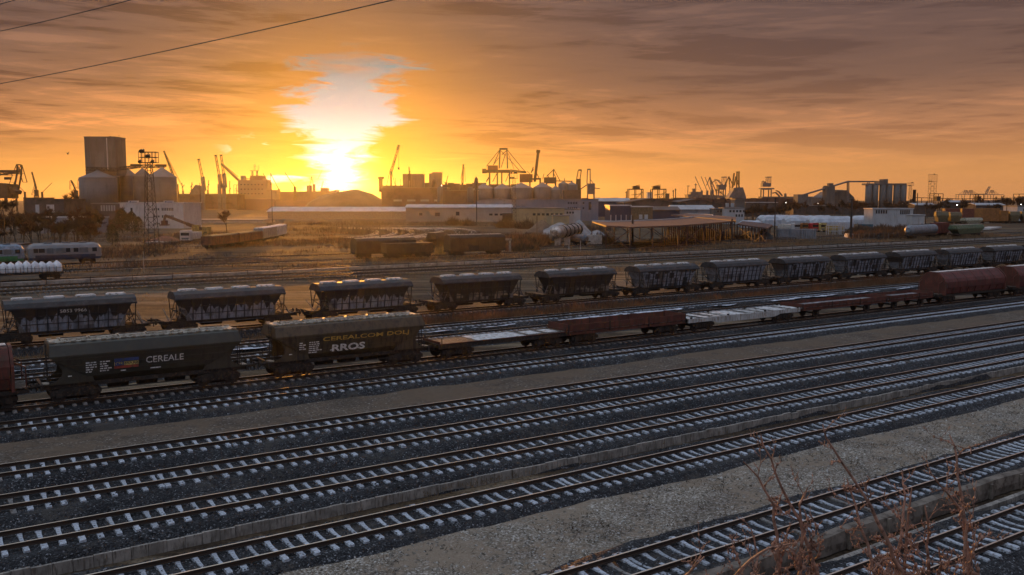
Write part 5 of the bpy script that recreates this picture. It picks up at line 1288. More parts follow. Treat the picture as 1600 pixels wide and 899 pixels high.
pole(1446, 350, 322, 1.6, 'dark post between the white wall and the coloured wagons', DSTEEL); pole(1572, 345, 318, 1.3, 'slim pole above the orange wagons at the right', DSTEEL, .4); pole(1521, 345, 318, 1.2, 'slim pole above the faded red wagons', DSTEEL, .4)
pole(1432, 345, 302, 1.8, 'leaning dark post beside the brick chimney', DSTEEL)
pole(1596, 340, 320, 1.4, 'slim pole with a lit white lamp at the right edge', DSTEEL, 0, True)
b = MB(); p = P(1494, 320, 900)
for i, (u, v, D) in enumerate(((966, 311, 820), (973, 311, 820), (1495, 320.5, 620), (1410, 318.5, 760), (1278, 318, 760), (1228, 317, 760), (133, 338.5, 420), (690, 290, 900))):
    q = P(u, v, D); r = empty('yard_lamp', (q.x, q.y, 0), 0, ('left one of two white lamps over the container stacks', 'right one of two white lamps over the container stacks', 'white lamp among the trees at the far right', 'small warm lamp below the concrete silos', 'small warm lamp on the depot under the conveyor', 'small warm lamp left of the conveyor', 'small white lamp among the bare trees at the left', 'small warm lamp on the brown skyline right of the sun')[i], 'lamp', 'small lit yard lamps')
    b = MB(); b.bar((0, 0, 0), (0, 0, q.z), .2); b.build('post', DSTEEL, r)
    b = MB(); b.blob((0, -.4, q.z), .30, .30, .30, random.Random(i), jit=0, bottom=-.9); b.build('lamp', LAMP, r)
# pale concrete gateway right of the dark hopper
b = MB(); p = G(792, 397); 
for x in (-.7, .7): b.box(p.x + x, p.y, 1.6, .5, .5, 3.2)
b.box(p.x, p.y, 3.3, 2.2, .7, .4); tag(b.build('concrete_frame', CONC), 'pale concrete frame standing right of the long dark hopper wagon', 'concrete frame')
# ------------------------------------------------------------------ the harbour skyline
class Rig:                                       # builds a far machine from measured outline points, in real depth and metres
    def __init__(s, name, u, D, label, cat, group=None, mat=None):
        s.D = D; p = P(u, 330, D); s.x = p.x; s.mat = mat or DSTEEL
        s.r = empty(name, (p.x, D, 0), 0, label, cat, group)
    def L(s, u, v, y=0.0): return Vector((P(u, v, s.D).x - s.x, y, zat(v, s.D)))
    def m(s, px): return MPP(s.D) * px
    def part(s, name, fn, mat=None, parent=None): b = MB(); fn(b); return b.build(name, mat or s.mat, parent or s.r)
    def bars(s, name, segs, w, dy=0.0, mat=None, ys=(0,)):
        """segs of (u0, v0, u1, v1[, width px]); repeated on each side plane in ys and tied across"""
        def f(b):
            for g in segs:
                ww = s.m(g[4]) if len(g) > 4 else s.m(w)
                for y in ys: b.bar(s.L(g[0], g[1], y), s.L(g[2], g[3], y), ww)
                if len(ys) > 1:
                    for q in (0, .5, 1):
                        p0 = s.L(g[0], g[1], ys[0]) * (1 - q) + s.L(g[2], g[3], ys[0]) * q; p1 = p0 + Vector((0, ys[1] - ys[0], 0)); b.bar(p0, p1, ww * .7)
        return s.part(name, f, mat)
    def house(s, name, u0, u1, v0, v1, dep, mat=None):
        def f(b): c = (s.L(u0, v0) + s.L(u1, v1)) / 2; b.box(c.x, 0, c.z, s.m(u1 - u0), dep, s.m(v1 - v0))
        return s.part(name, f, mat)
    def legs(s, u0, u1, vt, wpx, gauge):
        def f(b):
            for u in (u0, u1):
                for y in (-gauge / 2, gauge / 2): b.bar(Vector((s.L(u, vt).x, y, 0)), s.L(u, vt, y), s.m(wpx))
            for y in (-gauge / 2, gauge / 2): b.bar(s.L(u0, vt, y), s.L(u1, vt, y), s.m(wpx))
            for u in (u0, u1): b.bar(s.L(u, vt, -gauge / 2), s.L(u, vt, gauge / 2), s.m(wpx))
        return s.part('portal', f)
    def jib(s, u0, v0, u1, v1, w0, w1, n=10, r=.32, name='jib', mat=None):
        def f(b): truss(b, s.L(u0, v0), s.L(u1, v1), (s.m(w0), s.m(w1)), (s.m(w0), s.m(w1)), n, r)
        return s.part(name, f, mat)
def jib_crane(u, D, vb, vh, tip, label, hw=6, jw=(2.2, 1.2), stay=None, solid=False, mat=None, r=.32, hook=None, lattice_n=10):
    """A harbour crane: portal legs, turning house from vb up to vh, luffing jib to the tip, stays."""
    k = Rig('harbour_crane', u, D, label, 'crane', 'harbour cranes on the skyline', mat)
    k.legs(u - hw * .45, u + hw * .45, vb, 1.2, k.m(hw * .9)); k.house('machine_house', u - hw / 2, u + hw / 2, vh, vb, k.m(hw * .8))
    if solid: k.part('jib', lambda b: b.bar(k.L(u, vh + 1), k.L(*tip), k.m(jw[0]), k.m(jw[1])))
    else: k.jib(u, vh + 1, tip[0], tip[1], jw[0], jw[1], lattice_n, r)
    if stay: k.bars('stay', stay, .45, ys=(-1.2, 1.2))
    if hook: k.part('hook_rope', lambda b: (b.bar(k.L(*tip), k.L(tip[0], hook), .25), b.box(k.L(tip[0], hook).x, 0, k.L(tip[0], hook).z - 1, 1.6, 1.6, 2.4)))
    return k
# --- left
k = Rig('bridge_crane', 18, 900, 'dark bridge crane with a long truss girder and raking mast at the left edge', 'crane', 'harbour cranes on the skyline')
k.jib(-14, 268, 32, 268, 2.6, 2.6, 16, .9, 'girder'); k.bars('girder_truss', [(-6, 274, 26, 270, 1.5), (2, 270, 8, 274), (12, 270, 16, 274), (20, 269, 24, 272)], 1.0, ys=(-4, 4))
k.bars('mast', [(30.5, 258, 30, 272, 1.8), (30, 272, 23, 310, 2.0), (29.5, 257, 25, 268, .8), (31, 258, 39, 285, .9), (23, 274, 15, 296, .7)], 1.2, ys=(-4, 4))
k.house('machine_house', -4, 20, 288, 310, 20); k.part('chute', lambda b: b.prism([tuple(k.L(u, v).xz) for u, v in ((2, 286), (10, 287), (30, 299), (28, 304), (16, 302), (2, 300))], -6, 6)); k.house('trolley', 9, 15, 277, 281, 6)
k.legs(0, 18, 309, 2, 18)
jib_crane(57, 1000, 306, 297, (50, 269), 'tall thin jib crane leaning left behind the flat-roofed house', 5, (1.8, 1.0), [(50, 270, 57, 294), (55, 288, 50, 305)])
jib_crane(66, 950, 309, 300, (81, 286), 'small jib crane pointing up to the right above the flat-roofed house', 2.4, (.8, .5), solid=True)
jib_crane(39, 950, 309, 300, (28, 290), 'small jib crane pointing up to the left beside the bridge crane', 2.6, (.8, .5), solid=True)
jib_crane(119, 850, 308, 298, (111, 282), 'jib crane leaning left just beside the tall silos', 5, (1.3, 1.0), [(111, 282, 119, 294), (110, 283, 109.5, 296)])
jib_crane(129, 900, 308, 299, (123, 280), 'thinner jib crane half behind the left silo', 4, (1.1, .9), [(122.5, 281, 122, 295), (123, 281, 129, 294)])
jib_crane(276, 900, 300, 288, (256, 236), 'long slender crane jib rising behind the right silo roof', 5, (2.2, 1.6), [(258, 240, 276, 284), (258, 240, 284, 290)])
def box_jib_crane(u, D, vb, tip, vbody, label, w=4.6, pedestal=None):
    k = Rig('ship_crane', u, D, label, 'crane', 'deck cranes of a berthed ship', GSTEEL)
    k.part('pedestal', lambda b: b.box(0, 0, zat(vbody + 14, D) / 2, k.m(w * 1.15), k.m(w), zat(vbody + 14, D)))
    k.part('crane_house', lambda b: b.prism([tuple(k.L(a, c).xz) for a, c in ((u - w * .75, vbody), (u + w * .1, vbody - 2), (u + w * .7, vbody + 20), (u - w * .1, vbody + 22))], -3, 3))
    def fr(b):
        q = k.L(u - w * .3, vbody + 1); t = k.L(*tip); n = (t - q).normalized(); s_ = Vector((n.z, 0, -n.x)) * k.m(1.1)
        for sg in (-1, 1): b.bar(q + s_ * sg * 1.25, t + s_ * sg, k.m(.95), 1.0)
        for f in (.25, .5, .72): c = q + (t - q) * f; b.bar(c - s_, c + s_, k.m(.8))
        b.bar(t - s_ * 1.6, t + s_ * 1.6, k.m(2.2))
    k.part('jib', fr, DSTEEL); return k
box_jib_crane(318, 1000, 300, (310.5, 249.5), 278, 'single ship crane with an open box jib between the silos and the white ship')
box_jib_crane(344, 1000, 300, (337, 243.5), 274, 'left one of the twin ship cranes beside the white ship', 4.2)
box_jib_crane(351, 1000, 300, (345.5, 243), 273, 'right one of the twin ship cranes beside the white ship', 4.2)
for u, v, t, lab in ((286, 298, (284, 286), 'tiny far crane just right of the silos'), (299, 297, (300, 285), 'tiny far crane with a knobbed head left of the single ship crane'), (325, 297, (326, 282), 'tiny far crane right of the single ship crane'), (359, 303, (359, 283), 'thin far mast between the twin ship cranes and the white ship')):
    jib_crane(u, 1400, 304, v, t, lab, 2.2, (1.0, .7), [(u - 1.5, v - 4, u + 2, v - 9)])
k = Rig('quay_shed', 305, 1020, 'long low quay shed under the ship cranes', 'building', None, HZ); k.house('wall', 279, 376, 304, 327, 30); k.house('roof', 278.5, 376.5, 303, 304.2, 31, ROOFG)
k = Rig('grab_heap', 308, 1010, 'dark loading hopper beside the single ship crane', 'hopper', None, GSTEEL); k.part('hopper', lambda b: b.prism([tuple(k.L(u, v).xz) for u, v in ((298, 304), (303, 296), (308, 289), (314, 291), (315, 304))], -6, 6)); k.legs(300, 313, 304, 1, 8)
# --- the ship
k = Rig('ship', 405, 1050, 'white superstructure and dark hull of a cargo ship left of the sun', 'ship', None, M('ship_white', (.17, .145, .125), rough=.7, var=.2, scale=.05, dirt=(.18, .13, .10), dirt_amt=.3))
HULL = M('ship_hull', (.07, .055, .075), rough=.6, var=.3, scale=.04)
k.part('hull', lambda b: b.prism([tuple(k.L(u, v).xz) for u, v in ((372, 311), (433, 311.5), (432, 330), (376, 330))], -14, 14), HULL)
k.part('hull_bow', lambda b: b.prism([tuple(k.L(u, v).xz) for u, v in ((433, 314), (520, 314), (512, 330), (433, 330))], -13, 13), HULL)
sup = k.house('superstructure', 376, 420, 282, 311, 20); k.house('lower_deck', 419, 434, 297, 312, 18)
k.part('wheelhouse', lambda b: b.box(k.L(403, 280).x, 0, zat(279.5, 1050), k.m(19), 14, k.m(9)), M('ship_funnel', (.16, .09, .07), rough=.7))
k.house('bridge_wing', 377.5, 383, 275, 283, 8)
k.bars('mast', [(394.5, 267, 394.5, 277, 1.3), (401.5, 267, 401.5, 277, 1.3), (391.5, 267, 404, 267, .8), (398, 257, 398, 267, .4), (404, 259, 404, 267, .35), (396, 260, 400, 260, .3)], .6, ys=(-2, 2))
k.bars('boom', [(346.5, 256.5, 376, 285, 2.8), (347, 256, 372, 276, .35)], 1.5, ys=(-1.5, 1.5), mat=BROWNM)
k.bars('gantry', [(367.5, 289, 376, 289.5, .8), (367.5, 289, 367.5, 306, .8), (370, 294, 376, 303, .8), (371, 296, 371, 303, .6)], .6, ys=(-5, 5))
k.bars('railing', [(383, 279, 394, 279, .5), (383, 279, 383, 283, .5), (388, 279, 388, 283, .5), (413, 280, 420, 282, .5), (420, 282, 420, 290, .5)], .5, ys=(-6, 6))
for i in range(3):
    for j in range(7): k.part('window', lambda b: b.box(k.L(381 + j * 5.4, 290).x, -10.1, zat(289 + i * 7, 1050), 1.6, .4, 1.1), GLASS)
jib_crane(419, 1080, 306, 284, (411, 271), 'thin crane jib standing right behind the white ship', 2.5, (.9, .7), solid=True)
jib_crane(436, 1080, 308, 296, (422.5, 271), 'dark raised jib leaning left, first right of the white ship', 3.5, (1.5, 1.0), [(423, 271, 422, 286)], solid=True)
jib_crane(461, 1080, 309, 292, (445, 269.5), 'dark raised jib leaning left, second right of the white ship', 3.2, (1.4, 1.0), solid=True)
k = Rig('harbour_wall_ship', 470, 1150, 'hazy dark ship lying low left of the sun', 'ship', None, HULL)
k.part('hull', lambda b: b.prism([tuple(k.L(u, v).xz) for u, v in ((434, 300), (520, 299), (528, 297), (522, 329), (438, 329))], -12, 12)); k.house('deck_house', 502, 513, 294, 300, 10); k.house('funnel', 489, 492.5, 288, 300, 4); k.house('hatch', 480, 487, 290, 300, 6)
k.bars('mast', [(482, 300, 487, 276, .5), (492, 300, 487, 276, .5), (497, 280, 503, 266, .35), (502, 295, 505, 283, .5)], .5, ys=(-2, 2))
# --- right of the sun
k = jib_crane(611, 950, 292, 268, (623, 229), 'tall lattice crane with a dark jib head just right of the sun', 2.6, (3.4, 2.0), [(610, 264, 604, 291), (611, 264, 617, 289), (624, 231, 613, 262)], r=.4, hook=262)
k.part('jib_head', lambda b: b.bar(k.L(623.5, 226.5), k.L(621, 235), k.m(3.6)))
k = Rig('harbour_beacon', 594.5, 950, 'squat dark tower with a wide head between the hill and the lattice crane', 'tower'); k.house('shaft', 592.5, 597.5, 279, 300, 5); k.house('head', 591.5, 599.5, 276.5, 280, 8)
for u, lab in ((618, 'thin mast right of the tall lattice crane'), (626, 'second thin mast right of the tall lattice crane')): jib_crane(u, 1300, 296, 289, (u - .5, 278 if u < 620 else 280), lab, 1.6, (.7, .5))
k = Rig('silo_block', 646, 900, 'plain pale block on the skyline, left one of two', 'building', 'plain skyline blocks', CONCS); k.house('wall', 631.5, 662, 273, 318, 22); k.house('roof', 631, 662.5, 272.4, 273.2, 22.6)
k = Rig('silo_block', 681, 950, 'smaller pale block on the skyline, right one of two', 'building', 'plain skyline blocks', CONCS); k.part('wall', lambda b: b.prism([tuple(k.L(u, v).xz) for u, v in ((671.5, 315), (671.5, 272), (681, 270), (690, 271), (690, 315))], -8, 8)); k.house('roof', 676, 690.3, 269.6, 270.6, 14)
jib_crane(640, 880, 282, 272, (639, 261), 'small crane with a stubby head in front of the left plain block', 4, (1.6, 1.0), [(636, 276, 641, 268)])
jib_crane(697, 1200, 292, 285, (700, 275), 'small leaning derrick right of the plain blocks', 3, (.9, .6), [(693, 284, 697, 288)])
jib_crane(722.5, 1000, 296, 286, (724, 257), 'slender upright crane with a pointed head left of the big gantry crane', 2.8, (2.6, 1.6), [(726, 262, 727, 284), (724, 257, 720, 280)], r=.5)
for u0, u1, v, D, lab in ((596, 632, 290, 1000, 'dark hazy stack row under the tall lattice crane'), (662, 760, 286, 1000, 'long dark stack row between the plain blocks and the big gantry crane'), (755, 812, 287, 1050, 'dark stack row below the big gantry crane')):
    k = Rig('container_stack', (u0 + u1) / 2, D, lab, 'container stack', 'dark container stacks along the skyline', WALLD)
    rg = random.Random(u0)
    def f(b):
        u = u0
        while u < u1: w = min(rg.choice((8, 9.5, 9.5)), u1 - u); vv = v + rg.choice((0, 0, 1.2, 2.6)); c = k.L(u + w / 2, vv); b.box(c.x, rg.uniform(-3, 3), c.z / 2, k.m(w) * .97, 12, c.z); u += w
    k.part('containers', f)
for i, (u, v, w) in enumerate(((678, 283, 8), (744, 280, 7))):
    b = MB(); p = P(u, v, 780); b.blob((p.x, 780, p.z - 4), MPP(780) * w / 2, 3.5, 6, random.Random(i), 12, 6, .15, -.9); b.tube((p.x, 780, 0), (p.x, 780, p.z - 4), .5, .4, 6)
    # round-topped tree: many small leaf faces on a stem
    tag(b.build('tank_dome', WALLD, None, True), ('dark round-topped tank before the right plain block', 'dark round-topped tank left of the big gantry crane')[i], 'tank', 'round-topped tanks')
# ship-to-shore gantry crane
k = Rig('gantry_crane', 787, 1150, 'big ship-to-shore gantry crane with a tall A-frame and stays, right of the sun', 'crane')
k.part('girder', lambda b: (b.bar(k.L(754, 268, -5), k.L(797, 268, -5), 2.4, k.m(4.5)), b.bar(k.L(754, 268, 5), k.L(797, 268, 5), 2.4, k.m(4.5)), [b.bar(k.L(u, 268, -5), k.L(u, 268, 5), 2.0) for u in (756, 766, 777, 787, 796)]))
k.jib(797, 267, 822, 269.5, 3, 2, 10, .8, 'boom'); k.house('machine_house', 762, 778, 259, 267, 12, RSTEEL); k.house('trolley', 753.5, 760, 264, 271, 8)
k.legs(765, 777, 268, 1.9, 20); k.part('sea_legs', lambda b: [b.bar(Vector((k.L(u, 268).x, y, 0)), k.L(u, 268, y), k.m(1.9)) for u in (784, 796) for y in (-9, 9)])
k.bars('bracing', [(777, 270, 770, 284, .7), (796, 270, 790, 284, .7), (765, 276, 760, 284, 1.2)], .7, ys=(-9, 9))
k.bars('a_frame', [(781.5, 234, 780, 263, 1.8), (792, 234, 793, 263, 1.8), (781, 233, 792.5, 233, 2.2), (783, 236, 790, 244, .7), (791, 236, 784, 242, .7), (790, 240, 783, 262, .8)], 1.4, ys=(-5, 5))
k.bars('stay', [(781, 234, 760, 260, .6), (781, 235, 771, 258, .9), (779, 247, 771, 258, .6), (793, 235, 820, 268, .6), (794, 247, 811, 266, .6), (794, 240, 803, 264, .5)], .6, ys=(-4, 4))
k = Rig('gantry_crane', 838, 1150, 'gantry crane with its dark boom raised almost upright, right of the A-frame crane', 'crane')
k.part('raised_boom', lambda b: [b.bar(k.L(835.5, 284, y), k.L(841, 236, y), k.m(4.0), 2.0) for y in (-3, 3)] + [b.bar(k.L(835.5 + 5.5 * f, 284 - 48 * f, -3), k.L(835.5 + 5.5 * f, 284 - 48 * f, 3), 1.2) for f in (0, .2, .4, .6, .8, 1)])
k.part('boom_head', lambda b: b.bar(k.L(840.5, 239), k.L(841.3, 234.8), k.m(6), 8)); k.house('machine_house', 812, 832, 272.5, 285, 14, RSTEEL)
k.bars('bracket', [(833, 262, 830, 270, 1.4), (830, 270, 834, 265, 1), (824, 268, 828, 272, .5), (838, 270, 843, 280, 1), (838, 279, 845, 279, 1.2)], 1, ys=(-3, 3)); k.legs(828, 844, 280, 2, 16)
k = Rig('harbour_crane', 861, 1100, 'crane with a bent double boom and broad house left of the far silos', 'crane', 'harbour cranes on the skyline')
k.bars('boom', [(865.5, 265, 854, 276, 1.1), (865.5, 265, 875, 283, .6), (865, 265, 864.5, 277, 1.3), (865, 271, 868, 277, .8), (856, 273, 857, 279, 1)], 1, ys=(-3, 3)); k.house('machine_house', 850, 869, 277.5, 286, 12); k.legs(854, 868, 286, 2, 12); k.bars('feeder', [(850, 272, 848, 280, .8), (869, 283, 894, 283.5, 1.4), (882, 279, 882, 283, .8)], 1, ys=(-2, 2))
D = 820; r = empty('grain_silo_complex', (P(850, 330, D).x, D, 0), 0, 'broad hazy group of cone-roofed silos right of the big gantry cranes', 'grain silo'); ox, oy, oz = r.location
for u0, u1, ve, vc in ((740, 772, 295, 288), (770, 800, 295, 288), (796, 833, 294, 286.5), (833, 862, 293, 286), (858, 878, 297, 291), (872, 888, 287.5, 284), (884, 902, 289, 285)): silo(r, u0, u1, ve, vc, D, 20, SILO)
building('dark_warehouse', 880, 908, 298, 780, 20, 'dark warehouse block at the foot of the hazy silo group', WALLD, TILE)
for u, top, body, lab in ((904, 266, (900, 907, 280, 299), 'upright looped-jib crane, left one of two beyond the silo group'), (920, 265, (917, 929, 287, 303), 'upright looped-jib crane with a broad house, right one of two beyond the silo group')):
    k = Rig('ship_crane', u, 1050, lab, 'crane', 'looped-jib cranes', DSTEEL if u < 910 else GSTEEL)
    dx = 2.2 if u < 910 else 0
    k.bars('jib', [(u - 2 + dx * .6, top + 1, u - 3 + 0, body[2], 1.2), (u + 2 + dx, top + 1, u + 2.2, body[2], 1.2), (u - 2 + dx, top, u + 2 + dx, top, 2)], 1.2, ys=(-1.5, 1.5)); k.house('machine_house', body[0], body[1], body[2], body[3], 9)
    k.legs(body[0] + 1, body[1] - 1, body[3], 1.5, 8)
    if u > 910: k.bars('arm', [(917, 289, 907, 296, 1.5), (928, 294, 937, 295, 1.2), (922, 280, 928, 288, .5)], 1, ys=(-2, 2))
# --- right half
rg = random.Random(8)
for u0, u1 in ((908, 975), (975, 1040), (1040, 1085), (1085, 1150), (1150, 1215), (1215, 1250)):
    D = 1000; k = Rig('container_stack', (u0 + u1) / 2, D, 'dark reddish container stack in the long row below the right-hand skyline', 'container stack', 'dark reddish container stacks', M('reddish_containers', (.075, .042, .038), rough=.7, var=.4, scale=.12))
    def f(b):
        u = u0
        while u < u1: w = min(9.5, u1 - u); v = rg.choice((309.3, 309.6, 310, 310.6)); c = k.L(u + w / 2, v); b.box(c.x, rg.uniform(-3, 3), c.z / 2, k.m(w) * .98, 14, c.z); u += w
    k.part('containers', f)
for (u0, u1, c0, c1), lab in (((981.5, 1003.5, 988, 999), 'rubber-tyred gantry crane with a high trolley, left one of two'), ((1018, 1039, 1019, 1031), 'rubber-tyred gantry crane with a high trolley, right one of two')):
    k = Rig('yard_crane', (u0 + u1) / 2, 950, lab, 'crane', 'yard gantry cranes'); k.legs(u0, u1, 296, 1.4, 12)
    k.house('trolley', c0, c1, 291, 295.5, 8); k.bars('frame', [((u0 + u1) / 2, 296, (u0 + u1) / 2, 312, 1.1), (u0 + 5, 305, u1 - 2, 303, .7), (c0 + 4, 291, c1, 289.5, .8), (u1 - 8, 309, u1, 300, .5)], 1, ys=(-5, 5))
building('white_block', 1012, 1019, 301, 1200, 12, 'small white block at the foot of the right yard gantry crane', WALLW, ROOFG)
for u, v, lab in ((978.5, 299, 'thin post just left of the left yard gantry crane'), (1052, 297, 'thin light mast right of the right yard gantry crane'), (1055.5, 295, 'taller thin light mast right of the right yard gantry crane')):
    k = Rig('light_mast', u, 1000, lab, 'mast'); k.part('shaft', lambda b: b.bar((0, 0, 0), k.L(u, v), .9)); k.part('cross_arm', lambda b: b.bar(k.L(u - 1.5, v + 2), k.L(u + 1.5, v + 2), .6))
building('white_block', 1041, 1046, 303, 1200, 10, 'small dark block between the yard gantry crane and the light masts', WALLD, ROOFG)
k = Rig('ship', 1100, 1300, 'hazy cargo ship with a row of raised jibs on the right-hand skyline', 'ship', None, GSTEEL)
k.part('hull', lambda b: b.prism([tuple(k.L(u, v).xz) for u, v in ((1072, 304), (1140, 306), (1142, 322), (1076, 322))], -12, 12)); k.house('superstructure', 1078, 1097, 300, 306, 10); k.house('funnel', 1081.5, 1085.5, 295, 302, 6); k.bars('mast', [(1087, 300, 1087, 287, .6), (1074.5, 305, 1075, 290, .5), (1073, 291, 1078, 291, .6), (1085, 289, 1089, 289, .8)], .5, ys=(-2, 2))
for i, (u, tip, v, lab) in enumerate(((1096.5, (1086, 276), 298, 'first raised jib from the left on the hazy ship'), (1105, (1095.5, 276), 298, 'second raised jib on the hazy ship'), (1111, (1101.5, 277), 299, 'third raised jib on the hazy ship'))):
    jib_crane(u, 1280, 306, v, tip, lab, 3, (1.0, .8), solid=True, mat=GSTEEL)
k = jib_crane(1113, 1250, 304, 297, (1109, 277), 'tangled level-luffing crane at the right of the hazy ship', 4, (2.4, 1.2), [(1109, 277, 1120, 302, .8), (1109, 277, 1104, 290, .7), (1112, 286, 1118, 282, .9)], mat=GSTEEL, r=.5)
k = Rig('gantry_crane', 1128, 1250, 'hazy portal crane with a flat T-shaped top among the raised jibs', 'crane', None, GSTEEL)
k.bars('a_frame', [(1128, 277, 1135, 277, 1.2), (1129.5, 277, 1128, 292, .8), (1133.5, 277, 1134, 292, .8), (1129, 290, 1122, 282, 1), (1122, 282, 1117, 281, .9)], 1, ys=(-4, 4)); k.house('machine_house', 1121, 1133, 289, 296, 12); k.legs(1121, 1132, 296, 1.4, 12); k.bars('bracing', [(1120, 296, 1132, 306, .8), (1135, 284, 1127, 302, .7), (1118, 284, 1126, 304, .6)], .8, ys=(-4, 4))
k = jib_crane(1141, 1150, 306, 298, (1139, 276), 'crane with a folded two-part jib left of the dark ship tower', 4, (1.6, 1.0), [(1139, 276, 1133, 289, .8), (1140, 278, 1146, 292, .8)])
k = Rig('ship', 1151, 1100, 'dark ship tower block with forked upright jibs on the right-hand skyline', 'ship')
k.part('superstructure', lambda b: b.prism([tuple(k.L(u, v).xz) for u, v in ((1136, 309), (1143, 298), (1144, 294), (1158, 293), (1160, 299), (1163, 309), (1163, 325), (1136, 325))], -9, 9), GSTEEL)
k.bars('jib', [(1144, 294, 1147, 271, 1.2), (1147, 290, 1150, 276, 1.2), (1151, 294, 1151.5, 270, 1.0), (1154.5, 294, 1154.5, 270, 1.0), (1151, 269, 1155, 269, 1.4), (1156, 296, 1152, 282, .8)], 1, ys=(-2, 2))
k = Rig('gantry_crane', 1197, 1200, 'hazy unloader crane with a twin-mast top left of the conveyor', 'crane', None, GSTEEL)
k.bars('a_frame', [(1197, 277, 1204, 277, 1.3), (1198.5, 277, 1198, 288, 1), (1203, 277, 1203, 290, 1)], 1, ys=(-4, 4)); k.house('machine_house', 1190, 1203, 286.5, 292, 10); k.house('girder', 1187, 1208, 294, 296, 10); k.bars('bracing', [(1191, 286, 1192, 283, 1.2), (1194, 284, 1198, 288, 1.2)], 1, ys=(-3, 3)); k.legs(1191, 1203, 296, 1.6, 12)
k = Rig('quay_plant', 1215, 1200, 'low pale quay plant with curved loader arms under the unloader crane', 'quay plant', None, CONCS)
k.house('wall', 1188, 1300, 307.5, 325, 20); k.bars('loader_arm', [(1207, 302, 1212, 301, 1.4), (1212, 301, 1218, 307, 1.4), (1213, 298, 1217, 300, 1.1), (1217, 300, 1222, 306, 1.3), (1227, 303, 1227, 308, 2)], 1, ys=(-2, 2))
k = Rig('conveyor', 1290, 900, 'long inclined conveyor gallery rising to the concrete silos', 'conveyor', None, GSTEEL)
k.part('gallery', lambda b: (b.bar(k.L(1246, 307.5), k.L(1326, 283.6), 4, k.m(2.2)), b.bar(k.L(1326, 284), k.L(1380, 284), 4, k.m(2.2)))); k.part('trestle', lambda b: [b.bar(k.L(1325, 284, y), k.L(1325, 330, y), 1.0) for y in (-2, 2)] + [b.bar(k.L(1357, 284, y), k.L(1357, 300, y), .7) for y in (-2, 2)])
k.house('feed_house', 1243, 1259, 304, 318, 14, CONCS)
tw = k.house('transfer_tower', 1288, 1301, 292, 320, 12, CONCS); k.house('tower_top', 1294, 1300.5, 286.5, 292, 6, CONCS); k.house('tower_wing', 1288, 1291, 290.5, 293, 6, CONCS)
k = Rig('storage_hall', 1302, 920, 'big pitched storage hall crossed by the inclined conveyor', 'building', None, CONCS)
k.part('roof', lambda b: b.prism([tuple(k.L(u, v).xz) for u, v in ((1276, 309), (1290, 300), (1314, 297.5), (1326, 308.5), (1326, 325), (1276, 325))], -15, 15)); k.house('ridge_vent', 1300, 1315, 297, 303, 10)
D = 800; r = empty('grain_silo_complex', (P(1383, 330, D).x, D, 0), 0, 'three blocks of pale concrete silos with a headhouse at the end of the conveyor', 'grain silo'); ox, oy, oz = r.location
for u0, u1 in ((1351, 1371), (1373, 1393), (1395, 1415)):
    w = (u1 - u0) / 2.0
    for i in range(2):
        for row in range(2): silo(r, u0 + i * w, u0 + (i + 1) * w, 289.2, 289, D + row * MPP(D) * w, 16, CONCS)
    b = MB(); p = rel((u0 + u1) / 2, 300, D); b.box(p.x, p.y + MPP(D) * w * .5, zat(288.2, D), MPP(D) * (u1 - u0) * .96, MPP(D) * w * 1.8, 1.6); b.build('top_slab', CONCS, r)
b = MB(); p = rel(1380, 290, D); b.box(p.x, p.y + 5, (zat(283, D) + zat(289, D)) / 2, MPP(D) * 13, 12, zat(283, D) - zat(289, D)); p = rel(1384, 290, D); b.box(p.x, p.y + 5, zat(281.8, D), MPP(D) * 7, 9, MPP(D) * 3.4); b.build('headhouse', CONCS, r)
b = MB(); p = P(1427.5, 330, 760); w = MPP(760) * 5.2; b.lathe((p.x, 760, 0), [(w * .55, 0), (w * .44, zat(297.5, 760)), (w * .50, zat(297.3, 760)), (w * .5, zat(296.6, 760))], 14)
tag(b.build('chimney', M('brown_brick', (.07, .045, .038), rough=.85, var=.3, scale=.3), None, True), 'squat dark brick chimney right of the concrete silos', 'chimney')
# far right hazy container port
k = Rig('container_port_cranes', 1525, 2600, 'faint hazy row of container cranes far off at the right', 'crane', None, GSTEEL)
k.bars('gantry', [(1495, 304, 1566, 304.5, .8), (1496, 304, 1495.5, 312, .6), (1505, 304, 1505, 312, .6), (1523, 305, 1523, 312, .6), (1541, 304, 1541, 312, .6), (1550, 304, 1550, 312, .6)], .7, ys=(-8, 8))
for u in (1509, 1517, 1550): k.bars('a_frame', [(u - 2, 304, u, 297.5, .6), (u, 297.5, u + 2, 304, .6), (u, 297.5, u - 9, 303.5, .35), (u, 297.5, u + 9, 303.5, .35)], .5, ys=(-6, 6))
k.bars('raised_boom', [(1540, 304, 1546, 292, 1.0), (1540, 300, 1546, 293, .35)], .8, ys=(-4, 4))
k.part('quay', lambda b: b.box(0, 0, 4, k.m(90), 30, 10))
for u0, u1, v, lab in ((1520, 1533, 303.5, 'dark open portal frame among the far-right trees'), (1588, 1618, 303.5, 'dark portal frame cut by the right edge above the trees'), (1456, 1470, 303, 'small portal frame right of the open-headed floodlight mast')):
    k = Rig('portal_frame', (u0 + u1) / 2, 900, lab, 'portal frame', 'far portal frames'); k.legs(u0, u1, v, .8, 10); k.house('cabin', u0 + 5, u1 - 3, 307, 314, 8)
# pipe bridge across the far right
k = Rig('pipe_bridge', 1500, 880, 'thin pipe bridge running along the far-right skyline', 'pipe bridge'); k.bars('pipe', [(1432, 309, 1500, 311, .9), (1500, 311, 1600, 309.5, .9)], .9, ys=(-1, 1)); k.part('posts', lambda b: [b.bar(k.L(u, 310), Vector((k.L(u, 310).x, 0, 0)), .5) for u in range(1440, 1601, 16)])
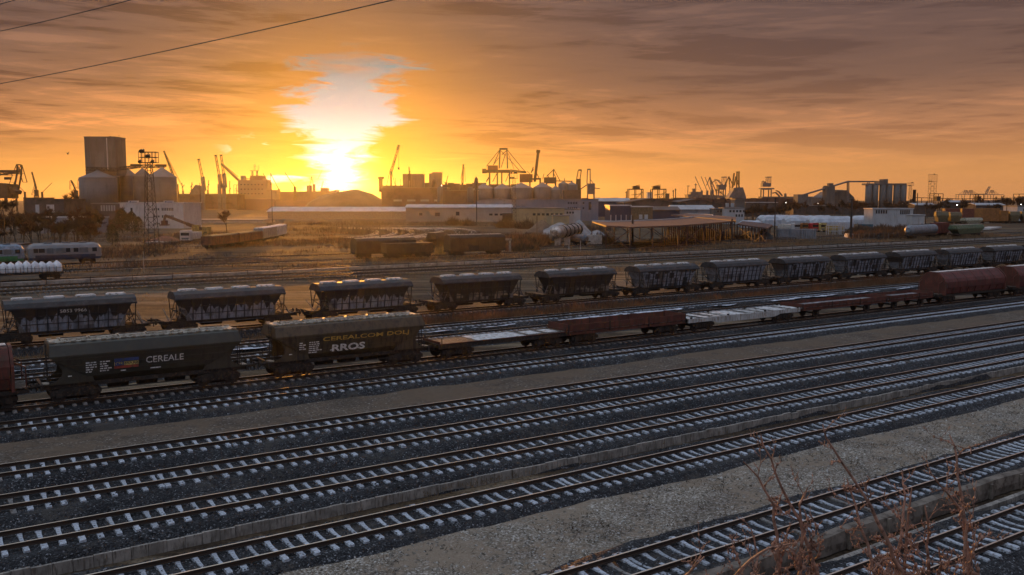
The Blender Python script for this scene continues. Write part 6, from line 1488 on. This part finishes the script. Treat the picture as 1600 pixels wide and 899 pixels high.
# power lines and a gull
for (a_, b_, hz_), lab in ((((0, 131), (615, 0), 6.0), 'lowest and longest of three power cables crossing the sky at upper left'), (((0, 49), (205, 0), 8.0), 'middle one of three power cables at upper left'), (((0, 7), (25, 0), 9.0), 'topmost short power cable in the upper left corner')):
    pa, pb = G(a_[0], a_[1], CAMZ + hz_), G(b_[0], b_[1], CAMZ + hz_); d = pb - pa; pts = []
    L_ = d.length; d.normalize(); lo_, hi_ = -45.0, L_ + 25
    for i in range(33):
        x = lo_ + (hi_ - lo_) * i / 32; f = (x / L_); pts.append(pa + d * x + Vector((0, 0, -.10 * 4 * (max(-.6, min(1.6, f))) * (1 - max(-.6, min(1.6, f))) * (L_ / 30))))
    b = MB(); b.path(pts, .017, 6); tag(b.build('power_cable', BLACKP), lab, 'power cable', 'power cables')
b = MB(); p = P(106, 241, 260); s_ = MPP(260)
rg = random.Random(2)
b.loft([[(p.x + x, 260 + r_ * math.cos(t), p.z + z + r_ * math.sin(t)) for t in (0, 1.26, 2.51, 3.77, 5.03)] for x, z, r_ in ((-.32, .02, .01), (-.2, 0, .07), (0, 0, .1), (.2, .02, .07), (.32, .07, .05), (.4, .05, .01))])
for pts in (((-.1, .02), (.12, .05), (.25, .35), (.5, .72), (.22, .5), (.0, .28)), ((-.1, .0), (.1, .0), (-.12, .30), (-.45, .42), (-.30, .25))):
    sg = -1 if pts[0][1] else 1; b.prism([(p.x + x, p.z + z) for x, z in pts], 260 + sg * .02, 260 + sg * .12)
tag(b.build('gull', M('dark_feathers', (.06, .05, .045), rough=.9)), 'dark gull in flight left of the elevator tower', 'bird')
# ------------------------------------------------------------------ vegetation
TWIG = M('bare_twigs', (.060, .040, .028), rough=.95, var=.3, scale=.3); TWIGR = M('reddish_twigs', (.085, .045, .026), rough=.95, var=.3, scale=.3); EVERG = M('dark_evergreen', (.030, .033, .016), rough=.95, var=.4, scale=.8)
BARK = M('grey_brown_bark', (.07, .052, .04), rough=.95, var=.3, scale=2)
def bare_tree(seed, h, spread, twigs, twig_w):
    """trunk and limbs as tapering tubes; the crown is a cloud of fine twigs with gaps"""
    q = random.Random(seed); tr = MB(); cr = MB(); tips = []
    def grow(p, d, l, r, dep):
        e = p + d * l; tr.tube(p, e, r, r * .62, 5 if dep < 2 else 4, False)
        if dep >= 3: tips.append((e, d)); return
        tips.append((e, d)) if dep == 2 else None
        for i in range(3 if dep else 4):
            nd_ = (d + Vector((q.uniform(-1, 1), q.uniform(-1, 1), q.uniform(-.1, .7))) * (.62 + .15 * dep) * spread).normalized()
            grow(p + d * l * q.uniform(.55, 1), nd_, l * q.uniform(.55, .8), r * .55, dep + 1)
    grow(Vector((0, 0, -.1)), Vector((q.uniform(-.08, .08), q.uniform(-.08, .08), 1)).normalized(), h * .36, h * .018, 0)
    for e, d in tips:
        for i in range(max(1, twigs // len(tips))):
            dd = (d + Vector((q.gauss(0, .6), q.gauss(0, .6), q.gauss(.25, .5)))).normalized(); l = h * q.uniform(.06, .16)
            s_ = e - d * h * q.uniform(0, .08); m_ = s_ + dd * l * .5 + Vector((q.gauss(0, 1), q.gauss(0, 1), q.gauss(0, 1))) * l * .12; t_ = s_ + dd * l
            w = Vector((q.gauss(0, 1), q.gauss(0, 1), q.gauss(0, .3))).normalized() * twig_w
            cr.add([s_ - w, s_ + w, m_ + w * .8, t_, m_ - w * .8], [(0, 1, 2, 3, 4)])
    return tr, cr
def mesh_of(mb, name, mat):
    me = bpy.data.meshes.new(name); me.from_pydata(mb.v, [], mb.f); me.update(); me.materials.append(mat); return me
PROTO = []
for i in range(6):
    tr, cr = bare_tree(20 + i, 8.0, (.8, 1.0, 1.15, .7, .95, 1.1)[i], 900, .045)
    PROTO.append((mesh_of(tr, 'trunk', BARK), mesh_of(cr, 'crown', (TWIG, TWIGR, TWIG, TWIGR, TWIG, TWIG)[i])))
def conifer(seed, h, w):
    q = random.Random(seed); cr = MB(); tr = MB(); tr.tube((0, 0, 0), (0, 0, h * .8), h * .03, h * .01, 6)
    for i in range(2600):
        t = q.random() ** .7; z = h * (.06 + .94 * t); rr = w * (math.sin(math.pi * min(1, (.22 + .78 * t))) ** .8 + .1) * (1 + .25 * math.sin(i * .37 + z * 4)) * q.uniform(.35, 1) ** .5
        a = q.uniform(0, 6.283); c = Vector((rr * math.cos(a), rr * math.sin(a), z)); n = Vector((q.gauss(0, 1), q.gauss(0, 1), q.gauss(0, 1))).normalized() * h * .035; m_ = n.cross(Vector((q.gauss(0, 1), q.gauss(0, 1), 1))).normalized() * h * .018
        cr.add([c - m_, c + m_, c + n], [(0, 1, 2)])
    return tr, cr
CON = []
for i in range(3):
    tr, cr = conifer(50 + i, 6.0, 1.7); CON.append((mesh_of(tr, 'trunk', BARK), mesh_of(cr, 'crown', EVERG)))
def plant_tree(name, x, y, h, proto, h0, label, group, rng, cat='tree', z=0):
    r = empty(name, (x, y, z), rng.uniform(0, 6.28), label, cat, group); s_ = h / h0; r.scale = (s_ * rng.uniform(.9, 1.15), s_ * rng.uniform(.9, 1.15), s_)
    for nm, me in (('trunk', proto[0]), ('crown', proto[1])):
        o = bpy.data.objects.new(nm, me); col.objects.link(o); o.parent = r
    return r
rg = random.Random(77)
# belt of bare trees at the left, standing in front of the shed and the house
for i in range(130):
    D = rg.uniform(225, 420); u = rg.uniform(-25, 205)
    if u > 150 and D < 300: D = rg.uniform(300, 380)
    hmax = 12.5 - (318 + rg.uniform(0, 30) - 311) * MPP(D); h = max(4.0, min(hmax, 11.5)) * rg.uniform(.75, 1.0)
    p = P(u, 400, D); plant_tree('bare_tree', p.x, D, h, rg.choice(PROTO), 8.0, 'bare brown tree in the dense tree belt at the left, before the grain silos', 'bare trees of the left belt', rg)
for u, D, h, lab in ((177, 248, 5.6, 'round dark evergreen right of the pale grey locomotive'),): 
    p = P(u, 400, D); plant_tree('evergreen_tree', p.x, D, h, CON[0], 6.0, lab, None, rg)
for u, D, h, lab in ((193, 330, 9.0, 'reddish bush-like evergreen in front of the left part of the white office block'), (208, 325, 8.0, 'second dark evergreen in front of the white office block'), (218, 322, 6.2, 'lower dark evergreen left of the lattice floodlight mast')):
    p = P(u, 400, D); plant_tree('evergreen_tree', p.x, D, h, CON[1 if u < 200 else 2], 6.0, lab, None, rg)
for u, D, h, lab in ((123, 185, 4.6, 'small bare tree in front of the right end of the pale grey locomotive'), (355, 330, 10, 'lone bare tree behind the curved wagon row'), (117, 600, 20, 'tall bare tree just left of the tall silos'), (126, 560, 18, 'tall bare tree against the left silo'), (5, 500, 16, 'tall bare tree at the left edge under the bridge crane'), (24, 470, 15, 'tall bare tree below the small leaning jib crane at the left')):
    p = P(u, 400, D); plant_tree('bare_tree', p.x, D, h, PROTO[int(u) % 6], 8.0, lab, None, rg)
# trees of the right: belt behind the stacks and depot
for i in range(88):
    D = rg.uniform(560, 860); u = rg.uniform(1215, 1640)
    if i < 16: D = rg.uniform(470, 560); u = rg.uniform(1165, 1240)
    top = 311 if u < 1400 else (309 if u < 1560 else 303); h = (12.5 + (311 - top - rg.uniform(-7, 1)) * MPP(D)) * rg.uniform(.7, .98)
    p = P(u, 400, D); plant_tree('bare_tree', p.x, D, h, rg.choice(PROTO), 8.0, 'bare tree in the long brown tree belt below the right-hand skyline', 'bare trees of the right belt', rg)
for i in range(7):
    D = rg.uniform(600, 700); u = 1585 + i * 8; p = P(u, 400, D); plant_tree('bare_tree', p.x, D, 15 + rg.uniform(-1, 2), rg.choice(PROTO), 8.0, 'tall bare tree on the skyline at the right edge', 'tall trees at the right edge', rg)
# brush right of the lorries
def shrub_mesh(seed, n=420):
    q = random.Random(seed); b = MB()
    for i in range(n):
        a = q.uniform(0, 6.283); f = q.random() ** .6; bx, by = f * .9 * math.cos(a), f * .9 * math.sin(a); h = q.uniform(.5, 1.0) * (1 - .45 * f)
        e = Vector((bx + q.gauss(0, .22), by + q.gauss(0, .22), h)); s_ = Vector((bx, by, 0)); w = Vector((q.gauss(0, 1), q.gauss(0, 1), 0)).normalized() * .014
        m_ = (s_ + e) / 2 + Vector((q.gauss(0, .08), q.gauss(0, .08), 0)); b.add([s_ - w, s_ + w, m_ + w, e, m_ - w], [(0, 1, 2, 3, 4)])
    return b
STRAW = M('dry_straw', (.21, .145, .085), rough=.95, var=.4, scale=.5); BRUSH = M('dry_brush', (.075, .050, .032), rough=.95, var=.35, scale=.5); RUSSET = M('russet_weeds', (.17, .092, .050), rough=.95, var=.35, scale=.5)
SHR = [mesh_of(shrub_mesh(i), 'dry_bush', m_) for i, m_ in enumerate((BRUSH, STRAW, RUSSET))]
def bush(u, D, h, w, k, label, group):
    p = P(u, 400, D); o = bpy.data.objects.new('dry_bush', SHR[k]); col.objects.link(o); o.location = (p.x, D, 0); o.rotation_euler.z = rg.uniform(0, 6); o.scale = (w, w, h); tag(o, label, 'bush', group)
for i in range(34): bush(rg.uniform(1335, 1425), rg.uniform(275, 350), rg.uniform(2.5, 4.6), rg.uniform(3, 5), rg.choice((0, 0, 2)), 'dry brown bush in the thicket between the lorries and the grey tank wagon', 'thicket of dry bushes at the right')
for i in range(20): bush(rg.uniform(795, 850), rg.uniform(215, 262), rg.uniform(2.2, 4.4), rg.uniform(2, 4), rg.choice((0, 2, 2)), 'dry russet bush between the long dark hopper wagon and the steel drum', 'russet bushes beside the steel drum')
for u, D, h, w, lab in ((937, 262, 4.0, 4.5, 'dry bush under the left end of the big canopy'), (822, 380, 6, 5, 'dark bush left of the brown earth heap'), (790, 392, 6.5, 5, 'dark bush right of the slim floodlight mast base'), (708, 430, 6, 4, 'dark bush before the white-walled warehouse'), (730, 420, 5, 4, 'second dark bush before the white-walled warehouse')): bush(u, D, h, w, 0, lab, None)
leafy(STRAW); leafy(RUSSET); leafy(TWIGR, .3)
# loose dry grass and weeds: nobody could count it
def weeds(name, mat, pts, hmin, hmax, wd, seed, lean=.25):
    q = random.Random(seed); b = MB()
    for x, y, z, sc_ in pts:
        h = q.uniform(hmin, hmax) * sc_; a = q.uniform(0, 3.1416); w = Vector((math.cos(a), math.sin(a), 0)) * wd * q.uniform(.6, 1.4); s_ = Vector((x, y, z)); e = s_ + Vector((q.gauss(0, lean) * h, q.gauss(0, lean) * h, h)); m_ = s_ + (e - s_) * .55 + w * q.uniform(-1, 1)
        b.add([s_ - w, s_ + w, m_ + w * .7, e, m_ - w * .7], [(0, 1, 2, 3, 4)])
    me = mesh_of(b, name, mat); o = bpy.data.objects.new(name, me); col.objects.link(o); tag(o, kind='stuff')
def clumps(n, per, sfun, seed, rad_):
    q = random.Random(seed); out = []
    for i in range(n):
        x, y, z, sc_ = sfun(q)
        for j in range(per): out.append((x + q.gauss(0, rad_), y + q.gauss(0, rad_), z, sc_ * q.uniform(.6, 1)))
    return out
def between_tracks(ka, kb, lo, hi, s0, s1, z):
    def f(q):
        while True:
            s_ = q.uniform(s0, s1); t_ = q.uniform(lo, hi); a_ = T[ka].at(s_); c_ = T[kb].at(s_); p = a_ + (c_ - a_) * t_
            k_ = float(fbm(np.array([p.x * .09]), np.array([p.y * .09]))[0])
            if k_ > q.uniform(-.22, .12): return p.x, p.y, z, .7 + max(0, k_) * 1.8
    return f
weeds('dry_weeds', RUSSET, clumps(2400, 10, between_tracks('Tb', 'Th', .28, .84, 30, 175, .1), 1, .45), .6, 1.4, .024, 1)
weeds('dry_weeds', STRAW, clumps(1600, 9, between_tracks('Tb', 'Th', .26, .88, -10, 200, .1), 2, .5), .35, 1.0, .022, 2)
def behind(off0, off1, s0, s1):
    def f(q):
        while True:
            s_ = q.uniform(s0, s1); o_ = q.uniform(off0, off1); p = KERB.o + KERB.u * s_ + KERB.n * o_
            k_ = float(fbm(np.array([p.x * .05]), np.array([p.y * .05]))[0])
            if k_ > q.uniform(-.2, .15): return p.x, p.y, 0.0, .8 + max(0, k_)
    return f
weeds('dry_grass', STRAW, clumps(2600, 6, behind(-34, -2, -20, 330), 3, .7), .2, .6, .035, 3)
weeds('dry_grass', STRAW, clumps(2400, 6, behind(6, 26, 60, 360), 4, .8), .5, 1.5, .05, 4)
weeds('dry_grass', BRUSH, clumps(1500, 6, behind(6, 60, -60, 300), 5, .9), .3, 1.1, .05, 5)
def left_yard(q):
    while True:
        D = q.uniform(165, 330); u = q.uniform(-40, 580); p = P(u, 400, D); k_ = float(fbm(np.array([p.x * .045 + 40]), np.array([p.y * .045]))[0])
        if k_ > q.uniform(-.05, .2): return p.x, D, 0, .7 + k_ * 2
weeds('scrub', BRUSH, clumps(1500, 11, left_yard, 15, 1.0), .5, 1.9, .045, 15)
weeds('scrub', RUSSET, clumps(900, 9, left_yard, 16, .9), .4, 1.4, .04, 16)
def far_yard(q):
    while True:
        D = q.uniform(260, 460); u = q.uniform(420, 960); p = P(u, 400, D); k_ = float(fbm(np.array([p.x * .03 + 10]), np.array([p.y * .03]))[0])
        if k_ > q.uniform(-.02, .2): return p.x, D, 0, .8 + k_ * 2
weeds('scrub', BRUSH, clumps(1100, 10, far_yard, 17, 1.4), .5, 2.2, .07, 17)
# tall reeds in the sun between the dark wagons
b = []
q = random.Random(9)
for i in range(260):
    u = q.choice((q.gauss(661, 1.2), q.gauss(684, 4), q.gauss(692, 1.0), q.uniform(655, 696))); p = G(u, 401 - (u - 655) * .05, 0); b.append((p.x, p.y + q.uniform(-1, 1), 0, 1.0))
weeds('reeds', leafy(M('pale_reeds', (.34, .24, .09), rough=.9, var=.3)), b, .8, 2.6, .05, 9, .10)
# debris and dry tufts on the pale gravel, and grass by the block wall
def on_gravel(q):
    s_ = q.uniform(0, 120); a_ = T['T6'].at(s_); c_ = T['T5'].at(s_); p = a_ + (c_ - a_) * q.uniform(.25, .72); return p.x, p.y, .08, 1
weeds('dry_tufts', BRUSH, clumps(420, 12, on_gravel, 12, .20), .06, .24, .014, 12, .9)
def by_wall(q):
    s_ = q.choice((q.gauss(20, 2.5), q.uniform(5, 90))); p = T['T4'].at(s_); c_ = T['T5'].at(s_); p = p + (c_ - p) * q.uniform(.38, .6); return p.x, p.y, .2, 1
weeds('dry_tufts', STRAW, clumps(90, 7, by_wall, 13, .15), .08, .30, .012, 13, .5)

# timber beam and lower ledge between the two nearest tracks
TIMB = M('weathered_timber', (.16, .135, .11), rough=.9, var=.4, scale=1.2, dirt=(.06, .045, .035), dirt_amt=.45, bump=.06, bscale=5)
WC = wall_frame([(1110, 897), (1296, 832), (1397, 797), (1465, 777), (1600, 734)], .75)
r = empty('timber_beam', (WC.o.x, WC.o.y, 0), WC.phi, 'long weathered timber retaining beam between the two nearest tracks', 'retaining beam')
b = MB(); xs_ = np.arange(-8, 130, .5); rings = []
for x in xs_:
    w1 = float(fbm(np.array([x * .35]), np.array([2.0]))[0]) * .12; w2 = float(fbm(np.array([x * .5]), np.array([9.0]))[0]) * .16
    rings.append([(x, -.20 + w1 + w2 * .6, .06), (x, -.22 + w1, .38), (x, -.16 + w1, .72 + w2), (x, .18 + w1, .76 + w2), (x, .22 + w1, .06)])
b.loft(rings); bm_ = b.build('beam', TIMB, r)
b = MB(); x = -6
while x < 125: b.box(x, -.26, .38, .16, .10, .62); x += 2.4
b.build('stake', TIMB, r)
b = MB(); b.loft([[(x, -.95 + float(fbm(np.array([x * .3]), np.array([5.0]))[0]) * .14, .02), (x, -.95 + float(fbm(np.array([x * .3]), np.array([5.0]))[0]) * .14, .24 + float(fbm(np.array([x * .7]), np.array([7.0]))[0]) * .05), (x, -.76, .26), (x, -.76, .02)] for x in xs_]); b.build('ledge', CONC, r)

# red-brown bare saplings close to the viewer, rooted below the picture
SAPB = M('red_brown_bark', (.30, .165, .115), rough=.65, var=.4, scale=3, dirt=(.06, .03, .022), dirt_amt=.4, spec=.4)
def sapling(stems, D, root_uv, seed, label):
    """stems: main stems as picture-measured points at about D metres; side twigs grow from them."""
    q = random.Random(seed); base = Vector((P(root_uv, 880, D).x, D, 0)); r = empty('bare_sapling', base, 0, label, 'sapling', 'red-brown bare saplings')
    br = MB(); tw = MB()
    def twig(p, d, l, rr, dep):
        n = 5; pts = [p]; dd = d.copy()
        for i in range(n):
            dd = (dd + Vector((q.gauss(0, .20), q.gauss(0, .20), q.gauss(.05, .16)))).normalized(); pts.append(pts[-1] + dd * l / n)
        for i in range(n):
            tw.tube(pts[i], pts[i + 1], rr * (1 - .75 * i / n), rr * (1 - .75 * (i + 1) / n), 5, False)
            if i and q.random() < .6: c = pts[i]; s2 = rr * 1.9; tw.blob(c, s2, s2, s2 * 1.6, q, 5, 3, .2, -.9)
            if dep and i and q.random() < .9:
                side = dd.cross(Vector((q.gauss(0, 1), q.gauss(0, 1), q.gauss(0, 1)))).normalized(); twig(pts[i], (dd * .55 + side * .8 + Vector((0, 0, .25))).normalized(), l * q.uniform(.3, .55), rr * .6, dep - 1)
    for st in stems:
        pts = [base * 0 + Vector((q.uniform(-.15, .15), q.uniform(-.1, .1), -.05))]; off = q.uniform(-.8, .8)
        for i, (u, v) in enumerate(st): w = P(u, v, D + off * (i + 1) / len(st)); pts.append(w - base)
        full = []
        for a_, c_ in zip(pts, pts[1:]):
            m = max(2, int((c_ - a_).length / .35))
            for i in range(m): full.append(a_ + (c_ - a_) * i / m + Vector((q.gauss(0, .022), q.gauss(0, .03), 0)))
        full.append(pts[-1]); n = len(full); r0 = .072
        for i in range(n - 1):
            ra, rb = r0 * (1 - i / n) ** .85 + .009, r0 * (1 - (i + 1) / n) ** .85 + .009; br.tube(full[i], full[i + 1], ra, rb, 7, False)
            if i > n * .30 and q.random() < .85:
                d = (full[i + 1] - full[i]).normalized(); side = d.cross(Vector((q.gauss(0, 1), q.gauss(0, 1), q.gauss(0, .5)))).normalized()
                twig(full[i], (d * .75 + side * .8).normalized(), q.uniform(.5, 1.25) * (1.25 - .6 * i / n), max(.013, ra * .5), 2 if i < n * .75 else 1)
    br.build('stem', SAPB, r, True); tw.build('branch', SAPB, r, True); return r
z3 = lambda pts: [(1060 + x / 2.963, 600 + y / 2.963) for x, y in pts]
sapling([z3([(1030, 870), (945, 690), (850, 505), (760, 360), (690, 255), (668, 185)]), z3([(910, 880), (870, 740), (825, 570), (780, 440)])], 20.5, 1405, 3, 'bare red-brown sapling with a long leaning stem, in the middle of the lower right corner')
sapling([z3([(1345, 880), (1330, 700), (1305, 520), (1280, 340), (1255, 235)]), z3([(1330, 700), (1310, 590), (1240, 500), (1185, 430)])], 19.5, 1513, 5, 'tall straight red-brown sapling at the right of the lower right corner')
sapling([z3([(645, 880), (600, 760), (565, 640), (480, 480), (420, 345), (380, 230)]), z3([(560, 880), (575, 700), (572, 560), (598, 480)]), z3([(470, 890), (450, 700), (440, 560), (370, 430), (300, 360)])], 21.5, 1275, 6, 'many-stemmed red-brown sapling at the left of the saplings in the lower right')
sapling([z3([(1040, 890), (1052, 760), (1065, 600), (1080, 480)]), z3([(1000, 890), (1040, 640), (1045, 520), (1038, 400)])], 22.5, 1410, 8, 'thin twin-stemmed sapling just behind the leaning one at the lower right')
sapling([z3([(1200, 900), (1215, 840), (1205, 760)]), z3([(1160, 900), (1155, 800), (1165, 700), (1140, 560)])], 21, 1460, 9, 'short bare sapling between the leaning and the tall straight one')
sapling([z3([(350, 900), (365, 800), (350, 700)]), z3([(250, 900), (330, 820), (420, 760), (520, 740)]), z3([(20, 900), (60, 850), (120, 800)])], 20, 1185, 10, 'low spreading sapling at the far left of the saplings, only its tips showing')
